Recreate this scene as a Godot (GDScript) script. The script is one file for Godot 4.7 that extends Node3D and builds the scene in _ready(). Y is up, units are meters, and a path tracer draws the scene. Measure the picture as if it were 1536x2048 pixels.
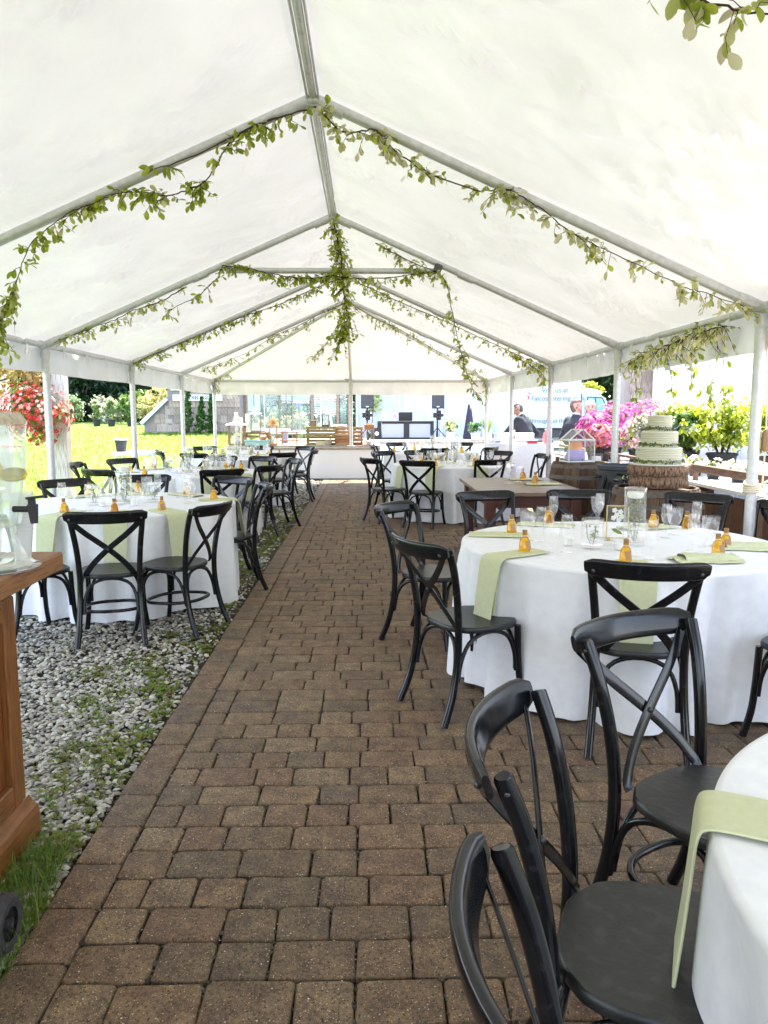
extends Node3D
# A wedding tent over a brick path: round tables, cross-back chairs, leafy vines on the rafters.

class MB:
	var v := PackedVector3Array()
	var n := PackedVector3Array()
	var c := PackedColorArray()
	var ix := PackedInt32Array()
	var col := Color(1, 1, 1)
	var tinted := false
	func add(p: Vector3, nn: Vector3) -> int:
		v.append(p)
		n.append(nn)
		c.append(col)
		return v.size() - 1
	func tri(a: int, b: int, d: int) -> void:
		var g := (v[b] - v[a]).cross(v[d] - v[a])
		if g.dot(n[a] + n[b] + n[d]) > 0.0:
			ix.append(a); ix.append(d); ix.append(b)
		else:
			ix.append(a); ix.append(b); ix.append(d)
	func quad(a: int, b: int, d: int, e: int) -> void:
		tri(a, b, d)
		tri(a, d, e)
	func face(pts: Array, nn: Vector3) -> void:
		var f := []
		for p in pts:
			f.append(add(p, nn))
		for i in range(1, f.size() - 1):
			tri(f[0], f[i], f[i + 1])
	func box(at: Vector3, size: Vector3, bevel := 0.0, b := Basis()) -> void:
		var h := size * 0.5
		var q := minf(bevel, minf(h.x, minf(h.y, h.z)) * 0.49)
		for ax in 3:
			for s: float in [-1.0, 1.0]:
				var nn := Vector3()
				nn[ax] = s
				var a1 := (ax + 1) % 3
				var a2 := (ax + 2) % 3
				var f := []
				for w: Array in [[-1.0, -1.0], [1.0, -1.0], [1.0, 1.0], [-1.0, 1.0]]:
					var p := Vector3()
					p[ax] = s * h[ax]
					p[a1] = w[0] * (h[a1] - q)
					p[a2] = w[1] * (h[a2] - q)
					f.append(at + b * p)
				face(f, b * nn)
		if q <= 0.0:
			return
		for ax in 3:
			var a1 := (ax + 1) % 3
			var a2 := (ax + 2) % 3
			for s1: float in [-1.0, 1.0]:
				for s2: float in [-1.0, 1.0]:
					var f := []
					for w: Array in [[-1.0, 0], [1.0, 0], [1.0, 1], [-1.0, 1]]:
						var p := Vector3()
						p[ax] = w[0] * (h[ax] - q)
						p[a1] = s1 * (h[a1] - (q if w[1] == 1 else 0.0))
						p[a2] = s2 * (h[a2] - (q if w[1] == 0 else 0.0))
						f.append(at + b * p)
					var nn := Vector3()
					nn[a1] = s1
					nn[a2] = s2
					face(f, b * nn.normalized())
		for sx: float in [-1.0, 1.0]:
			for sy: float in [-1.0, 1.0]:
				for sz: float in [-1.0, 1.0]:
					var s := Vector3(sx, sy, sz)
					var f := []
					for ax in 3:
						var p := Vector3()
						for k in 3:
							p[k] = s[k] * (h[k] - (0.0 if k == ax else q))
						f.append(at + b * p)
					face(f, b * s.normalized())
	# sweeps a closed profile (x sideways, y along up) along points
	func sweep(pts: Array, prof: Array, up := Vector3.UP, scales := [], cap := true, closed := false) -> void:
		var m := pts.size()
		var k := prof.size()
		var base := v.size()
		var pn := []
		for j in k:
			var t: Vector2 = prof[(j + 1) % k] - prof[(j + k - 1) % k]
			pn.append(Vector2(t.y, -t.x).normalized())
		var area := 0.0
		for j in k:
			area += prof[j].cross(prof[(j + 1) % k])
		var sg := 1.0 if area > 0.0 else -1.0
		var u := up
		for i in m:
			var t: Vector3
			if closed:
				t = (pts[(i + 1) % m] - pts[(i + m - 1) % m]).normalized()
			else:
				t = (pts[mini(i + 1, m - 1)] - pts[maxi(i - 1, 0)]).normalized()
			if absf(t.dot(u)) > 0.98:
				u = Vector3(0.3, 0.2, 1) if absf(t.z) < 0.8 else Vector3(1, 0.2, 0.1)
			var side := t.cross(u).normalized()
			u = side.cross(t).normalized()
			var s: float = scales[i] if scales.size() else 1.0
			for j in k:
				var q: Vector2 = prof[j] * s
				var w: Vector2 = pn[j] * sg
				add(pts[i] + side * q.x + u * q.y, side * w.x + u * w.y)
			if up != Vector3.ZERO and up != Vector3.UP:
				u = up
		for i in (m if closed else m - 1):
			var i2 := (i + 1) % m
			for j in k:
				var j2 := (j + 1) % k
				quad(base + i * k + j, base + i2 * k + j, base + i2 * k + j2, base + i * k + j2)
		if cap and not closed:
			for e in [0, m - 1]:
				var t: Vector3 = (pts[1] - pts[0]).normalized() * -1.0 if e == 0 else (pts[m - 1] - pts[m - 2]).normalized()
				var f := []
				for j in k:
					f.append(v[base + e * k + j])
				face(f, t)
	func tube(pts: Array, r: Variant, sides := 10, cap := true, closed := false) -> void:
		var prof := []
		for j in sides:
			prof.append(Vector2.from_angle(TAU * j / sides))
		var sc := []
		for i in pts.size():
			sc.append(r[i] if r is Array else r)
		sweep(pts, prof, Vector3.UP, sc, cap, closed)
	# profile of (radius, height); corners sharper than 40 degrees stay hard
	func lathe(prof: Array, sides := 16, at := Vector3.ZERO, b := Basis(), wobble := []) -> void:
		for i in prof.size() - 1:
			var p0: Vector2 = prof[i]
			var p1: Vector2 = prof[i + 1]
			var t := (p1 - p0).normalized()
			var na := Vector2(t.y, -t.x)
			var nb := na
			if i > 0:
				var tp: Vector2 = (p0 - prof[i - 1]).normalized()
				if tp.dot(t) > 0.7:
					na = (na + Vector2(tp.y, -tp.x)).normalized()
			if i < prof.size() - 2:
				var tn: Vector2 = (prof[i + 2] - p1).normalized()
				if tn.dot(t) > 0.7:
					nb = (nb + Vector2(tn.y, -tn.x)).normalized()
			var base := v.size()
			for j in sides + 1:
				var a := TAU * j / sides
				var w: float = wobble[j % sides] if wobble.size() else 1.0
				var d := Vector3(cos(a), 0, sin(a))
				add(at + b * (d * p0.x * w + Vector3.UP * p0.y), b * (d * na.x + Vector3.UP * na.y))
				add(at + b * (d * p1.x * w + Vector3.UP * p1.y), b * (d * nb.x + Vector3.UP * nb.y))
			for j in sides:
				quad(base + j * 2, base + j * 2 + 1, base + j * 2 + 3, base + j * 2 + 2)
	# rings over an outline in x/z: each [scale, y, ny]
	func loft(outline: Array, rings: Array, at := Vector3.ZERO, cap := true) -> void:
		var k := outline.size()
		var base := v.size()
		for r: Array in rings:
			for j in k:
				var t: Vector2 = outline[(j + 1) % k] - outline[(j + k - 1) % k]
				var o := Vector2(t.y, -t.x).normalized()
				if o.dot(outline[j]) < 0.0:
					o = -o
				var nn := Vector3(o.x, r[2], o.y).normalized()
				add(at + Vector3(outline[j].x * r[0], r[1], outline[j].y * r[0]), nn)
		for i in rings.size() - 1:
			for j in k:
				var j2 := (j + 1) % k
				quad(base + i * k + j, base + (i + 1) * k + j, base + (i + 1) * k + j2, base + i * k + j2)
		if cap:
			for e in [0, rings.size() - 1]:
				var up := Vector3.UP if (rings[e][1] > rings[rings.size() - 1 - e][1]) else Vector3.DOWN
				var f := []
				for j in k:
					f.append(v[base + e * k + j])
				var cc := Vector3()
				for p: Vector3 in f:
					cc += p / k
				var i0 := add(cc, up)
				var id := []
				for p: Vector3 in f:
					id.append(add(p, up))
				for j in k:
					tri(i0, id[j], id[(j + 1) % k])
	# a sheet from a grid of points; normals from the grid; both sides are drawn
	func sheet(g: Array, wrap := false) -> void:
		var rows := g.size()
		var cols: int = g[0].size()
		var base := v.size()
		for i in rows:
			for j in cols:
				var a: Vector3 = g[mini(i + 1, rows - 1)][j] - g[maxi(i - 1, 0)][j]
				var b: Vector3
				if wrap:
					b = g[i][(j + 1) % cols] - g[i][(j + cols - 1) % cols]
				else:
					b = g[i][mini(j + 1, cols - 1)] - g[i][maxi(j - 1, 0)]
				add(g[i][j], a.cross(b).normalized())
		for i in rows - 1:
			for j in (cols if wrap else cols - 1):
				var j2 := (j + 1) % cols
				quad(base + i * cols + j, base + (i + 1) * cols + j, base + (i + 1) * cols + j2, base + i * cols + j2)
	# a polygon in x/y pushed along z from z0 to z1
	func prism(poly: Array, z0: float, z1: float, b := Basis(), at := Vector3.ZERO) -> void:
		var pp := PackedVector2Array(poly)
		var idx := Geometry2D.triangulate_polygon(pp)
		for s in 2:
			var z := z0 if s == 0 else z1
			var nn := b * Vector3(0, 0, -1.0 if z < (z0 + z1) * 0.5 else 1.0)
			var base := v.size()
			for p in pp:
				add(at + b * Vector3(p.x, p.y, z), nn)
			for i in range(0, idx.size(), 3):
				tri(base + idx[i], base + idx[i + 1], base + idx[i + 2])
		var area := 0.0
		for j in pp.size():
			area += pp[j].cross(pp[(j + 1) % pp.size()])
		for j in pp.size():
			var p := pp[j]
			var q := pp[(j + 1) % pp.size()]
			var t := (q - p).normalized() * signf(area)
			face([at + b * Vector3(p.x, p.y, z0), at + b * Vector3(q.x, q.y, z0), at + b * Vector3(q.x, q.y, z1), at + b * Vector3(p.x, p.y, z1)], b * Vector3(t.y, -t.x, 0))
	func ball(at: Vector3, r: Variant, sides := 10, rings := 6) -> void:
		var rr: Vector3 = r if r is Vector3 else Vector3.ONE * r
		var base := v.size()
		for i in rings + 1:
			var a := PI * i / rings
			for j in sides:
				var b := TAU * j / sides
				var d := Vector3(sin(a) * cos(b), cos(a), sin(a) * sin(b))
				add(at + d * rr, (d / rr).normalized())
		for i in rings:
			for j in sides:
				var j2 := (j + 1) % sides
				quad(base + i * sides + j, base + (i + 1) * sides + j, base + (i + 1) * sides + j2, base + i * sides + j2)
	func merge(o: MB, t: Transform3D) -> void:
		var base := v.size()
		for i in o.v.size():
			v.append(t * o.v[i])
			n.append((t.basis * o.n[i]).normalized())
			c.append(o.c[i] * col)
		for i in o.ix:
			ix.append(base + i)
	func mesh() -> ArrayMesh:
		var a := []
		a.resize(Mesh.ARRAY_MAX)
		a[Mesh.ARRAY_VERTEX] = v
		a[Mesh.ARRAY_NORMAL] = n
		if tinted:
			a[Mesh.ARRAY_COLOR] = c
		a[Mesh.ARRAY_INDEX] = ix
		var m := ArrayMesh.new()
		m.add_surface_from_arrays(Mesh.PRIMITIVE_TRIANGLES, a)
		return m

var R := RandomNumberGenerator.new()
var M := {}

func rnd(a: float, b: float) -> float:
	return R.randf_range(a, b)

func lin(r: float, g: float, b: float, a := 1.0) -> Color:
	var q := Color(r, g, b).linear_to_srgb()
	q.a = a
	return q

func mat(c: Color, rough := 0.7, metal := 0.0) -> StandardMaterial3D:
	var m := StandardMaterial3D.new()
	m.albedo_color = c
	m.roughness = rough
	m.metallic = metal
	return m

func noise(freq: float, octaves := 4, sd := 1, kind := FastNoiseLite.TYPE_SIMPLEX_SMOOTH) -> FastNoiseLite:
	var f := FastNoiseLite.new()
	f.noise_type = kind
	f.frequency = freq
	f.fractal_octaves = octaves
	f.seed = sd
	return f

func ntex(f: FastNoiseLite, stops := [], size := 256, bump := 0.0) -> NoiseTexture2D:
	var t := NoiseTexture2D.new()
	t.width = size
	t.height = size
	t.seamless = true
	t.noise = f
	if bump > 0.0:
		t.as_normal_map = true
		t.bump_strength = bump
	if stops.size():
		var g := Gradient.new()
		var off := PackedFloat32Array()
		var cs := PackedColorArray()
		for s: Array in stops:
			off.append(s[0])
			cs.append(s[1])
		g.offsets = off
		g.colors = cs
		t.color_ramp = g
	return t

# grain, mottling: a triplanar texture over the colour, and relief
func textured(m: StandardMaterial3D, tex: Texture2D, scale: Vector3, world := false, bumpt: Texture2D = null, bump := 0.0) -> StandardMaterial3D:
	m.albedo_texture = tex
	m.uv1_triplanar = true
	m.uv1_world_triplanar = world
	m.uv1_scale = scale
	if bumpt:
		m.normal_enabled = true
		m.normal_texture = bumpt
		m.normal_scale = bump
	return m

func part(called: String, g: Variant, m: Material, parent: Node = self, at := Vector3.ZERO, b := Basis()) -> MeshInstance3D:
	var o := MeshInstance3D.new()
	o.name = called
	o.mesh = g.mesh() if g is MB else g
	o.material_override = m
	o.transform = Transform3D(b, at)
	parent.add_child(o, true)
	return o

func tag(o: Node3D, label: String, category: String, group := "") -> Node3D:
	o.set_meta("label", label)
	o.set_meta("category", category)
	if group:
		o.set_meta("group", group)
	return o

func kind(o: Node3D, k: String) -> Node3D:
	o.set_meta("kind", k)
	return o

func thing(called: String, label: String, category: String, at := Vector3.ZERO, turn := 0.0, group := "") -> Node3D:
	var o := Node3D.new()
	o.name = called
	o.position = at
	o.rotation.y = turn
	add_child(o, true)
	tag(o, label, category, group)
	return o

func again(src: Node3D, at: Vector3, turn: float, label: String, group := "") -> Node3D:
	var o: Node3D = src.duplicate()
	o.name = String(src.get_meta("plain")) if src.has_meta("plain") else String(src.name).rstrip("0123456789")
	add_child(o, true)
	o.position = at
	o.rotation.y = turn
	o.set_meta("label", label)
	if group:
		o.set_meta("group", group)
	return o

func scatter(called: String, g: Mesh, m: Material, places: Array, colors := [], parent: Node = self) -> MultiMeshInstance3D:
	var mm := MultiMesh.new()
	mm.transform_format = MultiMesh.TRANSFORM_3D
	mm.use_colors = colors.size() > 0
	mm.mesh = g
	mm.instance_count = places.size()
	for i in places.size():
		mm.set_instance_transform(i, places[i])
		if colors.size():
			mm.set_instance_color(i, colors[i])
	var o := MultiMeshInstance3D.new()
	o.name = called
	o.multimesh = mm
	o.material_override = m
	parent.add_child(o, true)
	kind(o, "stuff")
	return o

func curve(pts: Array, steps := 6) -> Array:
	var out := []
	for i in pts.size() - 1:
		var p0: Vector3 = pts[maxi(i - 1, 0)]
		var p1: Vector3 = pts[i]
		var p2: Vector3 = pts[i + 1]
		var p3: Vector3 = pts[mini(i + 2, pts.size() - 1)]
		for k in steps:
			var t := float(k) / steps
			out.append(0.5 * ((2.0 * p1) + (p2 - p0) * t + (2.0 * p0 - 5.0 * p1 + 4.0 * p2 - p3) * t * t + (3.0 * p1 - p0 - 3.0 * p2 + p3) * t * t * t))
	out.append(pts[pts.size() - 1])
	return out

func spin(y: float) -> Basis:
	return Basis(Vector3.UP, y)

func oval(rx: float, ry: float, k := 12, power := 2.0) -> Array:
	var out := []
	for j in k:
		var a := TAU * j / k
		var ca := cos(a)
		var sa := sin(a)
		out.append(Vector2(signf(ca) * pow(absf(ca), 2.0 / power) * rx, signf(sa) * pow(absf(sa), 2.0 / power) * ry))
	return out

const EYE := 1.5
const AX := -0.341        # x of the tent's ridge
const EAVE := 2.21
const RIDGE := 3.54
const Z1 := -5.38         # second rafter; they stand 3.05 m apart
const HALF := 3.05

func _ready() -> void:
	R.seed = 7
	# camera
	var cam := Camera3D.new()
	cam.name = "camera"
	cam.fov = 66.83
	cam.near = 0.05
	cam.far = 400.0
	cam.position = Vector3(0, EYE, 0)
	cam.rotation_degrees = Vector3(-7.26, -1.30, 0)
	add_child(cam)
	cam.current = true
	# sky, exposure
	var we := WorldEnvironment.new()
	we.name = "environment"
	var e := Environment.new()
	e.background_mode = Environment.BG_SKY
	var sky := Sky.new()
	var sm := ProceduralSkyMaterial.new()
	sm.sky_top_color = Color(0.62, 0.71, 0.85)
	sm.sky_horizon_color = Color(0.90, 0.92, 0.94)
	sm.sky_curve = 0.18
	sm.ground_horizon_color = Color(0.62, 0.62, 0.58)
	sm.ground_bottom_color = Color(0.45, 0.44, 0.40)
	sm.sky_energy_multiplier = 1.15
	sky.sky_material = sm
	e.sky = sky
	e.tonemap_mode = Environment.TONE_MAPPER_LINEAR
	e.tonemap_exposure = 4.75
	e.sdfgi_enabled = true
	e.ssao_enabled = true
	e.ssil_enabled = true
	we.environment = e
	add_child(we)
	# sun, high beyond the stage and a little to the brick side
	var sun := DirectionalLight3D.new()
	sun.name = "sun"
	sun.light_energy = 1.5
	sun.light_color = Color(1.0, 0.95, 0.87)
	sun.light_angular_distance = 0.5
	sun.shadow_enabled = true
	sun.basis = Basis.looking_at(-Vector3(0.10, 0.88, -0.42).normalized())
	add_child(sun)
	make_materials()
	build_ground()
	build_tent()
	build_far()
	build_stage()
	build_yard()
	build_bench()
	build_barrels()
	build_tables()
	build_cabinet()
	build_vines()
	build_people()

func make_materials() -> void:
	# bricks: brown concrete with pale grit
	var grit := ntex(noise(0.22, 3, 5), [[0.0, Color(0.5, 0.5, 0.5)], [0.5, Color(0.80, 0.80, 0.80)], [0.76, Color(0.92, 0.92, 0.92)], [0.84, Color(1, 1, 1)], [1.0, Color(1, 1, 1)]], 512)
	var gritn := ntex(noise(0.16, 4, 6), [], 512, 9.0)
	var rough_n := ntex(noise(0.05, 5, 8), [], 256, 6.0)
	M.rough_n = rough_n
	# concrete of the pavers: brown to olive mottling, pale grains, dark pits
	var im := Image.create_empty(512, 512, false, Image.FORMAT_RGB8)
	var hm := Image.create_empty(512, 512, false, Image.FORMAT_RGB8)
	var big := noise(0.009, 4, 3)
	var mid := noise(0.06, 4, 4)
	var fin := noise(0.28, 2, 5)
	for y in 512:
		for x in 512:
			# blend with its own shift so that the tile has no seam
			var fx := smoothstep(384.0, 512.0, x)
			var fy := smoothstep(384.0, 512.0, y)
			var xx := x - 512.0 * fx if fx >= 1.0 else float(x)
			var b := lerpf(lerpf(big.get_noise_2d(xx, y), big.get_noise_2d(x - 512.0, y), fx), lerpf(big.get_noise_2d(xx, y - 512.0), big.get_noise_2d(x - 512.0, y - 512.0), fx), fy)
			var m := mid.get_noise_2d(x, y)
			var h := fin.get_noise_2d(x, y) * 0.5 + m * 0.5
			var v := clampf(0.47 + b * 0.14 + m * 0.14 + fin.get_noise_2d(x, y) * 0.24, 0.1, 0.9)
			im.set_pixel(x, y, Color(v, v * (0.965 + b * 0.02), v * (0.93 - b * 0.05)))
			var q := clampf(0.5 + h * 0.4, 0, 1)
			hm.set_pixel(x, y, Color(q, q, q))
	for k in 3400:
		var p := Vector2i(R.randi() % 508, R.randi() % 508)
		var s := R.randi_range(1, 3) if k % 6 else 4
		var tone := rnd(0.6, 1.0) if k % 3 else rnd(0.12, 0.25)
		for dy in s:
			for dx in s:
				im.set_pixel(p.x + dx, p.y + dy, Color(tone, tone * 0.96, tone * 0.88))
				hm.set_pixel(p.x + dx, p.y + dy, Color.WHITE * (0.9 if k % 3 else 0.1))
	hm.bump_map_to_normal_map(5.0)
	var paver := ImageTexture.create_from_image(im)
	var pavern := ImageTexture.create_from_image(hm)
	M.brick = []
	for cc: Color in [lin(0.83, 0.575, 0.365), lin(0.74, 0.53, 0.350), lin(0.93, 0.64, 0.395), lin(0.65, 0.48, 0.330), lin(0.83, 0.55, 0.360), lin(0.95, 0.70, 0.445), lin(0.70, 0.50, 0.335)]:
		var m := textured(mat(cc, 0.72), paver, Vector3(1.9, 1.9, 1.9), true, pavern, 0.9)
		M.brick.append(m)
	M.sand = textured(mat(lin(0.028, 0.022, 0.016), 1.0), grit, Vector3(6, 6, 6), true)
	M.soil = textured(mat(lin(0.13, 0.105, 0.075), 1.0), grit, Vector3(4, 4, 4), true, gritn, 1.0)
	M.pebble = mat(Color.WHITE, 0.75)
	M.pebble.vertex_color_use_as_albedo = true
	M.leafc = mat(Color.WHITE, 0.55)
	M.leafc.vertex_color_use_as_albedo = true
	M.leafc.backlight_enabled = true
	M.leafc.backlight = Color(0.80, 0.80, 0.80)
	M.petal = mat(Color.WHITE, 0.7)
	M.petal.vertex_color_use_as_albedo = true
	M.petal.backlight_enabled = true
	M.petal.backlight = Color(0.5, 0.5, 0.5)
	var patch := ntex(noise(0.012, 5, 11), [[0.0, Color(0.62, 0.66, 0.5)], [0.5, Color(0.85, 0.88, 0.8)], [1.0, Color(1, 1, 0.9)]], 512)
	M.lawn = textured(mat(lin(0.22, 0.33, 0.05), 0.9), patch, Vector3(0.6, 0.6, 0.6), true, gritn, 1.2)
	M.dirt = textured(mat(lin(0.42, 0.40, 0.36), 0.95), patch, Vector3(0.4, 0.4, 0.4), true, gritn, 0.6)
	# tent cloth: coated, lets about half the light through
	var wr := noise(0.010, 3, 21)
	wr.domain_warp_enabled = true
	wr.domain_warp_amplitude = 40.0
	var wrn := ntex(wr, [], 512, 6.0)
	M.cloth_roof = mat(lin(0.872, 0.856, 0.85), 0.45)
	M.cloth_roof.backlight_enabled = true
	M.cloth_roof.backlight = Color(0.435, 0.435, 0.43)
	textured(M.cloth_roof, ntex(noise(0.006, 4, 23), [[0.0, Color(0.95, 0.95, 0.945)], [1.0, Color(1, 1, 1)]], 256), Vector3(0.5, 0.5, 0.5), false, wrn, 0.4)
	M.cloth_val = M.cloth_roof.duplicate()
	M.cloth_val.uv1_scale = Vector3(0.9, 0.9, 0.9)
	var scuff := ntex(noise(0.03, 4, 31), [[0.0, Color(0.88, 0.88, 0.88)], [1.0, Color(1, 1, 1)]], 256)
	M.pipe = textured(mat(lin(0.72, 0.72, 0.70), 0.38, 0.35), scuff, Vector3(2, 2, 2))
	M.pipe_fit = mat(lin(0.10, 0.10, 0.10), 0.5, 0.4)
	M.strap = mat(lin(0.75, 0.75, 0.73), 0.8)
	# chairs: black lacquer with a few scuffs
	var lac := ntex(noise(0.03, 2, 41), [[0.0, Color(0.60, 0.61, 0.63)], [0.6, Color(0.72, 0.73, 0.74)], [0.68, Color(0.76, 0.76, 0.76)], [0.76, Color(1, 1, 1)], [1.0, Color(1, 1, 1)]], 256)
	M.chair = textured(mat(lin(0.013, 0.0138, 0.017), 0.17), lac, Vector3(2.2, 2.2, 2.2))
	M.chair.metallic_specular = 0.45
	M.chair_seat = textured(mat(lin(0.024, 0.025, 0.026), 0.38), lac, Vector3(2.2, 2.2, 2.2), false, rough_n, 0.08)
	M.bolt = mat(lin(0.08, 0.08, 0.09), 0.35, 0.6)
	var weave := ntex(noise(0.03, 3, 51), [[0.0, Color(0.95, 0.95, 0.96)], [1.0, Color(1, 1, 1)]], 256)
	M.linen = textured(mat(lin(0.87, 0.875, 0.89), 0.85), weave, Vector3(2, 2, 2), false, ntex(noise(0.01, 4, 52), [], 256, 2.0), 0.08)
	M.sage = textured(mat(lin(0.62, 0.64, 0.40), 0.9), weave, Vector3(4, 4, 4), false, rough_n, 0.1)
	M.glass = mat(Color(1, 1, 1, 0.03), 0.01)
	M.glass.transparency = BaseMaterial3D.TRANSPARENCY_ALPHA
	M.glass.metallic_specular = 0.62
	M.pane = mat(Color(0.8, 0.95, 0.95, 0.10), 0.02)
	M.pane.transparency = BaseMaterial3D.TRANSPARENCY_ALPHA
	M.water = mat(Color(0.93, 0.97, 0.96, 0.16), 0.05)
	M.water.transparency = BaseMaterial3D.TRANSPARENCY_ALPHA
	M.frost = mat(lin(0.72, 0.74, 0.74), 0.35)
	M.frost.backlight_enabled = true
	M.frost.backlight = Color(0.8, 0.8, 0.8)
	M.honey = mat(Color(1.0, 0.78, 0.22, 0.22), 0.04)
	M.honey.refraction_enabled = true
	M.honey.refraction_scale = 0.04
	M.cork = textured(mat(lin(0.46, 0.27, 0.13), 0.9), grit, Vector3(20, 20, 20))
	M.kraft = mat(lin(0.42, 0.25, 0.14), 0.9)
	M.twine = mat(lin(0.72, 0.62, 0.45), 0.9)
	M.wax = mat(lin(0.80, 0.79, 0.74), 0.5)
	M.gold = mat(lin(0.62, 0.46, 0.14), 0.3, 0.8)
	var grain := noise(0.012, 5, 61)
	var gr := ntex(grain, [[0.0, Color(0.62, 0.58, 0.54)], [0.4, Color(0.86, 0.84, 0.80)], [0.62, Color(1, 0.98, 0.95)], [1.0, Color(0.82, 0.79, 0.75)]], 512)
	var grn := ntex(noise(0.02, 4, 62), [], 256, 4.0)
	M.wood_x = Vector3(0.8, 16, 16)
	M.wood_y = Vector3(16, 0.8, 16)
	M.wood_z = Vector3(16, 16, 0.8)
	M.gr = gr
	M.grn = grn
	M.bark = textured(mat(lin(0.31, 0.195, 0.125), 1.0), ntex(noise(0.02, 5, 65), [[0.25, Color(0.35, 0.3, 0.28)], [0.42, Color(0.68, 0.64, 0.60)], [0.6, Color(0.95, 0.95, 0.95)], [0.8, Color(1.0, 1.0, 1.0)]], 512), Vector3(5, 1.6, 5), false, ntex(noise(0.03, 5, 65), [], 512, 9.0), 0.9)
	M.white_paint = mat(lin(0.78, 0.78, 0.77), 0.6)
	M.white_metal = mat(lin(0.74, 0.75, 0.76), 0.4)
	M.black = mat(lin(0.015, 0.015, 0.017), 0.6)
	M.darkgrey = mat(lin(0.045, 0.047, 0.055), 0.7)
	M.pot = mat(lin(0.02, 0.021, 0.024), 0.6)
	M.shingle = []
	for cc: Color in [lin(0.40, 0.34, 0.31), lin(0.46, 0.39, 0.36), lin(0.33, 0.28, 0.26), lin(0.50, 0.44, 0.40)]:
		M.shingle.append(textured(mat(cc, 0.95), gr, Vector3(9, 0.9, 9), true, grn, 0.5))
	M.trunk = textured(mat(lin(0.09, 0.07, 0.055), 1.0), gr, Vector3(5, 0.8, 5))

func wood(r: float, g: float, b: float, along: String, rough := 0.6, rel := 0.25) -> StandardMaterial3D:
	var m := textured(mat(lin(r, g, b), rough), M.gr, M["wood_" + along], false, M.grn, rel)
	return m

func lawn_y(x: float, z: float) -> float:
	var f := clampf((-z - 10.5) / 16.0, 0.0, 1.0)
	f = f * f * (3.0 - 2.0 * f)
	var side := clampf((-3.45 - x) / 1.2, 0.0, 1.0)
	if z < -19.0:
		side = clampf((-2.6 - x) / 1.6, 0.0, 1.0)
	return 0.86 * f * side - 0.03 + clampf((-z - 26.0) * 0.012, 0.0, 0.4) * side

func brick_shape(w: float, d: float, worn: float) -> MB:
	var g := MB.new()
	var out := []
	var hx := w * 0.5
	var hz := d * 0.5
	var q := 0.009 * worn
	for p: Vector2 in [Vector2(-hx + q, -hz), Vector2(0, -hz), Vector2(hx - q, -hz), Vector2(hx, -hz + q), Vector2(hx, hz - q), Vector2(hx - q, hz), Vector2(0, hz), Vector2(-hx + q, hz), Vector2(-hx, hz - q), Vector2(-hx, -hz + q)]:
		out.append(p + Vector2(rnd(-0.003, 0.0025), rnd(-0.003, 0.0025)))
	var top := []
	var ring := []
	var low := []
	for p: Vector2 in out:
		var f := Vector2(p.x - signf(p.x) * 0.006 * worn, p.y - signf(p.y) * 0.006 * worn)
		top.append(g.add(Vector3(f.x, rnd(-0.0015, 0.0015), f.y), Vector3(p.x * 1.2, 1, p.y * 1.2).normalized()))
		ring.append(g.add(Vector3(p.x, -0.007, p.y), Vector3(p.x, 0.03, p.y).normalized()))
		low.append(g.add(Vector3(p.x, -0.03, p.y), Vector3(p.x, 0, p.y).normalized()))
	var cc := g.add(Vector3(0, 0.0008, 0), Vector3.UP)
	for i in 10:
		var k := (i + 1) % 10
		g.tri(cc, top[i], top[k])
		g.quad(top[i], top[k], ring[k], ring[i])
		g.quad(ring[i], ring[k], low[k], low[i])
	return g

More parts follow.
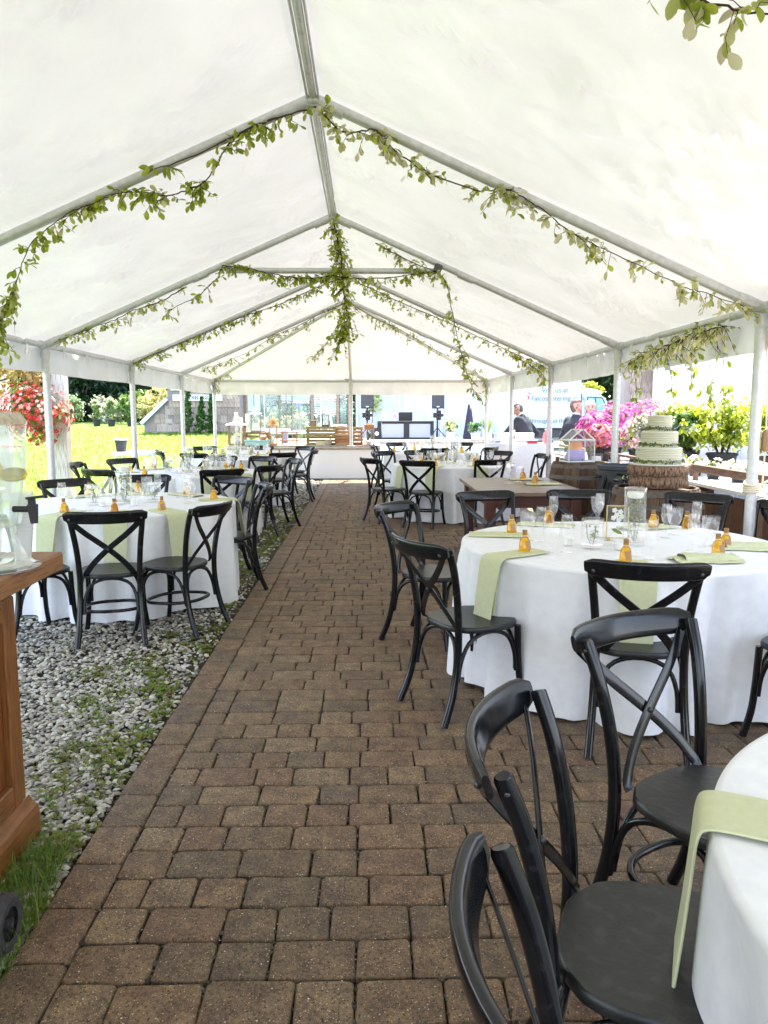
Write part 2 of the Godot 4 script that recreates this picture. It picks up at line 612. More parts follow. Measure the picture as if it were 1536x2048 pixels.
func build_ground() -> void:
	# wide ground under everything
	var g := MB.new()
	var rows := []
	for i in 2:
		var row := []
		for j in 2:
			row.append(Vector3(-150.0 + 300.0 * j, -0.09, 60.0 - 300.0 * i))
		rows.append(row)
	g.sheet(rows)
	kind(part("ground", g, M.soil), "structure")
	# pale gravel yard beyond the tent and on the brick side
	g = MB.new()
	g.sheet([[Vector3(-3.2, -0.05, -17.9), Vector3(80, -0.05, -17.9)], [Vector3(-3.2, -0.05, -120), Vector3(80, -0.05, -120)]])
	g.sheet([[Vector3(3.62, -0.054, 8), Vector3(80, -0.054, 8)], [Vector3(3.62, -0.054, -17.9), Vector3(80, -0.054, -17.9)]])
	kind(part("gravel_yard", g, M.dirt), "structure")
	# the lawn climbs away from the tent
	g = MB.new()
	rows = []
	for i in 41:
		var z := 6.0 - i * 2.0
		var row := []
		for j in 25:
			var t := float(j) / 24.0
			var x := (-3.55 if z > -19.0 else -3.0) - 70.0 * t * t
			row.append(Vector3(x, lawn_y(x, z) + rnd(-0.01, 0.01), z))
		rows.append(row)
	g.sheet(rows)
	kind(part("lawn", g, M.lawn), "structure")
	# tufts of grass on the lawn
	var tuft := MB.new()
	for k in 7:
		var a := rnd(0, TAU)
		var b := Vector3(cos(a), 0, sin(a)) * rnd(0.0, 0.05)
		var h := rnd(0.05, 0.09)
		var w := Vector3(-sin(a), 0, cos(a)) * 0.007
		var tip := b + Vector3(cos(a), 0, sin(a)) * rnd(0.01, 0.05) + Vector3(0, h, 0)
		var i0 := tuft.add(b - w, Vector3(0, 1, 0.2))
		var i1 := tuft.add(b + w, Vector3(0, 1, 0.2))
		var i2 := tuft.add(tip, Vector3(0, 1, 0.2))
		tuft.tri(i0, i1, i2)
	var pl := []
	var cl := []
	for k in 26000:
		var t := R.randf()
		var z := -6.5 - 24.0 * pow(R.randf(), 1.2)
		var x := -3.6 - 10.0 * t
		pl.append(Transform3D(spin(rnd(0, TAU)).scaled(Vector3.ONE * rnd(0.7, 1.3)), Vector3(x, lawn_y(x, z) - 0.005, z)))
		cl.append(Color(rnd(0.18, 0.28), rnd(0.28, 0.38), rnd(0.02, 0.06)))
	tag(scatter("lawn_grass", tuft.mesh(), M.leafc, pl, cl), "short bright grass of the sunlit lawn beside the tent", "grass")
	# brick path: sand joints, a soldier row along the gravel, running rows
	var path := MB.new()
	path.sheet([[Vector3(-1.0, -0.022, 1.5), Vector3(3.62, -0.022, 1.5)], [Vector3(-1.0, -0.022, -17.9), Vector3(3.62, -0.022, -17.9)]])
	var pm := part("brick_path", path, M.sand)
	kind(pm, "structure")
	var long := []
	var short := []
	var edge := []
	for k in 6:
		long.append(brick_shape(0.230, 0.151, rnd(0.7, 1.3)))
		short.append(brick_shape(0.152, 0.151, rnd(0.7, 1.3)))
		edge.append(brick_shape(0.158, 0.234, rnd(0.7, 1.3)))
	var lm := long.map(func(q: MB) -> ArrayMesh: return q.mesh())
	var smm := short.map(func(q: MB) -> ArrayMesh: return q.mesh())
	var em := edge.map(func(q: MB) -> ArrayMesh: return q.mesh())
	var spots := []
	var z := 1.0
	while z > -17.75:
		var x := -0.822
		var first := true
		while x < 3.55:
			var is_long := R.randf() < 0.62
			var w := 0.236 if is_long else 0.158
			if first:
				w = [0.236, 0.158, 0.118][R.randi() % 3]
				is_long = w > 0.2
				first = false
			spots.append([x + w * 0.5, z, 0 if is_long else 1, w])
			x += w
		z -= 0.157
	z = 1.0
	while z > -17.7:
		spots.append([-0.904, z, 2, 0.16])
		z -= 0.2385
	for s: Array in spots:
		var d := maxf(-s[1], 0.3)
		var seen: bool = s[1] < -1.45 and s[0] < 0.535 * d + 0.15 and s[0] > -0.50 * d - 0.15
		s.append(d if seen else 1000.0 - s[1])
	spots.sort_custom(func(a: Array, b: Array) -> bool: return a[4] < b[4])
	var far_mb := MB.new()
	far_mb.tinted = true
	var tones := [Color(0.83, 0.575, 0.365), Color(0.74, 0.53, 0.350), Color(0.93, 0.64, 0.395), Color(0.65, 0.48, 0.330), Color(0.83, 0.55, 0.360), Color(0.95, 0.70, 0.445), Color(0.70, 0.50, 0.335)]
	for i in spots.size():
		var s: Array = spots[i]
		var k := R.randi() % 6
		var b := spin((PI if R.randf() < 0.5 else 0.0) + rnd(-0.012, 0.012)) * Basis(Vector3.RIGHT, rnd(-0.008, 0.008))
		var at := Vector3(s[0], rnd(-0.004, 0.002), s[1])
		var tone: int = [0, 0, 1, 1, 2, 3, 4, 4, 5, 6][R.randi() % 10]
		if s[3] < 0.15:
			b = b.scaled_local(Vector3(0.73, 1, 1))
		if i < 299:
			part("brick", [lm, smm, em][s[2]][k], M.brick[tone], pm, at, b)
		else:
			far_mb.col = tones[tone]
			far_mb.merge([long, short, edge][s[2]][k], Transform3D(b, at))
	var fm: StandardMaterial3D = M.brick[0].duplicate()
	fm.albedo_color = Color.WHITE
	fm.vertex_color_use_as_albedo = true
	kind(part("bricks", far_mb, fm, pm), "stuff")
	# dirt packed in the joints, and loose pale grit
	var crumb := MB.new()
	crumb.lathe([Vector2(0.0, 0.5), Vector2(0.8, 0.25), Vector2(1.0, -0.2), Vector2(0, -0.5)], 6, Vector3.ZERO, Basis(), [1.1, 0.8, 1.2, 0.9, 1.0, 0.75])
	var pl0 := []
	var cl0 := []
	for s: Array in spots:
		if s[4] > 7.5:
			continue
		var hw: float = s[3] * 0.5
		var hd := 0.0785 if s[2] < 2 else 0.119
		for k in (14 if s[4] < 4.5 else 7):
			var side := R.randi() % 4
			var p := Vector2(rnd(-hw, hw), hd * (1 if side == 0 else -1)) if side < 2 else Vector2(hw * (1 if side == 2 else -1), rnd(-hd, hd))
			var r := rnd(0.002, 0.0052)
			var at := Vector3(s[0] + p.x + R.randfn(0, 0.0022), -0.008 + rnd(-0.004, 0.006), s[1] + p.y + R.randfn(0, 0.0022))
			pl0.append(Transform3D(Basis.from_euler(Vector3(rnd(-0.4, 0.4), rnd(0, TAU), rnd(-0.4, 0.4))).scaled(Vector3(r * rnd(1, 2.2), r, r * rnd(1, 2.0))), at))
			var t := rnd(0.02, 0.075)
			cl0.append(Color(t, t * 0.85, t * 0.62) if R.randf() < 0.86 else Color(0.05, 0.075, 0.02))
		for k in (9 if s[4] < 3.5 else 3):
			var r := rnd(0.0009, 0.0022)
			pl0.append(Transform3D(spin(rnd(0, TAU)).scaled(Vector3(r * 1.3, r, r)), Vector3(s[0] + rnd(-hw, hw), 0.0015, s[1] + rnd(-hd, hd))))
			var t := rnd(0.35, 0.8)
			cl0.append(Color(t, t * 0.95, t * 0.85))
	scatter("joint_dirt", crumb.mesh(), M.pebble, pl0, cl0, pm)
	# gravel bed
	g = MB.new()
	rows = []
	for i in 30:
		var row := []
		for j in 10:
			row.append(Vector3(-3.7 + 2.715 * j / 9.0, -0.035, 1.0 - i * 0.655))
		rows.append(row)
	g.sheet(rows)
	kind(part("gravel_bed", g, M.soil), "structure")
	for variant in 3:
		var p := MB.new()
		var wob := []
		for k in 7:
			wob.append(rnd(0.8, 1.2))
		p.lathe([Vector2(0.0, 0.55), Vector2(0.6, 0.42), Vector2(1.0, 0.0), Vector2(0.6, -0.42), Vector2(0, -0.5)], 7, Vector3.ZERO, Basis(), wob)
		pl = []
		cl = []
		for k in 13000:
			var zz: float = -1.9 - 6.2 * pow(R.randf(), 1.5) if k < 9600 else rnd(-7.5, -17.6)
			var xx := rnd(-3.65, -1.0)
			if k < 9600:
				xx = rnd(maxf(-3.65, -0.52 * -zz - 0.3), -1.0)
			var s := rnd(0.008, 0.016) * (1.0 if k < 9600 else 1.35)
			# soil shows through near the bricks
			if R.randf() < clampf((xx + 1.28) * 2.6, 0.0, 0.62):
				continue
			var b := Basis.from_euler(Vector3(rnd(-0.5, 0.5), rnd(0, TAU), rnd(-0.5, 0.5))).scaled_local(Vector3(s * rnd(0.9, 1.5), s * rnd(0.7, 1.0), s))
			pl.append(Transform3D(b, Vector3(xx, -0.03 + s * 0.45 + rnd(0, 0.018), zz)))
			var t := rnd(0.24, 0.60) if R.randf() < 0.86 else rnd(0.12, 0.28)
			var wm := rnd(0.9, 1.0)
			cl.append(Color(t, t * rnd(0.90, 0.98), t * wm * rnd(0.74, 0.93)))
		tag(scatter("gravel", p.mesh(), M.pebble, pl, cl), ["rounded grey river gravel under the gravel-side tables", "flat pale pebbles of the gravel bed", "small mixed pebbles of the gravel bed"][variant], "gravel")
	# weeds and moss along the edge of the bricks
	var weed := MB.new()
	for k in 9:
		var a := rnd(0, TAU)
		var d := Vector3(cos(a), rnd(0.25, 1.0), sin(a)).normalized() * rnd(0.009, 0.026)
		var w := Vector3(-sin(a), 0, cos(a)) * rnd(0.0035, 0.007)
		var i0 := weed.add(d * 0.25, Vector3.UP)
		var i1 := weed.add(d * 0.7 + w, Vector3.UP)
		var i2 := weed.add(d, Vector3.UP)
		var i3 := weed.add(d * 0.7 - w, Vector3.UP)
		weed.quad(i0, i1, i2, i3)
	pl = []
	cl = []
	var clumps := []
	for k in 110:
		var zz := -2.1 - 10.0 * pow(R.randf(), 1.3)
		clumps.append(Vector3(-1.03 - 0.42 * pow(R.randf(), 1.6), rnd(0.05, 0.16), zz))
	for k in 18:
		clumps.append(Vector3(rnd(-1.75, -1.15), rnd(0.08, 0.2), rnd(-4.7, -2.4)))
	for q: Vector3 in clumps:
		for k in 17:
			var at := Vector3(q.x + R.randfn(0, q.y * 0.5), -0.012, q.z + R.randfn(0, q.y * 0.7))
			if at.x > -0.99:
				continue
			pl.append(Transform3D(Basis.from_euler(Vector3(0, rnd(0, TAU), 0)).scaled(Vector3.ONE * rnd(0.7, 1.5)), at))
			cl.append(Color(rnd(0.13, 0.24), rnd(0.17, 0.28), rnd(0.02, 0.05)))
	tag(scatter("weeds", weed.mesh(), M.leafc, pl, cl), "low green weeds and moss creeping between gravel and brick edge", "weeds")
	# long grass by the foot of the cabinet
	var blade := MB.new()
	var prev := []
	for k in 4:
		var t := k / 3.0
		var w := 0.0028 * (1.0 - t * 0.9)
		prev.append([Vector3(-w, 0.13 * t - 0.03 * t * t, 0.06 * t * t), Vector3(w, 0.13 * t - 0.03 * t * t, 0.06 * t * t)])
	for k in 3:
		blade.face([prev[k][0], prev[k][1], prev[k + 1][1], prev[k + 1][0]], Vector3(0, 0.5, -1).normalized())
	pl = []
	cl = []
	for k in 7000:
		var zz := rnd(-2.55, -1.2)
		var lim := -0.99 - 0.10 * clampf((-zz - 2.2) / 0.6, 0, 1)
		var xx := lim - 0.6 * pow(R.randf(), 1.4) + R.randfn(0, 0.012)
		var b := Basis.from_euler(Vector3(rnd(-0.5, 0.5), rnd(0, TAU), 0)).scaled(Vector3.ONE * rnd(0.45, 1.1))
		pl.append(Transform3D(b, Vector3(xx, -0.035, zz)))
		cl.append(Color(rnd(0.08, 0.24), rnd(0.17, 0.34), rnd(0.015, 0.06)))
	tag(scatter("tall_grass", blade.mesh(), M.leafc, pl, cl), "tuft of long green grass between cabinet and brick path", "grass")

func raf(i: int) -> float:
	return Z1 - 3.05 * (i - 1)

func tent_pipe(g: MB, a: Vector3, b: Vector3, r := 0.034) -> void:
	g.tube([a, a.lerp(b, 0.5), b], r, 12)

func build_tent() -> void:
	var t := thing("tent", "white frame tent with aluminium poles, open sides and hipped far end", "tent")
	t.set_meta("kind", "thing")
	var top := RIDGE
	var l := AX - HALF
	var r := AX + HALF
	var wr := noise(1.1, 3, 77)
	var fine := noise(3.2, 3, 78)
	# roof cloth, one panel per bay and side, hung between the rafters
	for i in range(-2, 4):
		for s: float in [-1.0, 1.0]:
			var g := MB.new()
			var rows := []
			for a in 53:
				var u := a / 52.0
				var z := raf(i) - 3.05 * u
				var row := []
				for b in 53:
					var w := b / 52.0
					var x := AX + s * (HALF + 0.05) * w
					var y := lerpf(top, EAVE - 0.022, w) + 0.05
					var hang := sin(u * PI) * sin(clampf(w, 0.02, 0.98) * PI)
					var e := minf(minf(u, 1.0 - u) * 6.0, 1.0)
					y -= 0.035 * hang
					# long streaky wrinkles, strongest towards the pipes
					var al := x * 0.75 + s * z * 0.65
					var ac := x * 0.65 - s * z * 0.75
					var streak := pow(1.0 - absf(fine.get_noise_2d(al * 0.16 + i * 7.0, ac * 1.0 + s * 20.0)), 6.0)
					y -= streak * 0.085 * clampf(0.35 + wr.get_noise_2d(x * 0.7 + 40.0, z * 0.7) * 1.3, 0.0, 1.0) * e
					# creases run out of the corners and gather along the pipes
					var fan := sin((w * 22.0 + wr.get_noise_2d(x * 1.5, z) * 6.0)) * 0.006 * pow(1.0 - absf(u * 2.0 - 1.0) * 0.85, 0.6) * smoothstep(0.55, 1.0, w)
					y += (wr.get_noise_2d(x * 1.6 + s * 9.0, z * 1.6 + x * 0.8) * 0.022 + fine.get_noise_2d(x * 1.6 + z * 1.3, z * 0.6) * 0.012 + fan) * e
					row.append(Vector3(x, y, z))
				rows.append(row)
			g.sheet(rows)
			part("roof_panel", g, M.cloth_roof, t)
	# hipped end: two side triangles and the end triangle
	var apex := Vector3(AX, top + 0.05, raf(4))
	var cl := Vector3(l - 0.05, EAVE + 0.028, raf(5) - 0.05)
	var cr := Vector3(r + 0.05, EAVE + 0.028, raf(5) - 0.05)
	var el := Vector3(l - 0.05, EAVE + 0.028, raf(4))
	var er := Vector3(r + 0.05, EAVE + 0.028, raf(4))
	for tr: Array in [[apex, el, cl], [apex, cl, cr], [apex, cr, er]]:
		var g := MB.new()
		var rows := []
		for a in 15:
			var row := []
			for b in 21:
				var w := a / 14.0
				var p: Vector3 = apex.lerp(tr[1].lerp(tr[2], b / 20.0), maxf(w, 0.002))
				var e := sin(b / 20.0 * PI) * w * (1.0 - w * 0.6)
				p.y += (wr.get_noise_2d(p.x * 1.5, p.z * 1.5) * 0.03 + sin(b * 1.9) * 0.004) * e - 0.03 * e
				row.append(p)
			rows.append(row)
		g.sheet(rows)
		part("roof_panel", g, M.cloth_roof, t)
	# valance all round
	var runs := []
	for i in range(-2, 5):
		runs.append([Vector3(l - 0.055, EAVE + 0.046, raf(i)), Vector3(l - 0.055, EAVE + 0.046, raf(i + 1))])
		runs.append([Vector3(r + 0.055, EAVE + 0.046, raf(i)), Vector3(r + 0.055, EAVE + 0.046, raf(i + 1))])
	runs.append([Vector3(l - 0.055, EAVE + 0.028, raf(5) - 0.055), Vector3(AX, EAVE + 0.028, raf(5) - 0.055)])
	runs.append([Vector3(AX, EAVE + 0.028, raf(5) - 0.055), Vector3(r + 0.055, EAVE + 0.028, raf(5) - 0.055)])
	for q: Array in runs:
		var g := MB.new()
		var rows := []
		var a0: Vector3 = q[0]
		var d: Vector3 = q[1] - a0
		var side := d.cross(Vector3.UP).normalized()
		for k in 7:
			var row := []
			for j in 37:
				var p: Vector3 = a0 + d * (j / 36.0)
				var w := k / 6.0
				p.y -= w * (0.325 + 0.012 * sin(j / 36.0 * PI))
				p += side * (wr.get_noise_2d(p.x * 2.0 + p.z * 2.0, 3.0 + w) * 0.05 + sin(j * 0.9 + w * 2.0) * 0.004) * w
				row.append(p)
			rows.append(row)
		g.sheet(rows)
		part("valance", g, M.cloth_val, t)
	# ridge: pipe with a track each side
	for i in range(-2, 4):
		var g := MB.new()
		var z0 := raf(i)
		tent_pipe(g, Vector3(AX, top, z0 + 0.04), Vector3(AX, top, z0 - 3.01), 0.025)
		for s in [-1, 1]:
			g.box(Vector3(AX + s * 0.037, top - 0.004, z0 - 1.525), Vector3(0.014, 0.024, 3.04), 0.005)
		part("ridge_pipe", g, M.pipe, t)
	var clear := top - 0.01
	for i in range(-2, 5):
		var z := raf(i)
		for s: float in [-1.0, 1.0]:
			var g := MB.new()
			tent_pipe(g, Vector3(AX + s * 0.03, clear, z), Vector3(AX + s * HALF, EAVE, z), 0.034)
			# sleeves where the pipe plugs together
			var a := Vector3(AX, clear, z)
			var b := Vector3(AX + s * HALF, EAVE, z)
			for w: float in [0.0, 0.42, 0.93]:
				g.tube([a.lerp(b, w + 0.012), a.lerp(b, w + 0.065)], 0.040, 12)
			part("rafter", g, M.pipe, t)
		var hub := MB.new()
		hub.ball(Vector3(AX, top - 0.015, z), Vector3(0.052, 0.045, 0.06), 12, 8)
		hub.tube([Vector3(AX - 0.05, top - 0.05, z + 0.02), Vector3(AX + 0.05, top - 0.05, z + 0.02)], 0.012, 8)
		part("ridge_joint", hub, M.pipe, t)
	# hips and the middle rafter of the end
	for q: Vector3 in [Vector3(l, EAVE, raf(5)), Vector3(AX, EAVE, raf(5)), Vector3(r, EAVE, raf(5))]:
		var g := MB.new()
		tent_pipe(g, Vector3(AX, clear, raf(4)), q, 0.034)
		part("hip_rafter", g, M.pipe, t)
	for i in range(-2, 5):
		for x: float in [l, r]:
			var g := MB.new()
			tent_pipe(g, Vector3(x, EAVE, raf(i)), Vector3(x, EAVE, raf(i + 1)), 0.032)
			part("eave_pipe", g, M.pipe, t)
	for x: float in [l, AX]:
		var g := MB.new()
		tent_pipe(g, Vector3(x, EAVE, raf(5)), Vector3(x + HALF, EAVE, raf(5)), 0.032)
		part("eave_pipe", g, M.pipe, t)
	# legs
	var legs := []
	for i in range(-2, 6):
		for x: float in [l, r]:
			legs.append(Vector3(x, 0, raf(i)))
	legs.append(Vector3(AX, 0.76, raf(5)))
	for p: Vector3 in legs:
		var g := MB.new()
		g.tube([Vector3(p.x, p.y, p.z), Vector3(p.x, EAVE - 0.02, p.z)], 0.038, 14)
		g.tube([Vector3(p.x, 1.02, p.z), Vector3(p.x, 1.035, p.z)], 0.043, 14)
		g.box(Vector3(p.x, p.y + 0.006, p.z), Vector3(0.16, 0.012, 0.16), 0.003)
		var leg := part("tent_leg", g, M.pipe, t)
		var f := MB.new()
		f.tube([Vector3(p.x, EAVE - 0.13, p.z), Vector3(p.x, EAVE + 0.03, p.z)], 0.046, 12)
		var inw := signf(AX - p.x)
		f.tube([Vector3(p.x, EAVE, p.z), Vector3(p.x + inw * 0.13, EAVE + 0.057, p.z)], 0.044, 12)
		f.tube([Vector3(p.x, EAVE, p.z + 0.12), Vector3(p.x, EAVE, p.z - 0.12)], 0.043, 12)
		f.tube([Vector3(p.x - 0.05, EAVE - 0.08, p.z), Vector3(p.x + 0.05, EAVE - 0.08, p.z)], 0.009, 8)
		part("corner_fitting", f, M.pipe if p.z < -9.0 or p.x < 0 else M.pipe_fit.duplicate() if false else M.pipe, leg)
	# cross bar below the third ridge joint
	var bar := MB.new()
	tent_pipe(bar, Vector3(AX - 1.08, 2.985, raf(2)), Vector3(AX + 1.10, 2.985, raf(2)), 0.03)
	var cb := part("cross_bar", bar, M.pipe, t)
	for s: float in [-1.0, 1.0]:
		var f := MB.new()
		f.box(Vector3(AX + s * 1.10, 3.012, raf(2)), Vector3(0.085, 0.10, 0.085), 0.015, Basis(Vector3.BACK, -s * 0.42))
		part("bracket", f, M.pipe_fit if s > 0 else M.pipe, cb)
	# white tapes that tie cloth to pipe along the gravel side
	for i in range(0, 5):
		for k in 4:
			for x: float in [l, r]:
				var z := raf(i) - 0.42 - k * 0.7
				var g := MB.new()
				g.tube([Vector3(x, EAVE, z + 0.006), Vector3(x, EAVE, z - 0.012)], 0.037, 10, false)
				for s: float in [-1.0, 1.0]:
					var inw := signf(AX - x)
					var pts := curve([Vector3(x + inw * 0.03, EAVE - 0.03, z), Vector3(x + inw * 0.045, EAVE - 0.05, z + s * 0.035), Vector3(x + inw * 0.04, EAVE - rnd(0.09, 0.16), z + s * rnd(0.02, 0.07))], 3)
					g.sweep(pts, [Vector2(-0.009, -0.001), Vector2(0.009, -0.001), Vector2(0.009, 0.001), Vector2(-0.009, 0.001)], Vector3(inw, 0.1, 0).normalized())
				part("tie_tape", g, M.strap, t)
	# rope wound round the leg by the round table
	var rope := thing("tie_rope", "pale rope knotted low round the thick tent leg by the cake", "rope", Vector3(r, 1.0, raf(1)))
	var rg := MB.new()
	for k in 4:
		var ring := []
		for j in 18:
			var a := TAU * j / 18
			ring.append(Vector3(cos(a) * 0.052, -0.05 + k * 0.017 + 0.004 * sin(a + k), sin(a) * 0.052))
		rg.tube(ring, 0.009, 7, false, true)
	rg.tube(curve([Vector3(0.05, -0.01, 0.02), Vector3(0.10, 0.03, 0.05), Vector3(0.13, -0.02, 0.05), Vector3(0.09, -0.05, 0.06), Vector3(0.14, -0.13, 0.05), Vector3(0.20, -0.26, 0.05)], 5), 0.010, 7)
	part("rope_coil", rg, M.twine, rope)
	var pu := thing("pulley_block", "old wooden pulley block hanging on a cord beside the tent leg", "pulley", Vector3(r + 0.07, 1.31, raf(1) + 0.02))
	var pg := MB.new()
	pg.loft(oval(0.028, 0.020, 12, 2.6), [[0.55, -0.075, -0.6], [0.95, -0.05, 0], [1.0, 0.0, 0], [0.95, 0.05, 0], [0.6, 0.075, 0.6]])
	part("block", pg, wood(0.34, 0.20, 0.10, "y"), pu)
	var pc := MB.new()
	pc.tube([Vector3(0, 0.07, 0), Vector3(-0.02, 0.5, 0), Vector3(-0.05, 0.86, 0)], 0.006, 6)
	pc.tube([Vector3(0, -0.07, 0), Vector3(-0.004, -0.3, 0)], 0.006, 6)
	part("cord", pc, M.twine, pu)

# a crown or shrub of many leaf faces in clumps through its volume
func leaf_mass(rad: Vector3, clumps: int, per: int, leaf: float, c0: Color, c1: Color, drop := 0.0) -> MB:
	var g := MB.new()
	g.tinted = true
	for k in clumps:
		var d := Vector3(R.randfn(0, 1), R.randfn(0, 1), R.randfn(0, 1)).normalized()
		var q := d * rad * pow(R.randf(), 0.4) * rnd(0.72, 1.04)
		var cr := (rad.x + rad.y + rad.z) / 3.0 * rnd(0.16, 0.34)
		var tone := R.randf()
		for j in per:
			var p := q + Vector3(R.randfn(0, 0.5), R.randfn(0, 0.42), R.randfn(0, 0.5)) * cr
			var s := leaf * rnd(0.6, 1.3)
			var b := Basis.from_euler(Vector3(rnd(-1.1, 1.1), rnd(0, TAU), rnd(-0.8, 0.8)))
			var nn := b * Vector3.UP
			g.col = c0.lerp(c1, clampf(tone + rnd(-0.3, 0.3), 0, 1))
			var tip := p + b * Vector3(0, -drop * s, -s)
			var i0 := g.add(p + b * Vector3(0, 0, s * 0.8), nn)
			var i1 := g.add(p + b * Vector3(s * 0.5, 0.1 * s, 0), (nn + b.x * 0.4).normalized())
			var i2 := g.add(tip, nn)
			var i3 := g.add(p + b * Vector3(-s * 0.5, 0.1 * s, 0), (nn - b.x * 0.4).normalized())
			g.quad(i0, i1, i2, i3)
	return g

func trunk_mesh(h: float, r: float) -> MB:
	var g := MB.new()
	g.tube(curve([Vector3(0, -0.3, 0), Vector3(0.05, h * 0.35, 0.03), Vector3(-0.06, h * 0.7, 0), Vector3(0.04, h, 0.02)], 3), [r * 1.3, r * 1.1, r, r * 0.95, r * 0.85, r * 0.75, r * 0.6, r * 0.5, r * 0.35, r * 0.2], 8)
	for k in 6:
		var a := TAU * k / 6.0 + rnd(-0.4, 0.4)
		var y := h * rnd(0.4, 0.8)
		g.tube([Vector3(0, y, 0), Vector3(cos(a) * h * 0.14, y + h * 0.08, sin(a) * h * 0.14), Vector3(cos(a) * h * 0.26, y + h * 0.2, sin(a) * h * 0.26)], [r * 0.4, r * 0.28, r * 0.1], 6)
	return g

func blossom(petals: int, r: float, c: Color, heart: Color, cup := 0.25) -> MB:
	var g := MB.new()
	g.tinted = true
	for k in petals:
		var a := TAU * k / petals
		var b := spin(-a)
		g.col = c * rnd(0.9, 1.0)
		var i0 := g.add(Vector3.ZERO, Vector3.UP)
		var i1 := g.add(b * Vector3(r * 0.65, cup * r, r * 0.42), Vector3.UP)
		var i2 := g.add(b * Vector3(r, cup * r * 1.2, 0), Vector3.UP)
		var i3 := g.add(b * Vector3(r * 0.65, cup * r, -r * 0.42), Vector3.UP)
		g.quad(i0, i1, i2, i3)
	g.col = heart
	g.ball(Vector3(0, r * 0.1, 0), r * 0.18, 5, 3)
	return g

func flower_mass(rad: Vector3, count: int, r: float, cs: Array, heart: Color) -> MB:
	var g := MB.new()
	g.tinted = true
	var kinds := []
	for c: Color in cs:
		kinds.append(blossom(5, r, c, heart))
	for k in count:
		var d := Vector3(R.randfn(0, 1), R.randfn(0.25, 1), R.randfn(0.3, 1)).normalized()
		var p := d * rad * rnd(0.75, 1.1)
		var up := (d + Vector3(rnd(-0.4, 0.4), rnd(0, 0.5), rnd(-0.4, 0.4))).normalized()
		var sx := up.cross(Vector3(0.3, 0.1, 1)).normalized()
		g.merge(kinds[R.randi() % kinds.size()], Transform3D(Basis(sx, up, sx.cross(up)).scaled(Vector3.ONE * rnd(0.7, 1.25)), p))
	return g

func pot_mesh(r: float, h: float) -> MB:
	var g := MB.new()
	g.lathe([Vector2(0.0, 0.0), Vector2(r * 0.78, 0.0), Vector2(r * 0.97, h * 0.88), Vector2(r * 1.06, h * 0.88), Vector2(r * 1.06, h), Vector2(r * 0.95, h), Vector2(r * 0.9, h * 0.9), Vector2(0, h * 0.88)], 16)
	return g

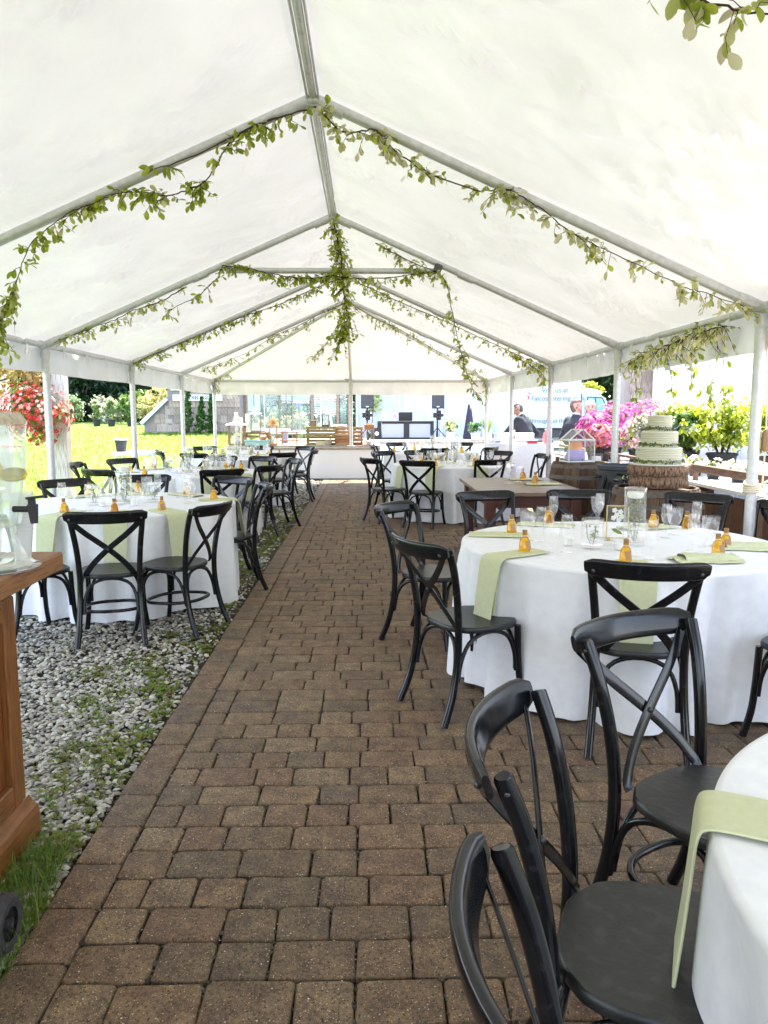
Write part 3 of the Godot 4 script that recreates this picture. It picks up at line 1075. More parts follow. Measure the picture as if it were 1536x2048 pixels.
func build_far() -> void:
	# dark wood beyond the lawn: every tree its own
	var kinds := []
	var cols := [[Color(0.014, 0.035, 0.012), Color(0.05, 0.10, 0.025)], [Color(0.02, 0.045, 0.02), Color(0.045, 0.085, 0.035)], [Color(0.03, 0.06, 0.012), Color(0.09, 0.15, 0.03)]]
	for k in 3:
		var t := Node3D.new()
		var h: float = [11.0, 13.0, 9.0][k]
		part("trunk", trunk_mesh(h * 0.85, 0.22), M.trunk, t)
		var g := MB.new()
		g.tinted = true
		var crown := leaf_mass(Vector3([3.2, 2.6, 3.0][k], h * 0.5, [3.2, 2.6, 3.0][k]), 190, 36, 0.24, cols[k][0], cols[k][1])
		g.merge(crown, Transform3D(Basis(), Vector3(0, h * 0.47, 0)))
		part("crown", g, M.leafc, t)
		t.name = "tree"
		kinds.append(t)
	var places := []
	for k in 9:
		places.append([-5.5 - k * 3.1 + rnd(-0.6, 0.6), -46.5 - rnd(0, 4), k % 3, rnd(1.2, 1.5)])
	for k in 6:
		places.append([-6.5 - k * 4.6 + rnd(-1, 1), -59.0 - rnd(0, 3), (k + 1) % 3, rnd(1.0, 1.3)])
	for k in 6:
		places.append([3.5 + k * 3.9 + rnd(-0.6, 0.6), -46.0 - rnd(0, 5), (k * 2) % 3, rnd(0.8, 1.05)])
	var names := ["broad dark tree", "tall narrow dark tree", "lighter leafy tree"]
	for k in places.size():
		var p: Array = places[k]
		var nth: String = ["first", "second", "third", "fourth", "fifth", "sixth", "seventh", "eighth", "ninth"][k if k < 9 else (k - 9 if k < 15 else k - 15)]
		var where := "in the wood edge, %s from the shingled building" % nth if k < 9 else ("deep in the wood, %s from the shingled building" % nth if k < 15 else "behind the truck, %s counted from the sidewall" % nth)
		var t: Node3D = kinds[p[2]].duplicate()
		t.name = "tree"
		add_child(t, true)
		t.position = Vector3(p[0], lawn_y(p[0], p[1]) if p[0] < -3 else -0.05, p[1])
		t.rotation.y = rnd(0, TAU)
		t.scale = Vector3.ONE * p[3]
		tag(t, "%s %s" % [names[p[2]], where], "tree", "trees beyond the lawn" if k < 15 else "trees behind the truck")
	for t: Node3D in kinds:
		t.free()
	for k in 9:
		var x := -4.6 - k * 2.75 + rnd(-0.4, 0.4)
		var t := thing("bush", "dark bush under the wood edge, %s from the shingled building" % ["first", "second", "third", "fourth", "fifth", "sixth", "seventh", "eighth", "ninth"][k], "bush", Vector3(x, lawn_y(x, -43.0), -42.6 - rnd(0, 1.2)), 0, "dark bushes at the wood edge")
		var g := MB.new()
		g.tinted = true
		g.merge(leaf_mass(Vector3(1.7, 1.9, 1.2), 80, 34, 0.16, Color(0.012, 0.03, 0.014), Color(0.045, 0.095, 0.035)), Transform3D(Basis(), Vector3(0, 1.7, 0)))
		part("foliage", g, M.leafc, t)
		g = MB.new()
		for j in 4:
			g.tube([Vector3(0.1 * j - 0.15, -0.1, 0), Vector3(rnd(-0.8, 0.8), 2.0, rnd(-0.5, 0.5))], [0.05, 0.02], 6)
		part("stem", g, M.trunk, t)
	for k in 4:
		var x := -4.2 + k * 1.5
		var t := thing("bush", "green bush behind the garden room, %s from the shingles" % ["first", "second", "third", "fourth"][k], "bush", Vector3(x, 0.3, -36.0 - rnd(0, 1.5)), 0, "bushes behind the garden room")
		var g := MB.new()
		g.tinted = true
		g.merge(leaf_mass(Vector3(1.2, 1.8, 1.0), 80, 34, 0.13, Color(0.014, 0.045, 0.018), Color(0.06, 0.12, 0.045)), Transform3D(Basis(), Vector3(0, 1.6, 0)))
		part("foliage", g, M.leafc, t)
		g = MB.new()
		g.tube([Vector3(0, -0.3, 0), Vector3(0.1, 2.0, 0)], [0.06, 0.03], 6)
		part("stem", g, M.trunk, t)
	# garden shrubs at the far edge of the lawn: variegated yellow ones, a green and a grey one
	var sh := [
		[-12.6, -38.5, Vector3(1.0, 0.75, 0.8), Color(0.30, 0.34, 0.22), Color(0.55, 0.58, 0.42), "silvery pale shrub past the lawn, behind the red flower basket"],
		[-11.2, -38.0, Vector3(0.95, 0.9, 0.8), Color(0.08, 0.16, 0.03), Color(0.18, 0.30, 0.06), "bright green shrub past the lawn between pale and yellow shrubs"],
		[-9.9, -37.5, Vector3(1.15, 1.0, 0.9), Color(0.45, 0.42, 0.12), Color(0.75, 0.70, 0.35), "yellow variegated shrub past the lawn, first beside the green shrub"],
		[-8.4, -37.0, Vector3(1.15, 1.05, 0.9), Color(0.48, 0.44, 0.14), Color(0.78, 0.72, 0.38), "yellow variegated shrub past the lawn, in the middle of the hedge"],
		[-6.9, -36.8, Vector3(1.1, 0.95, 0.9), Color(0.45, 0.42, 0.16), Color(0.75, 0.66, 0.36), "yellow variegated shrub past the lawn, next to the shingled building"],
		[-14.6, -38.5, Vector3(1.0, 0.8, 0.8), Color(0.15, 0.24, 0.10), Color(0.35, 0.42, 0.22), "grey green shrub at the lawn end beyond the pergola posts"],
		[-16.6, -38.5, Vector3(1.1, 1.1, 0.9), Color(0.07, 0.15, 0.03), Color(0.2, 0.3, 0.06), "leafy green bush at the lawn end beside the pergola"]]
	for q: Array in sh:
		var t := thing("shrub", q[5], "shrub", Vector3(q[0], lawn_y(q[0], q[1]), q[1]), 0, "shrubs along the far lawn edge")
		var g := MB.new()
		g.tinted = true
		g.merge(leaf_mass(q[2], 46, 34, 0.12, q[3], q[4]), Transform3D(Basis(), Vector3(0, q[2].y * 0.9, 0)))
		part("foliage", g, M.leafc, t)
		var st := MB.new()
		for k in 5:
			st.tube([Vector3(0.05 * k - 0.1, -0.02, 0), Vector3(rnd(-0.5, 0.5), q[2].y, rnd(-0.3, 0.3))], [0.025, 0.01], 5)
		part("stem", st, M.trunk, t)
	var rb := thing("shrub", "reddish pink shrub top beside the sloping shingled wall", "shrub", Vector3(-7.3, lawn_y(-7.3, -33), -33.0))
	var rg := MB.new()
	rg.tinted = true
	rg.merge(leaf_mass(Vector3(0.8, 0.8, 0.7), 26, 30, 0.11, Color(0.5, 0.2, 0.16), Color(0.6, 0.35, 0.22)), Transform3D(Basis(), Vector3(0, 0.95, 0)))
	part("foliage", rg, M.leafc, rb)
	# small nursery pots in the far grass
	var pots := [[-11.8, -34.5], [-11.1, -34.3], [-10.3, -34.4]]
	for k in 3:
		var t := thing("plant_pot", "black nursery pot with young plant at the shaded lawn end, %s" % ["under the red basket", "beside the white post", "clear of the post"][k], "plant pot", Vector3(pots[k][0], lawn_y(pots[k][0], pots[k][1]), pots[k][1]), 0, "nursery pots in the far grass")
		part("pot", pot_mesh(0.17, 0.3), M.pot, t)
		var g := MB.new()
		g.tinted = true
		g.merge(leaf_mass(Vector3(0.2, 0.4, 0.2), 14, 20, 0.09, Color(0.1, 0.2, 0.05), Color(0.3, 0.38, 0.15)), Transform3D(Basis(), Vector3(0, 0.8, 0)))
		part("foliage", g, M.leafc, t)
	build_pergola()
	build_shed()
	build_truck()

func build_pergola() -> void:
	var grey := wood(0.72, 0.70, 0.67, "y", 0.85)
	var t := thing("pergola", "weathered whitish timber pergola posts beside the tent, on the lawn", "pergola", Vector3(0, -0.03, 0))
	for q: Vector3 in [Vector3(-4.02, 0, -10.4), Vector3(-5.95, 0, -13.0), Vector3(-7.3, 0, -10.4)]:
		var g := MB.new()
		g.box(Vector3(q.x, 1.5, q.z), Vector3(0.17, 3.0, 0.17), 0.008)
		part("post", g, grey, t)
	var bg := MB.new()
	bg.box(Vector3(-5.66, 3.08, -10.4), Vector3(3.9, 0.2, 0.12), 0.006)
	part("beam", bg, wood(0.56, 0.54, 0.51, "x", 0.85), t)
	for k in 4:
		var g := MB.new()
		g.box(Vector3(-4.2 - k * 0.9, 3.22, -11.7), Vector3(0.07, 0.14, 3.4), 0.004)
		part("rafter_beam", g, wood(0.56, 0.54, 0.51, "z", 0.85), t)
	# flowering basket on a chain
	var fb := thing("hanging_basket", "big hanging basket of red and white flowers by the pergola post", "flower basket", Vector3(-4.25, 1.5, -10.15))
	var g := MB.new()
	g.lathe([Vector2(0, -0.22), Vector2(0.12, -0.2), Vector2(0.2, -0.1), Vector2(0.22, 0.0)], 14)
	part("basket", g, M.kraft, fb)
	g = MB.new()
	for k in 3:
		var a := TAU * k / 3
		g.tube([Vector3(cos(a) * 0.22, 0, sin(a) * 0.22), Vector3(0, 0.9, 0)], 0.004, 5)
	g.tube([Vector3(0, 0.9, 0), Vector3(0, 1.5, -0.2)], 0.004, 5)
	part("chain", g, M.darkgrey, fb)
	part("foliage", leaf_mass(Vector3(0.40, 0.33, 0.34), 40, 22, 0.05, Color(0.16, 0.24, 0.03), Color(0.46, 0.46, 0.14)), M.leafc, fb)
	kind(part("blossoms", flower_mass(Vector3(0.43, 0.38, 0.40), 560, 0.030, [Color(0.62, 0.015, 0.02), Color(0.7, 0.03, 0.02), Color(0.72, 0.30, 0.24), Color(0.60, 0.02, 0.04), Color(0.80, 0.70, 0.55), Color(0.65, 0.04, 0.03)], Color(0.8, 0.6, 0.2)), M.petal, fb), "stuff")
	var cr := thing("climbing_plant", "pale yellow leaved climber around the pergola top above the red flowers", "plant", Vector3(-4.55, 2.0, -10.3))
	g = MB.new()
	g.tinted = true
	g.merge(leaf_mass(Vector3(0.62, 0.30, 0.3), 40, 18, 0.055, Color(0.30, 0.26, 0.06), Color(0.62, 0.40, 0.16)), Transform3D(Basis(), Vector3(0, 0, 0)))
	part("foliage", g, M.leafc, cr)
	g = MB.new()
	g.tube(curve([Vector3(-0.6, 0.1, 0), Vector3(-0.2, -0.1, 0.1), Vector3(0.2, 0.1, 0), Vector3(0.5, 0.1, -0.08)], 4), 0.012, 6)
	g.tube([Vector3(0.45, 0.1, -0.02), Vector3(0.5, 1.1, -0.06)], 0.01, 6)
	part("stem", g, M.trunk, cr)
	var gb := thing("shrub", "bright lime green bush at the picture's lawn edge above the drink dispenser", "shrub", Vector3(-5.9, lawn_y(-5.9, -11), -11.2))
	g = MB.new()
	g.tinted = true
	g.merge(leaf_mass(Vector3(0.55, 0.5, 0.5), 40, 24, 0.07, Color(0.2, 0.32, 0.03), Color(0.42, 0.5, 0.08)), Transform3D(Basis(), Vector3(0, 1.5, 0)))
	part("foliage", g, M.leafc, gb)
	g = MB.new()
	for k in 5:
		g.tube([Vector3(0.04 * k - 0.1, 0, 0), Vector3(rnd(-0.3, 0.3), 1.5, rnd(-0.3, 0.3))], [0.03, 0.012], 6)
	part("stem", g, M.trunk, gb)
	# low white wall with a rough stone trough
	var lw := thing("low_wall", "low white wall with lilac grey face behind the drink dispenser", "wall", Vector3(-4.75, 0, -8.1))
	g = MB.new()
	g.box(Vector3(0, 0.33, 0), Vector3(1.7, 0.66, 0.5), 0.02)
	part("wall_body", g, mat(lin(0.5, 0.49, 0.55), 0.9), lw)
	g = MB.new()
	g.box(Vector3(0, 0.685, 0.0), Vector3(1.76, 0.05, 0.56), 0.01)
	part("coping", g, M.white_paint, lw)
	var tr := thing("stone_trough", "rough mossy stone trough standing on the low white wall", "trough", Vector3(-4.35, 0.71, -8.1))
	g = MB.new()
	g.loft(oval(0.36, 0.17, 16, 3.0), [[0.86, 0.0, -0.2], [0.98, 0.05, 0], [1.03, 0.11, 0], [0.99, 0.16, 0.4], [0.86, 0.165, 0.8], [0.82, 0.11, 0.2]])
	part("trough_body", g, textured(mat(lin(0.36, 0.28, 0.2), 1.0), M.gr, Vector3(4, 4, 4), false, M.rough_n, 1.2), tr)
	g = MB.new()
	g.tinted = true
	g.merge(leaf_mass(Vector3(0.08, 0.06, 0.09), 12, 16, 0.03, Color(0.2, 0.26, 0.05), Color(0.35, 0.4, 0.1)), Transform3D(Basis(), Vector3(0.30, 0.08, 0.1)))
	part("moss", g, M.leafc, tr)
	# white side table with a flowerpot on the lawn
	var y := lawn_y(-3.9, -13.3)
	var st := thing("side_table", "white metal garden side table on the lawn behind a tent leg", "table", Vector3(-3.86, y, -13.3))
	g = MB.new()
	g.loft(oval(0.42, 0.28, 20, 5.0), [[0.97, 0.80, -0.6], [1.0, 0.81, 0], [1.0, 0.845, 0], [0.97, 0.855, 0.8]])
	part("tabletop", g, M.white_paint, st)
	for a: Array in [[-0.34, -0.22], [0.34, -0.22], [0.34, 0.22], [-0.34, 0.22]]:
		g = MB.new()
		g.tube(curve([Vector3(a[0] * 0.7, 0.80, a[1]), Vector3(a[0] * 0.98, 0.76, a[1]), Vector3(a[0], 0.66, a[1]), Vector3(a[0] * 1.02, 0.0, a[1])], 4), 0.016, 8)
		part("leg", g, M.white_paint, st)
	var fp := thing("flower_pot", "small dark zinc bucket with pale rim on the white garden table", "bucket", Vector3(-4.16, y + 0.855, -13.3))
	part("pot", pot_mesh(0.10, 0.2), M.darkgrey, fp)
	g = MB.new()
	g.lathe([Vector2(0.085, 0.185), Vector2(0.13, 0.2), Vector2(0.13, 0.215), Vector2(0.0, 0.22)], 14)
	part("rim", g, M.white_metal, fp)

func lettering(s: String, height: float, m: Material, parent: Node, at: Vector3, b := Basis(), serif := true, bold := false) -> void:
	var t := TextMesh.new()
	var f := SystemFont.new()
	f.font_names = PackedStringArray(["Droid Serif" if serif else "Droid Sans"])
	if bold:
		f.font_weight = 700
	t.font = f
	t.text = s
	t.font_size = 48
	t.pixel_size = height / 48.0 * 1.36
	t.depth = 0.012
	t.curve_step = 4.0
	part("lettering", t, m, parent, at, b)

func shingle_wall(parent: Node, poly_at: Callable, x0: float, x1: float, y0: float, y1: float, z: float, w: float, h: float, b := Basis(), org := Vector3.ZERO) -> void:
	var meshes := []
	for k in 4:
		var g := MB.new()
		var ww: float = w * [0.8, 1.0, 1.2, 0.95][k]
		var t := 0.016 + 0.006 * (k % 2)
		g.prism([Vector2(0, 0), Vector2(t, 0), Vector2(0.004, h * 1.15), Vector2(0, h * 1.15)], 0.0, ww - 0.008, Basis(Vector3.UP, -PI / 2) * Basis.from_scale(Vector3(1, 1, 1)))
		meshes.append([g.mesh(), ww])
	var y := y0
	while y < y1 - 0.02:
		var x := x0 - rnd(0, w * 0.6)
		while x < x1 - 0.05:
			var k := R.randi() % 4
			if x >= x0 - 0.01 and poly_at.call(x + meshes[k][1] * 0.5, y):
				part("shingle", meshes[k][0], M.shingle[R.randi() % 4], parent, org + b * Vector3(x + meshes[k][1], y + rnd(-0.008, 0.008), z), b)
			x += meshes[k][1]
		y += h

func build_shed() -> void:
	# shingled farm stand with its signs
	var s := thing("shingled_building", "grey shingled farm stand with white egg sign and sloping side wall", "building", Vector3(0, 0.0, 0))
	var backm := mat(lin(0.22, 0.2, 0.2), 0.95)
	var g := MB.new()
	g.prism([Vector2(-6.55, 0.6), Vector2(-4.2, 0.6), Vector2(-4.2, 3.4), Vector2(-6.55, 3.4)], -28.5, -26.0)
	part("wall", g, backm, s)
	shingle_wall(s, func(_x: float, _y: float) -> bool: return true, -6.55, -4.25, 0.62, 3.3, -25.99, 0.22, 0.27)
	# the low wing wall with its capping runs down towards the lawn
	g = MB.new()
	g.prism([Vector2(-7.35, 0.6), Vector2(-6.56, 0.6), Vector2(-6.56, 1.86), Vector2(-7.35, 1.12)], -26.2, -26.02)
	part("wing_wall", g, backm, s)
	shingle_wall(s, func(x: float, y: float) -> bool: return y + 0.27 < 1.12 + (x + 7.35) * 0.93, -7.3, -6.46, 0.62, 1.8, -26.01, 0.2, 0.27)
	g = MB.new()
	g.box(Vector3(-6.99, 1.56, -26.05), Vector3(1.2, 0.12, 0.34), 0.01, Basis(Vector3.BACK, 0.752))
	part("capping", g, mat(lin(0.55, 0.62, 0.72), 0.6), s)
	g = MB.new()
	g.box(Vector3(-5.4, 3.5, -27.2), Vector3(3.0, 0.14, 3.4), 0.02)
	part("roof", g, backm, s)
	for q: Array in [["FARM", -5.72, 2.34, 1.4], ["FRESH EGGS", -5.55, 2.0, 1.62]]:
		g = MB.new()
		g.box(Vector3(q[1], q[2], -25.94), Vector3(q[3], 0.2, 0.03), 0.004)
		var b := part("sign_board", g, M.white_paint, s)
		lettering(q[0], 0.115, M.black, b, Vector3(q[1], q[2], -25.925), Basis(), true, true)
	# upright evergreens before it
	var ev := [[-5.72, -25.3, 1.62, 0.30], [-5.28, -25.2, 0.98, 0.30], [-4.98, -25.3, 1.22, 0.22]]
	for k in 3:
		var q: Array = ev[k]
		var t := thing("evergreen", ["tall pointed evergreen in front of the egg sign", "short bushy evergreen between two taller ones by the shingles", "slim evergreen by the shingles, closest to the lanterns"][k], "conifer", Vector3(q[0], 0.80, q[1]), 0, "evergreens before the shingled wall")
		g = MB.new()
		g.tinted = true
		for j in 13:
			var w := j / 12.0
			g.merge(leaf_mass(Vector3(q[3] * (1.0 - w * 0.82), 0.16, q[3] * (1.0 - w * 0.82)), 7, 16, 0.055, Color(0.025, 0.09, 0.015), Color(0.10, 0.22, 0.035)), Transform3D(Basis(), Vector3(0, 0.12 + w * q[2], 0)))
		part("crown", g, M.leafc, t)
		g = MB.new()
		g.tube([Vector3(0, -0.05, 0), Vector3(0, q[2], 0)], [0.035, 0.008], 6)
		part("trunk", g, M.trunk, t)
	# garden room with timber posts, glass and blinds behind the stage
	var gr := thing("garden_room", "open garden room of brown timber posts with glass panes and slatted blinds", "building", Vector3(0, 0, 0))
	var tw := wood(0.34, 0.25, 0.21, "y", 0.8)
	for q: Array in [[-4.15, 0.09], [-2.98, 0.045], [-2.55, 0.03], [-1.86, 0.11], [-0.98, 0.10], [-0.62, 0.05]]:
		g = MB.new()
		g.box(Vector3(q[0], 1.55, -27.0), Vector3(q[1], 3.1, 0.12), 0.006)
		part("post", g, tw, gr)
	g = MB.new()
	g.box(Vector3(-2.4, 3.16, -27.0), Vector3(3.8, 0.16, 0.2), 0.01)
	part("beam", g, wood(0.34, 0.25, 0.21, "x", 0.8), gr)
	g = MB.new()
	g.box(Vector3(-2.5, 0.84, -27.0), Vector3(3.3, 0.09, 0.14), 0.006)
	part("rail", g, M.white_paint, gr)
	for q: Array in [[-4.1, -2.98], [-2.98, -1.91], [-1.81, -1.03], [-0.93, -0.65]]:
		g = MB.new()
		g.box(Vector3((q[0] + q[1]) * 0.5, 1.9, -27.0), Vector3(q[1] - q[0] - 0.05, 2.3, 0.008))
		part("window_pane", g, M.pane, gr)
	for x: float in [-3.5, -2.75, -1.56, -1.3]:
		g = MB.new()
		g.box(Vector3(x, 1.95, -26.97), Vector3(0.028, 2.2, 0.03), 0.003)
		part("glazing_bar", g, M.white_paint if x != -2.75 else tw, gr)
	var sl := MB.new()
	sl.box(Vector3.ZERO, Vector3(0.80, 0.012, 0.045), 0.0, Basis(Vector3.RIGHT, 0.5))
	var slm := sl.mesh()
	for k in 24:
		part("blind_slat", slm, _slat(), gr, Vector3(-1.42, 1.45 + k * 0.06, -27.12))
	for k in 17:
		part("blind_slat", slm, _slat(), gr, Vector3(-2.45, 1.85 + k * 0.06, -27.15), Basis.from_scale(Vector3(1.2, 1, 1)))
	for x: float in [-3.95, -3.72]:
		g = MB.new()
		g.box(Vector3(x, 2.05, -26.86), Vector3(0.19, 0.95, 0.03), 0.004)
		part("shutter", g, mat(lin(0.55, 0.66, 0.72), 0.6), gr)
	# dark blue parasol folded behind the glass
	var pa := thing("parasol", "dark blue garden parasol behind the glass of the garden room", "parasol", Vector3(-2.42, 0.4, -28.6))
	g = MB.new()
	var rows := []
	for a in 5:
		var row := []
		for j in 24:
			var an := TAU * j / 24
			var rr: float = [0.05, 0.24, 0.42, 0.5, 0.52][a] * (1.0 + 0.12 * cos(an * 8.0))
			row.append(Vector3(cos(an) * rr, [2.6, 2.2, 1.9, 1.65, 1.55][a] - (0.35 if j % 6 == 0 and a == 4 else 0.0), sin(an) * rr * 0.6))
		rows.append(row)
	g.sheet(rows, true)
	part("canopy", g, mat(lin(0.10, 0.16, 0.34), 0.8), pa)
	g = MB.new()
	g.tube([Vector3(0, -0.3, 0), Vector3(0, 2.65, 0)], 0.03, 8)
	part("pole", g, tw, pa)
	# planting seen through the glass
	var pl := [[-3.7, -30.0, 1.15, 0, "yellow green garden shrub seen through the garden room's first panes"], [-2.75, -30.5, 1.3, 1, "pale yellow garden shrub behind the parasol and glass"], [-1.7, -30.3, 0.9, 0, "low yellow green shrub behind the slatted blinds"], [-3.2, -32.5, 1.9, 2, "tall light green bush behind the garden room"], [-1.2, -31.5, 1.5, 2, "light green bush behind the blind slats"], [-0.75, -31.0, 1.6, 3, "dark green conifer behind the white post of the garden room"]]
	for q: Array in pl:
		var c0: Color = [Color(0.20, 0.24, 0.05), Color(0.30, 0.30, 0.12), Color(0.06, 0.13, 0.04), Color(0.012, 0.05, 0.03)][q[3]]
		var c1: Color = [Color(0.40, 0.40, 0.15), Color(0.5, 0.46, 0.26), Color(0.16, 0.25, 0.08), Color(0.04, 0.11, 0.06)][q[3]]
		var t := thing("shrub", q[4], "shrub", Vector3(q[0], 0.2, q[1]), 0, "planting behind the garden room")
		g = MB.new()
		g.tinted = true
		g.merge(leaf_mass(Vector3(0.62, q[2] * 0.5, 0.5), 50, 26, 0.09, c0, c1), Transform3D(Basis(), Vector3(0, q[2] * 0.62, 0)))
		part("foliage", g, M.leafc, t)
		g = MB.new()
		g.tube([Vector3(0, -0.3, 0), Vector3(0, q[2] * 0.6, 0)], 0.04, 6)
		part("stem", g, M.trunk, t)

func _slat() -> StandardMaterial3D:
	if not M.has("slat"):
		M.slat = mat(lin(0.13, 0.20, 0.21), 0.6)
	return M.slat

func build_truck() -> void:
	var t := thing("box_truck", "white catering box truck with lettered side, parked beyond the tent", "truck", Vector3(0, -0.05, -33.0))
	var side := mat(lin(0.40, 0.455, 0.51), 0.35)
	var g := MB.new()
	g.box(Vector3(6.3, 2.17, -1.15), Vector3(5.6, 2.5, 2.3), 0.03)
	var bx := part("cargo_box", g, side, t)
	g = MB.new()
	g.box(Vector3(9.0, 2.17, 0.012), Vector3(0.16, 2.5, 0.03), 0.006)
	g.box(Vector3(3.55, 2.17, 0.012), Vector3(0.12, 2.5, 0.03), 0.006)
	g.box(Vector3(6.3, 0.97, 0.012), Vector3(5.24, 0.1, 0.03), 0.006)
	g.box(Vector3(6.3, 3.38, 0.012), Vector3(5.24, 0.1, 0.03), 0.006)
	part("trim", g, mat(lin(0.36, 0.37, 0.42), 0.4), bx)
	var grey := mat(lin(0.09, 0.12, 0.14), 0.6)
	var pink := mat(lin(0.40, 0.07, 0.10), 0.6)
	lettering("Visit us at", 0.19, grey, bx, Vector3(7.98, 2.50, 0.008), Basis(), false)
	lettering("FalcosCatering.com", 0.19, grey, bx, Vector3(8.10, 2.16, 0.008), Basis(), false)
	lettering("Catering throughout the State", 0.17, grey, bx, Vector3(7.55, 1.22, 0.008), Basis(), false)
	lettering("Company.", 0.24, grey, bx, Vector3(8.25, 3.16, 0.008), Basis(Vector3(1, 0, 0), Vector3(0.25, 1, 0), Vector3(0, 0, 1)), true)
	lettering("Falco's", 0.44, pink, bx, Vector3(6.0, 2.3, 0.008), Basis(Vector3(1, 0, 0), Vector3(0.35, 1, 0), Vector3(0, 0, 1)), true)
	lettering("C A T E R I N G", 0.14, grey, bx, Vector3(6.0, 1.9, 0.008), Basis(), false)
	g = MB.new()
	g.box(Vector3(6.05, 2.04, 0.012), Vector3(1.6, 0.02, 0.012))
	part("underline", g, grey, bx)
	# chassis, tank, wheels
	g = MB.new()
	g.box(Vector3(6.6, 0.76, -0.5), Vector3(5.6, 0.3, 0.2), 0.01)
	g.box(Vector3(6.6, 0.74, -1.7), Vector3(5.6, 0.26, 0.2), 0.01)
	g.box(Vector3(7.1, 0.70, -0.18), Vector3(2.6, 0.36, 0.08), 0.01)
	part("chassis", g, M.darkgrey, t)
	g = MB.new()
	g.tube([Vector3(6.85, 0.40, -0.2), Vector3(6.9, 0.40, -0.2), Vector3(7.95, 0.40, -0.2), Vector3(8.0, 0.40, -0.2)], [0.10, 0.14, 0.14, 0.10], 14)
	part("tank", g, mat(lin(0.22, 0.2, 0.19), 0.35, 0.6), t)
	for x: float in [4.6, 10.05]:
		for z: float in [-0.22, -2.05]:
			g = MB.new()
			g.lathe([Vector2(0.2, -0.11), Vector2(0.36, -0.12), Vector2(0.41, -0.08), Vector2(0.41, 0.08), Vector2(0.36, 0.12), Vector2(0.2, 0.11)], 22, Vector3.ZERO, Basis(Vector3.RIGHT, PI / 2))
			var w := part("wheel", g, M.black, t, Vector3(x, 0.41, z))
			g = MB.new()
			g.lathe([Vector2(0.0, 0.06), Vector2(0.08, 0.09), Vector2(0.15, 0.07), Vector2(0.21, 0.1), Vector2(0.21, -0.1), Vector2(0, -0.1)], 16, Vector3.ZERO, Basis(Vector3.RIGHT, PI / 2))
			part("rim", g, M.white_metal, w)
	# cab, its side drawn and given the truck's width, facing the yard
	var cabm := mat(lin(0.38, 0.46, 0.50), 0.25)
	g = MB.new()
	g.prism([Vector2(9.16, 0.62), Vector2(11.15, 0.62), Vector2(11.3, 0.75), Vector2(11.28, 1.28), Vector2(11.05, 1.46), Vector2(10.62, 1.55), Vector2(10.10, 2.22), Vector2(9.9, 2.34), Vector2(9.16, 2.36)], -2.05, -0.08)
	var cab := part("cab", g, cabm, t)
	g = MB.new()
	g.prism([Vector2(9.05, 2.38), Vector2(10.05, 2.38), Vector2(9.9, 2.52), Vector2(9.5, 2.6), Vector2(9.2, 2.56)], -1.9, -0.2)
	part("roof_fairing", g, M.white_paint, cab)
	var gl := mat(lin(0.13, 0.30, 0.30), 0.06)
	g = MB.new()
	g.prism([Vector2(9.36, 1.50), Vector2(10.36, 1.44), Vector2(10.0, 2.16), Vector2(9.42, 2.2)], -0.079, -0.068)
	var dw := part("door_window", g, gl, cab)
	g = MB.new()
	for q: Array in [[Vector3(9.34, 1.48, -0.065), Vector3(10.4, 1.42, -0.065)], [Vector3(10.4, 1.42, -0.065), Vector3(10.02, 2.2, -0.065)], [Vector3(10.02, 2.2, -0.065), Vector3(9.4, 2.23, -0.065)], [Vector3(9.4, 2.23, -0.065), Vector3(9.34, 1.48, -0.065)], [Vector3(9.78, 1.47, -0.06), Vector3(9.72, 2.2, -0.06)]]:
		g.tube(q, 0.018, 6)
	part("window_seal", g, M.black, dw)
	g = MB.new()
	g.face([Vector3(10.645, 1.55, -0.2), Vector3(10.115, 2.235, -0.25), Vector3(10.115, 2.235, -1.88), Vector3(10.645, 1.55, -1.93)], Vector3(0.8, 0.6, 0))
	part("windscreen", g, gl, cab)
	g = MB.new()
	g.box(Vector3(10.46, 1.75, 0.12), Vector3(0.06, 0.30, 0.16), 0.02, spin(0.3))
	g.tube([Vector3(10.44, 1.4, -0.08), Vector3(10.46, 1.62, 0.1)], 0.014, 6)
	part("mirror", g, M.black, cab)
	g = MB.new()
	g.box(Vector3(11.24, 0.62, -1.06), Vector3(0.2, 0.22, 2.1), 0.03)
	part("bumper", g, M.darkgrey, t)
	for z: float in [-0.3, -1.8]:
		g = MB.new()
		g.ball(Vector3(11.25, 1.05, z), Vector3(0.06, 0.11, 0.13), 10, 6)
		part("headlight", g, M.white_metal, cab)
	g = MB.new()
	g.tube([Vector3(9.28, 0.7, -0.073), Vector3(9.28, 2.28, -0.073)], 0.006, 5)
	g.tube([Vector3(10.5, 0.7, -0.073), Vector3(10.46, 1.5, -0.073)], 0.006, 5)
	part("door_seam", g, M.darkgrey, cab)
	g = MB.new()
	g.box(Vector3(9.5, 1.28, -0.06), Vector3(0.18, 0.035, 0.04), 0.01)
	part("door_handle", g, M.black, cab)
	# small yellow tree top above the cab
	var y := thing("shrub", "small yellow green bush showing above the white truck cab roof", "shrub", Vector3(10.6, -0.05, -37.0))
	g = MB.new()
	g.tinted = true
	g.merge(leaf_mass(Vector3(0.6, 0.45, 0.5), 24, 20, 0.12, Color(0.35, 0.4, 0.03), Color(0.55, 0.55, 0.1)), Transform3D(Basis(), Vector3(0, 2.6, 0)))
	part("foliage", g, M.leafc, y)
	g = MB.new()
	g.tube([Vector3(0, 0, 0), Vector3(0, 2.6, 0)], 0.06, 6)
	part("trunk", g, M.trunk, y)

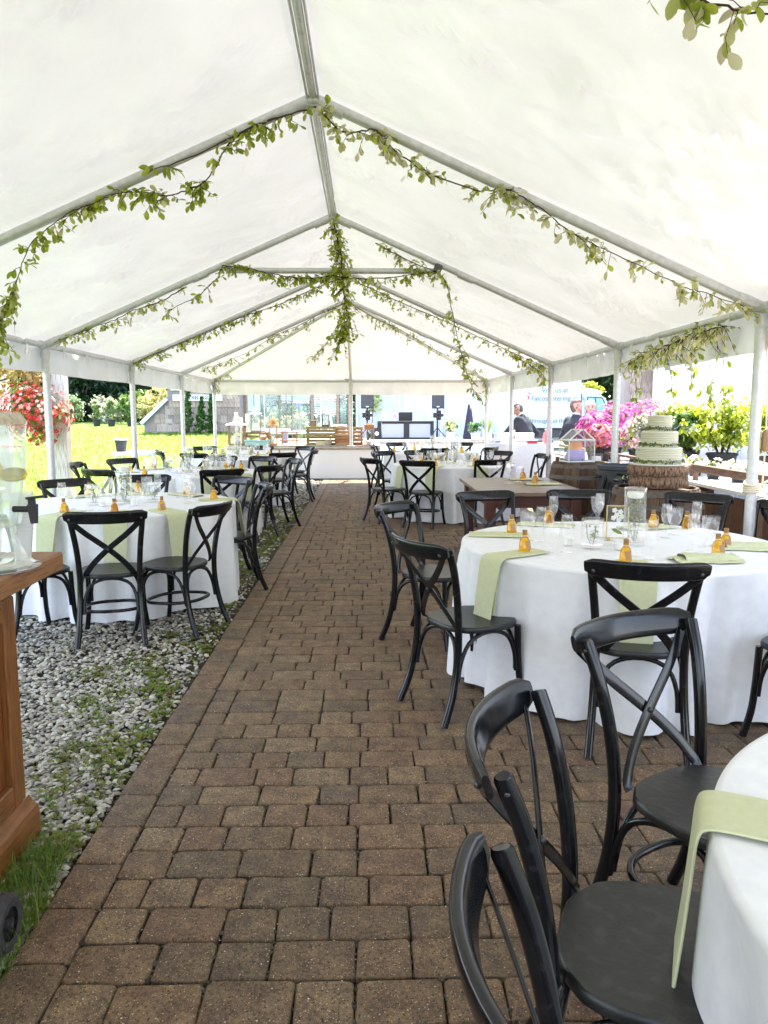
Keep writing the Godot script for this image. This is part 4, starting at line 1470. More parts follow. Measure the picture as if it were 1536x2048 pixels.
func lantern(called: String, label: String, at: Vector3, w: float, h: float, frame: Material, roof: Material, dome := false, turn := 0.0) -> Node3D:
	var t := thing(called, label, "lantern", at, turn, "lanterns on the stage")
	var g := MB.new()
	g.box(Vector3(0, 0.02, 0), Vector3(w, 0.04, w), 0.008)
	part("base", g, frame, t)
	var top := h * 0.70
	for s: Array in [[-1, -1], [1, -1], [1, 1], [-1, 1]]:
		g = MB.new()
		g.box(Vector3(s[0] * w * 0.44, top * 0.5 + 0.02, s[1] * w * 0.44), Vector3(w * 0.09, top, w * 0.09), 0.004)
		part("post", g, frame, t)
	g = MB.new()
	if dome:
		g.lathe([Vector2(w * 0.78, top + 0.02), Vector2(w * 0.72, top + 0.05), Vector2(w * 0.5, top + 0.06), Vector2(w * 0.46, top + 0.12), Vector2(w * 0.3, top + 0.19), Vector2(w * 0.06, top + 0.23), Vector2(0, top + 0.24)], 18)
	else:
		g.loft([Vector2(-1, -1), Vector2(1, -1), Vector2(1, 1), Vector2(-1, 1)], [[w * 0.58, top + 0.02, 0.2], [w * 0.58, top + 0.05, 0.6], [w * 0.22, top + h * 0.16, 0.8], [w * 0.18, top + h * 0.2, 0.3]])
	part("roof", g, roof, t)
	g = MB.new()
	var ring := []
	for j in 14:
		var a := TAU * j / 14
		ring.append(Vector3(cos(a) * w * 0.18, h * 0.95 + sin(a) * w * 0.18, 0))
	g.tube(ring, w * 0.03, 6, false, true)
	part("ring", g, roof, t)
	for s: Array in [[0, 1], [1, 0], [0, -1], [-1, 0]]:
		g = MB.new()
		g.box(Vector3(s[0] * w * 0.44, top * 0.5 + 0.03, s[1] * w * 0.44), Vector3(w * 0.78 if s[0] == 0 else 0.004, top * 0.94, w * 0.78 if s[1] == 0 else 0.004))
		part("pane", g, M.glass, t)
	g = MB.new()
	g.lathe([Vector2(0, 0.04), Vector2(w * 0.2, 0.04), Vector2(w * 0.2, top * 0.5), Vector2(w * 0.17, top * 0.52), Vector2(0, top * 0.5)], 14)
	part("candle", g, M.wax, t)
	return t

func slat_box(label: String, called: String, cat: String, at: Vector3, size: Vector3, m: Array, rows: int, gap: float, turn := 0.0) -> Node3D:
	var t := thing(called, label, cat, at, turn)
	var sh := (size.y - gap * (rows - 1)) / rows
	for k in rows:
		for s: float in [-1.0, 1.0]:
			var g := MB.new()
			g.box(Vector3(0, sh * 0.5 + k * (sh + gap), s * (size.z * 0.5 - 0.008)), Vector3(size.x, sh, 0.016), 0.003)
			part("slat", g, m[R.randi() % m.size()], t)
			g = MB.new()
			g.box(Vector3(s * (size.x * 0.5 - 0.008), sh * 0.5 + k * (sh + gap), 0), Vector3(0.015, sh * 0.98, size.z - 0.035), 0.003)
			part("slat", g, m[R.randi() % m.size()], t)
	for sx: float in [-1.0, 1.0]:
		for sz: float in [-1.0, 1.0]:
			var g := MB.new()
			g.box(Vector3(sx * (size.x * 0.5 - 0.035), size.y * 0.5, sz * (size.z * 0.5 - 0.030)), Vector3(0.036, size.y * 0.99, 0.028), 0.003)
			part("corner_post", g, m[0], t)
	var b := MB.new()
	b.box(Vector3(0, 0.012, 0), Vector3(size.x - 0.04, 0.016, size.z - 0.04))
	part("bottom_board", b, m[0], t)
	return t

func build_stage() -> void:
	var t := thing("stage", "low white skirted stage with grey boards at the tent's far end", "stage")
	var deckm := wood(0.44, 0.38, 0.34, "x", 0.85)
	var skirt := mat(lin(0.80, 0.80, 0.82), 0.8)
	for q: Array in [[-3.2, 0.32, -17.95, 2.7], [0.32, 3.9, -21.4, 3.3]]:
		var n := int(q[3] / 0.145)
		for k in n:
			var g := MB.new()
			g.box(Vector3((q[0] + q[1]) * 0.5, 0.745, q[2] - 0.07 - k * 0.145), Vector3(q[1] - q[0] - 0.003 * (k % 3), 0.03, 0.14), 0.004)
			part("plank", g, deckm, t)
		var g2 := MB.new()
		var rows := []
		for a in 6:
			var row := []
			for j in 61:
				var x := lerpf(q[0], q[1], j / 60.0)
				row.append(Vector3(x, 0.728 * (1.0 - a / 5.0), q[2] + 0.004 + 0.006 * sin(x * 5.0 + a * 0.6) * a / 5.0 + 0.003 * sin(x * 17.0)))
			rows.append(row)
		g2.sheet(rows)
		part("skirt", g2, skirt, t)
		var g3 := MB.new()
		g3.box(Vector3((q[0] + q[1]) * 0.5, 0.69, q[2] + 0.014), Vector3(q[1] - q[0], 0.06, 0.016), 0.003)
		part("edge_board", g3, deckm, t)
	var g4 := MB.new()
	g4.box(Vector3(-1.44, 0.745, -21.85), Vector3(3.5, 0.03, 2.3), 0.004)
	part("rear_deck", g4, deckm, t)
	var sd := MB.new()
	sd.sheet([[Vector3(0.321, 0.728, -17.95), Vector3(0.321, 0.728, -21.4)], [Vector3(0.321, 0, -17.95), Vector3(0.321, 0, -21.4)]])
	part("skirt", sd, skirt, t)
	var Y := 0.76
	# sidewall of white tent cloth behind the band
	var dr := thing("tent_sidewall", "pale bluish white tent sidewall hanging behind the speakers", "tent wall", Vector3(0, 0, -25.0))
	var n2 := noise(0.9, 3, 91)
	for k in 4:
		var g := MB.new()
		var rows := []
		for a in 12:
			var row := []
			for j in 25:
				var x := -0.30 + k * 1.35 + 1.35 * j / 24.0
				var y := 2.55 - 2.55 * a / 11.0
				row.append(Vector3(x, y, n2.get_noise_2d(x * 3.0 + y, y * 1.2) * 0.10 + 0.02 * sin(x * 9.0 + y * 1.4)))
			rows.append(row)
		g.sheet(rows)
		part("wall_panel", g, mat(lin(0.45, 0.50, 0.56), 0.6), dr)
	for k in 5:
		var g := MB.new()
		g.tube([Vector3(-0.30 + k * 1.35, 0, 0.09), Vector3(-0.30 + k * 1.35, 2.6, 0.09)], 0.03, 8)
		part("pole", g, M.white_paint, dr)
	var wv := thing("climbing_plant", "light green vine showing round the first loudspeaker", "plant", Vector3(0.16, 1.55, -24.75))
	var wg := MB.new()
	wg.tinted = true
	wg.merge(leaf_mass(Vector3(0.30, 0.5, 0.1), 26, 16, 0.05, Color(0.3, 0.42, 0.06), Color(0.5, 0.6, 0.15)), Transform3D(Basis(), Vector3(0.1, 0.35, 0)))
	part("foliage", wg, M.leafc, wv)
	wg = MB.new()
	wg.tube(curve([Vector3(0.0, -0.8, 0), Vector3(0.05, 0, 0.03), Vector3(0.1, 0.8, 0)], 4), 0.012, 6)
	part("stem", wg, M.trunk, wv)
	# loudspeakers on poles with round light clusters
	for k in 2:
		var x: float = [0.03, 2.06][k]
		var base_y := 0.76
		var s := thing("speaker_stand", "black pole stand under the loudspeaker %s" % ["beside the copper glass case", "by the navy flag"][k], "speaker stand", Vector3(x, base_y, -22.6))
		var g := MB.new()
		g.tube([Vector3(0, 0.05, 0), Vector3(0, 0.87, 0)], 0.024, 8)
		part("pole", g, M.black, s)
		for j in 3:
			var a := TAU * j / 3 + 0.5
			g = MB.new()
			g.tube([Vector3(0, 0.32, 0), Vector3(cos(a) * 0.30, 0.012, sin(a) * 0.30)], 0.014, 7)
			part("leg", g, M.black, s)
		var l := thing("loudspeaker", "tall black loudspeaker on a pole %s" % ["above the wooden block and glass case", "at the navy flag's side of the stage"][k], "loudspeaker", Vector3(x, base_y + 0.87, -22.6))
		g = MB.new()
		g.loft([Vector2(-0.18, 0.19), Vector2(0.18, 0.19), Vector2(0.12, -0.15), Vector2(-0.12, -0.15)], [[0.96, 0.0, -0.6], [1.0, 0.015, 0], [1.0, 0.60, 0], [0.96, 0.615, 0.6]])
		part("cabinet", g, M.black, l)
		g = MB.new()
		g.box(Vector3(0, 0.30, 0.192), Vector3(0.33, 0.55, 0.012), 0.004)
		part("grille", g, textured(mat(lin(0.035, 0.036, 0.042), 0.7), M.rough_n, Vector3(30, 30, 30)) if false else M.darkgrey, l)
		g = MB.new()
		g.box(Vector3(0, 0.055, 0.2), Vector3(0.075, 0.028, 0.006), 0.002)
		part("badge", g, M.white_paint, l)
		var c := thing("light_cluster", "round cluster of small dark stage lamps under the loudspeaker %s" % ["above the wooden block", "near the navy flag"][k], "stage light", Vector3(x, base_y + 0.68, -22.38))
		for ring in 2:
			var n: int = [6, 11][ring]
			for j in n:
				var a := TAU * j / n
				var r: float = [0.062, 0.128][ring]
				g = MB.new()
				g.lathe([Vector2(0, 0.0), Vector2(0.02, 0.0), Vector2(0.029, 0.03), Vector2(0.029, 0.055), Vector2(0.02, 0.045), Vector2(0, 0.042)], 10, Vector3.ZERO, Basis(Vector3.RIGHT, PI / 2))
				part("lamp_head", g, M.white_metal if (j % 3 == 1 and ring == 1) else M.darkgrey, c, Vector3(cos(a) * r, sin(a) * r, 0))
		g = MB.new()
		g.lathe([Vector2(0, -0.02), Vector2(0.14, -0.02), Vector2(0.14, 0.0), Vector2(0, 0.0)], 18, Vector3.ZERO, Basis(Vector3.RIGHT, PI / 2))
		g.box(Vector3(0, 0.0, -0.11), Vector3(0.04, 0.05, 0.2), 0.006)
		part("back_plate", g, M.black, c)
	# booth with two white panels and a laptop
	var d := thing("music_booth", "black framed music booth with two white lavender tinted panels", "booth", Vector3(1.13, Y, -22.3))
	var g := MB.new()
	for x: float in [-0.75, 0.02, 0.75]:
		g.box(Vector3(x, 0.24, 0), Vector3(0.10 if x != 0.02 else 0.16, 0.48, 0.06), 0.006)
	for y: float in [0.025, 0.465]:
		g.box(Vector3(-0.37, y, 0), Vector3(0.63, 0.05, 0.05), 0.005)
		g.box(Vector3(0.40, y, 0), Vector3(0.60, 0.05, 0.05), 0.005)
	part("frame", g, M.black, d)
	for s: float in [-1.0, 1.0]:
		g = MB.new()
		g.box(Vector3(0.01 + s * 0.375, 0.245, 0.0), Vector3(0.64, 0.40, 0.012), 0.003)
		part("front_panel", g, mat(lin(0.36, 0.38, 0.66), 0.4), d)
		g = MB.new()
		g.box(Vector3(s * 0.78, 0.24, -0.35), Vector3(0.05, 0.48, 0.62), 0.006)
		part("side_panel", g, M.black, d)
	g = MB.new()
	g.box(Vector3(0, 0.50, -0.3), Vector3(1.6, 0.035, 0.72), 0.006)
	part("tabletop", g, M.black, d)
	var la := thing("laptop", "open black laptop standing on the music booth", "laptop", Vector3(1.13, Y + 0.519, -22.5))
	g = MB.new()
	g.box(Vector3(0, 0.010, -0.12), Vector3(0.38, 0.02, 0.26), 0.004)
	part("keyboard_base", g, M.black, la)
	g = MB.new()
	g.box(Vector3(0, 0.13, 0.01), Vector3(0.40, 0.24, 0.012), 0.004, Basis(Vector3.RIGHT, 0.1))
	part("lid", g, M.black, la)
	for k in 2:
		var p := thing("pink_lamp", "small pink table decoration on the booth, %s" % ["next to the laptop", "beside the glass case"][k], "decoration", Vector3([0.83, 0.50][k], Y + 0.519, -22.45))
		g = MB.new()
		g.lathe([Vector2(0, 0), Vector2(0.05, 0), Vector2(0.012, 0.02), Vector2(0.012, 0.12), Vector2(0, 0.12)], 10)
		part("foot", g, M.white_metal, p)
		g = MB.new()
		g.lathe([Vector2(0.075, 0.10), Vector2(0.055, 0.2), Vector2(0.01, 0.24), Vector2(0, 0.24)], 12)
		part("shade", g, mat([lin(0.75, 0.25, 0.3), lin(0.75, 0.6, 0.55)][k], 0.7), p)
	var bk := thing("speaker_box", "dark rounded equipment case behind the glass case and booth", "equipment case", Vector3(0.28, Y, -22.4))
	g = MB.new()
	g.loft(oval(0.17, 0.15, 14, 4.0), [[0.95, 0.0, -0.5], [1.0, 0.03, 0], [0.9, 0.26, 0.3], [0.7, 0.33, 0.8]])
	part("case_body", g, M.black, bk)
	g = MB.new()
	g.lathe([Vector2(0, 0), Vector2(0.05, 0), Vector2(0.06, 0.012), Vector2(0.04, 0.02), Vector2(0, 0.014)], 12, Vector3(0.02, 0.16, 0.145), Basis(Vector3.RIGHT, PI / 2))
	part("knob", g, M.white_metal, bk)
	# flag and pot plants at the stage end
	var fl := thing("flag", "furled navy and dark red flag on a white pole by the sidewall", "flag", Vector3(2.98, 0.0, -22.4))
	g = MB.new()
	g.tube([Vector3(0, 0, 0), Vector3(0, 2.2, 0)], 0.018, 8)
	part("pole", g, M.white_paint, fl)
	g = MB.new()
	var rows := []
	for a in 10:
		var row := []
		var w := a / 9.0
		for j in 16:
			var an := TAU * j / 16
			var rr := (0.03 + 0.15 * w) * (1.0 + 0.28 * cos(an * 4.0 + w * 2.0))
			row.append(Vector3(-0.02 + cos(an) * rr, 1.75 - 1.1 * w, sin(an) * rr * 0.6))
		rows.append(row)
	g.sheet(rows, true)
	part("flag_cloth", g, mat(lin(0.035, 0.03, 0.06), 0.85), fl)
	for q: Array in [[2.42, -22.3, 0.76, "yellow flowering pot plant on the stage, by the far loudspeaker", 0], [3.35, -21.6, 0.76, "spiky ornamental grass in a pot at the stage end", 1], [3.02, -21.55, 0.76, "leafy green pot plant below the navy flag", 2]]:
		var p := thing("pot_plant", q[3], "plant", Vector3(q[0], q[2], q[1]))
		part("pot", pot_mesh(0.13, 0.2), M.white_metal, p)
		g = MB.new()
		g.tinted = true
		if q[4] == 1:
			for k in 120:
				var a := rnd(0, TAU)
				var h := rnd(0.25, 0.52)
				var o := Vector3(cos(a), 0, sin(a))
				g.col = Color(0.2, 0.3, 0.06).lerp(Color(0.5, 0.52, 0.2), R.randf())
				var w := Vector3(-sin(a), 0, cos(a)) * 0.008
				var b0 := o * 0.05 + Vector3(0, 0.18, 0)
				var b1 := o * rnd(0.08, 0.16) + Vector3(0, 0.18 + h * 0.7, 0)
				var b2 := o * rnd(0.16, 0.34) + Vector3(0, 0.18 + h, 0)
				g.face([b0 - w, b0 + w, b1 + w, b1 - w], o)
				g.face([b1 - w, b1 + w, b2], o)
		else:
			g.merge(leaf_mass(Vector3(0.2, 0.2, 0.2), 22, 16, 0.05, Color(0.07, 0.18, 0.05), Color(0.2, 0.34, 0.12)), Transform3D(Basis(), Vector3(0, 0.36, 0)))
		part("foliage", g, M.leafc, p)
		if q[4] == 0:
			var f := flower_mass(Vector3(0.19, 0.2, 0.19), 60, 0.04, [Color(0.8, 0.72, 0.25), Color(0.8, 0.78, 0.5)], Color(0.7, 0.5, 0.1))
			kind(part("blossoms", f, M.petal, p, Vector3(0, 0.40, 0)), "stuff")
	# decor along the near edge: lanterns, crates, candles
	var brown := wood(0.36, 0.24, 0.14, "y", 0.7)
	var whitew := wood(0.66, 0.62, 0.56, "y", 0.8)
	var copper := mat(lin(0.50, 0.22, 0.08), 0.35, 0.6)
	lantern("lantern", "large white roofed lantern with brown posts at the lawn end of the stage", Vector3(-3.02, Y, -18.25), 0.40, 0.62, brown, whitew, false, 0.25)
	var pc := [wood(0.34, 0.27, 0.11, "x", 0.8), wood(0.40, 0.31, 0.16, "x", 0.8), wood(0.28, 0.21, 0.09, "x", 0.8)]
	var tb := [wood(0.40, 0.21, 0.10, "x", 0.8), wood(0.33, 0.17, 0.08, "x", 0.8), wood(0.46, 0.29, 0.16, "x", 0.8)]
	var st := thing("wooden_shelf", "low wooden crate shelf under the tall lantern on the stage", "shelf", Vector3(-2.55, Y, -18.3))
	g = MB.new()
	g.box(Vector3(0, 0.20, 0), Vector3(0.66, 0.04, 0.28), 0.004)
	g.box(Vector3(0, 0.28, 0), Vector3(0.60, 0.04, 0.24), 0.004)
	part("shelf_board", g, wood(0.26, 0.17, 0.10, "x"), st)
	for s: float in [-1.0, 1.0]:
		g = MB.new()
		g.box(Vector3(s * 0.30, 0.09, 0), Vector3(0.08, 0.18, 0.24), 0.004)
		g.box(Vector3(s * 0.26, 0.24, 0), Vector3(0.05, 0.04, 0.2), 0.003)
		part("side_board", g, wood(0.55, 0.36, 0.08, "y"), st)
	lantern("lantern", "tall pale metal lantern with big candle raised on the wooden shelf", Vector3(-2.58, Y + 0.30, -18.3), 0.24, 0.56, mat(lin(0.30, 0.24, 0.20), 0.5, 0.3), M.white_metal, false, 0.12)
	lantern("lantern", "copper domed lantern with crossed bars on the stage", Vector3(-2.16, Y, -18.15), 0.19, 0.60, copper, copper, true)
	slat_box("large slatted olive wood crate on the stage's brick end", "crate", "crate", Vector3(-1.04, Y, -18.3), Vector3(0.72, 0.43, 0.34), pc, 6, 0.026)
	slat_box("large reddish slatted crate close to the centre tent pole", "crate", "crate", Vector3(-0.40, Y, -18.35), Vector3(0.64, 0.42, 0.34), tb, 5, 0.03)
	slat_box("small slatted crate standing in front of the reddish crate", "crate", "crate", Vector3(-0.50, Y, -18.06), Vector3(0.42, 0.26, 0.16), tb, 4, 0.02)
	lantern("lantern", "small grey lantern on top of the olive wood crate", Vector3(-0.95, Y + 0.43, -18.3), 0.17, 0.34, M.darkgrey, mat(lin(0.2, 0.22, 0.2), 0.5, 0.4))
	var bb := thing("wooden_block", "small square brown box on the olive wood crate", "box", Vector3(-1.23, Y + 0.43, -18.3))
	g = MB.new()
	g.box(Vector3(0, 0.065, 0), Vector3(0.13, 0.13, 0.12), 0.006)
	part("box_body", g, wood(0.30, 0.20, 0.13, "x"), bb)
	g = MB.new()
	g.box(Vector3(0, 0.135, 0), Vector3(0.135, 0.012, 0.125), 0.003)
	part("lid", g, wood(0.36, 0.25, 0.16, "x"), bb)
	var ba := thing("basket", "little pale woven basket with cards in front of the olive crate", "basket", Vector3(-0.87, Y, -18.04))
	g = MB.new()
	g.loft(oval(0.075, 0.06, 14), [[0.8, 0.0, -0.5], [1.0, 0.06, 0], [1.05, 0.12, 0.1], [0.98, 0.12, 0.8], [0.9, 0.06, 0.5]])
	part("basket_body", g, textured(mat(lin(0.46, 0.40, 0.34), 0.9), M.gr, Vector3(20, 40, 20)), ba)
	var cd := thing("card_stack", "cream card leaning against the olive crate slats", "card", Vector3(-1.06, Y, -18.08))
	g = MB.new()
	g.box(Vector3(0, 0.05, 0), Vector3(0.22, 0.1, 0.008), 0.001, Basis(Vector3.RIGHT, -0.15))
	part("card", g, mat(lin(0.6, 0.52, 0.3), 0.9), cd)
	# folding white chair frame behind the crates
	var wc := thing("white_chair", "white bentwood chair standing sideways between the two crates", "chair", Vector3(-0.66, Y, -18.9), PI / 2)
	g = MB.new()
	g.loft(oval(0.2, 0.2, 14, 3.0), [[0.96, 0.43, -0.4], [1.0, 0.445, 0], [0.96, 0.46, 0.6]])
	part("seat", g, M.white_paint, wc)
	for s: float in [-1.0, 1.0]:
		g = MB.new()
		g.tube(curve([Vector3(s * 0.19, 0, -0.22), Vector3(s * 0.18, 0.45, -0.18), Vector3(s * 0.17, 0.7, -0.24), Vector3(s * 0.10, 0.86, -0.30), Vector3(0, 0.90, -0.31)], 4), 0.016, 8)
		part("back_leg", g, M.white_paint, wc)
		g = MB.new()
		g.tube([Vector3(s * 0.17, 0.43, 0.17), Vector3(s * 0.20, 0, 0.21)], 0.016, 8)
		part("front_leg", g, M.white_paint, wc)
		g = MB.new()
		g.tube(curve([Vector3(s * 0.05, 0.46, -0.18), Vector3(s * 0.10, 0.65, -0.22), Vector3(0, 0.85, -0.29)], 4), 0.010, 6)
		part("back_spindle", g, M.white_paint, wc)
	# glass case with copper frame, plant inside, wooden block on top
	var gc := thing("glass_case", "tall copper framed glass case with a leafy plant inside", "display case", Vector3(0.06, Y, -18.2))
	g = MB.new()
	for sx: float in [-1.0, 1.0]:
		for sz: float in [-1.0, 1.0]:
			g.tube([Vector3(sx * 0.115, 0, sz * 0.115), Vector3(sx * 0.115, 0.36, sz * 0.115)], 0.008, 6)
	for y: float in [0.008, 0.36]:
		g.tube([Vector3(-0.115, y, -0.115), Vector3(0.115, y, -0.115), Vector3(0.115, y, 0.115), Vector3(-0.115, y, 0.115)], 0.008, 6, false, true)
	part("frame", g, copper, gc)
	for s: float in [-1.0, 1.0]:
		g = MB.new()
		g.box(Vector3(0, 0.185, s * 0.115), Vector3(0.21, 0.34, 0.003))
		part("pane", g, M.glass, gc)
		g = MB.new()
		g.box(Vector3(s * 0.115, 0.185, 0), Vector3(0.003, 0.34, 0.21))
		part("pane", g, M.glass, gc)
	g = MB.new()
	g.lathe([Vector2(0, 0.01), Vector2(0.06, 0.01), Vector2(0.07, 0.09), Vector2(0, 0.085)], 12)
	part("pot", g, mat(lin(0.62, 0.58, 0.45), 0.8), gc)
	part("foliage", leaf_mass(Vector3(0.06, 0.11, 0.06), 14, 12, 0.035, Color(0.07, 0.14, 0.03), Color(0.2, 0.3, 0.08)), M.leafc, gc, Vector3(0, 0.19, 0))
	var wb := thing("wooden_block", "chunky copper brown wooden block on top of the glass case", "block", Vector3(0.07, Y + 0.369, -18.2))
	g = MB.new()
	g.box(Vector3(0, 0.055, 0), Vector3(0.23, 0.11, 0.2), 0.008)
	g.box(Vector3(0, 0.125, 0), Vector3(0.16, 0.028, 0.14), 0.006)
	part("block", g, wood(0.42, 0.22, 0.10, "x"), wb)
	# teal chest, candle stand, rack, pumpkin
	var tc := thing("teal_chest", "long teal painted chest on the stage behind the gravel-side tables", "chest", Vector3(-2.55, Y - 0.0, -17.99 - 0.12))
	tc.position = Vector3(-2.52, Y, -17.96 - 0.14)
	g = MB.new()
	g.box(Vector3(0, 0.05, 0), Vector3(0.56, 0.10, 0.2), 0.006)
	part("chest_body", g, mat(lin(0.36, 0.55, 0.52), 0.7), tc)
	g = MB.new()
	g.box(Vector3(0, 0.115, 0), Vector3(0.585, 0.025, 0.22), 0.006)
	part("lid", g, mat(lin(0.42, 0.62, 0.58), 0.7), tc)
	var cs := thing("candle_stand", "carved white stand with three thick cream candles at the stage's lawn end", "candle stand", Vector3(-3.02, Y, -19.0))
	var hs := [[-0.13, 0.60, 0.0], [0.0, 0.47, 0.1], [0.13, 0.56, -0.02]]
	for q: Array in hs:
		g = MB.new()
		g.lathe([Vector2(0, 0), Vector2(0.06, 0), Vector2(0.03, 0.04), Vector2(0.02, q[1] * 0.5), Vector2(0.035, q[1] * 0.6), Vector2(0.018, q[1] * 0.75), Vector2(0.05, q[1]), Vector2(0, q[1])], 12)
		part("holder", g, whitew, cs, Vector3(q[0], 0, q[2]))
		g = MB.new()
		g.lathe([Vector2(0.045, q[1]), Vector2(0.045, q[1] + 0.15), Vector2(0.035, q[1] + 0.158), Vector2(0, q[1] + 0.15)], 14)
		part("candle", g, mat(lin(0.72, 0.66, 0.46), 0.6), cs, Vector3(q[0], 0, q[2]))
	var rk := thing("copper_rack", "two tier copper plant rack beside the domed lantern", "rack", Vector3(-1.80, Y, -18.3))
	for y: float in [0.10, 0.30]:
		g = MB.new()
		g.box(Vector3(0, y, 0), Vector3(0.46, 0.025, 0.2), 0.004)
		part("shelf", g, wood(0.45, 0.24, 0.14, "x"), rk)
	for sx: float in [-1.0, 1.0]:
		for sz: float in [-1.0, 1.0]:
			g = MB.new()
			g.tube([Vector3(sx * 0.17, 0, sz * 0.08), Vector3(sx * 0.17, 0.3, sz * 0.08)], 0.008, 6)
			part("leg", g, copper, rk)
	var bs := thing("bench_seat", "small grey bench standing behind the copper domed lantern", "bench", Vector3(-2.3, Y, -19.4))
	g = MB.new()
	g.box(Vector3(0, 0.33, 0), Vector3(0.8, 0.05, 0.3), 0.006)
	part("seat", g, mat(lin(0.6, 0.62, 0.66), 0.7), bs)
	for s: float in [-1.0, 1.0]:
		g = MB.new()
		g.box(Vector3(s * 0.28, 0.15, 0), Vector3(0.14, 0.3, 0.26), 0.006)
		part("leg", g, mat(lin(0.24, 0.25, 0.3), 0.8), bs)
	var pk := thing("pumpkin", "little copper orange ribbed pumpkin on the stage edge", "pumpkin", Vector3(-2.24, Y, -18.0))
	pk.position = Vector3(-2.38, Y + 0.128, -17.98 - 0.12)
	g = MB.new()
	rows = []
	for a in 9:
		var row := []
		var w := PI * a / 8.0
		for j in 24:
			var an := TAU * j / 24
			var rr := 0.085 * sin(w) * (1.0 + 0.10 * absf(cos(an * 4.0))) + 0.002
			row.append(Vector3(cos(an) * rr, 0.055 - 0.055 * cos(w), sin(an) * rr))
		rows.append(row)
	g.sheet(rows, true)
	part("pumpkin_body", g, mat(lin(0.6, 0.26, 0.1), 0.5), pk)
	g = MB.new()
	g.tube([Vector3(0, 0.1, 0), Vector3(0.012, 0.14, 0)], 0.009, 6)
	part("stem", g, M.trunk, pk)

func build_yard() -> void:
	# buffet table outside, with chafing dishes
	var t := thing("buffet_table", "buffet table under a white cloth beside the leaning man", "table", Vector3(2.95, 0, -15.0))
	var g := MB.new()
	var rows := []
	for a in 8:
		var row := []
		var out := oval(0.62, 0.36, 48, 7.0)
		for j in 48:
			var w := a / 7.0
			var f := 1.0 + 0.05 * w * (0.5 + 0.5 * sin(j * 1.35))
			row.append(Vector3(out[j].x * f, 0.92 * (1.0 - w), out[j].y * f))
		rows.append(row)
	g.sheet(rows, true)
	g.loft(oval(0.62, 0.36, 48, 7.0), [[1.0, 0.915, 0], [1.0, 0.925, 0.8]])
	part("tablecloth", g, M.linen, t)
	for k in 2:
		var c := thing("chafing_dish", "silver chafing dish with rolled lid, %s on the buffet" % ["closer to the stage", "closer to the truck driver's side"][k], "chafing dish", Vector3(2.62 + k * 0.42, 0.926, -15.0))
		g = MB.new()
		g.box(Vector3(0, 0.06, 0), Vector3(0.38, 0.05, 0.26), 0.012)
		part("pan", g, M.white_metal, c)
		for sx: float in [-1.0, 1.0]:
			for sz: float in [-1.0, 1.0]:
				g = MB.new()
				g.tube([Vector3(sx * 0.16, 0.05, sz * 0.11), Vector3(sx * 0.17, 0, sz * 0.12)], 0.008, 6)
				part("leg", g, M.white_metal, c)
		g = MB.new()
		var gr := []
		for a in 9:
			var row := []
			for j in 5:
				var an := PI * a / 8.0
				row.append(Vector3(-0.18 + 0.09 * j, 0.088 + sin(an) * 0.11, -cos(an) * 0.125))
			gr.append(row)
		g.sheet(gr)
		part("lid", g, mat(lin(0.7, 0.69, 0.64), 0.3, 0.5), c)
	var pb := thing("pink_bottle", "tall pink drink bottle at the front corner of the buffet cloth", "bottle", Vector3(3.42, 0.926, -14.78))
	g = MB.new()
	g.lathe([Vector2(0, 0), Vector2(0.055, 0), Vector2(0.06, 0.02), Vector2(0.06, 0.15), Vector2(0.045, 0.2), Vector2(0.02, 0.23), Vector2(0.02, 0.25), Vector2(0, 0.25)], 14)
	part("bottle_body", g, mat(lin(0.75, 0.25, 0.26), 0.25), pb)
	g = MB.new()
	g.lathe([Vector2(0.024, 0.25), Vector2(0.024, 0.28), Vector2(0, 0.28)], 10)
	part("cap", g, M.white_metal, pb)
	var rb := thing("red_box", "flat red and white box on the buffet by the chafing dishes", "box", Vector3(3.15, 0.926, -14.73))
	g = MB.new()
	g.box(Vector3(0, 0.03, 0), Vector3(0.2, 0.06, 0.12), 0.004)
	part("box_body", g, mat(lin(0.6, 0.06, 0.08), 0.6), rb)
	g = MB.new()
	g.box(Vector3(0, 0.066, 0), Vector3(0.205, 0.012, 0.125), 0.003)
	part("lid", g, M.white_paint, rb)
	# shingled corner of the shop and its long white wall
	var s := thing("shop_building", "shop with pinkish shingled corner and long ribbed white metal wall", "building")
	g = MB.new()
	g.box(Vector3(6.3, 1.6, -13.3), Vector3(3.9, 3.2, 0.3), 0.0)
	part("wall", g, mat(lin(0.35, 0.3, 0.28), 0.9), s)
	shingle_wall(s, func(_x: float, _y: float) -> bool: return true, 4.36, 4.78, 0.3, 3.0, -13.14, 0.16, 0.172)
	g = MB.new()
	g.box(Vector3(4.84, 1.6, -7.5), Vector3(0.06, 3.2, 11.2))
	part("wall", g, M.white_metal, s)
	for k in 36:
		g = MB.new()
		g.box(Vector3(4.80, 1.6, -13.0 + k * 0.31), Vector3(0.026, 3.18, 0.05), 0.008)
		part("wall_rib", g, M.white_metal, s)
	g = MB.new()
	g.box(Vector3(6.0, 3.26, -7.6), Vector3(3.0, 0.12, 12.0), 0.01)
	part("roof", g, M.white_metal, s)

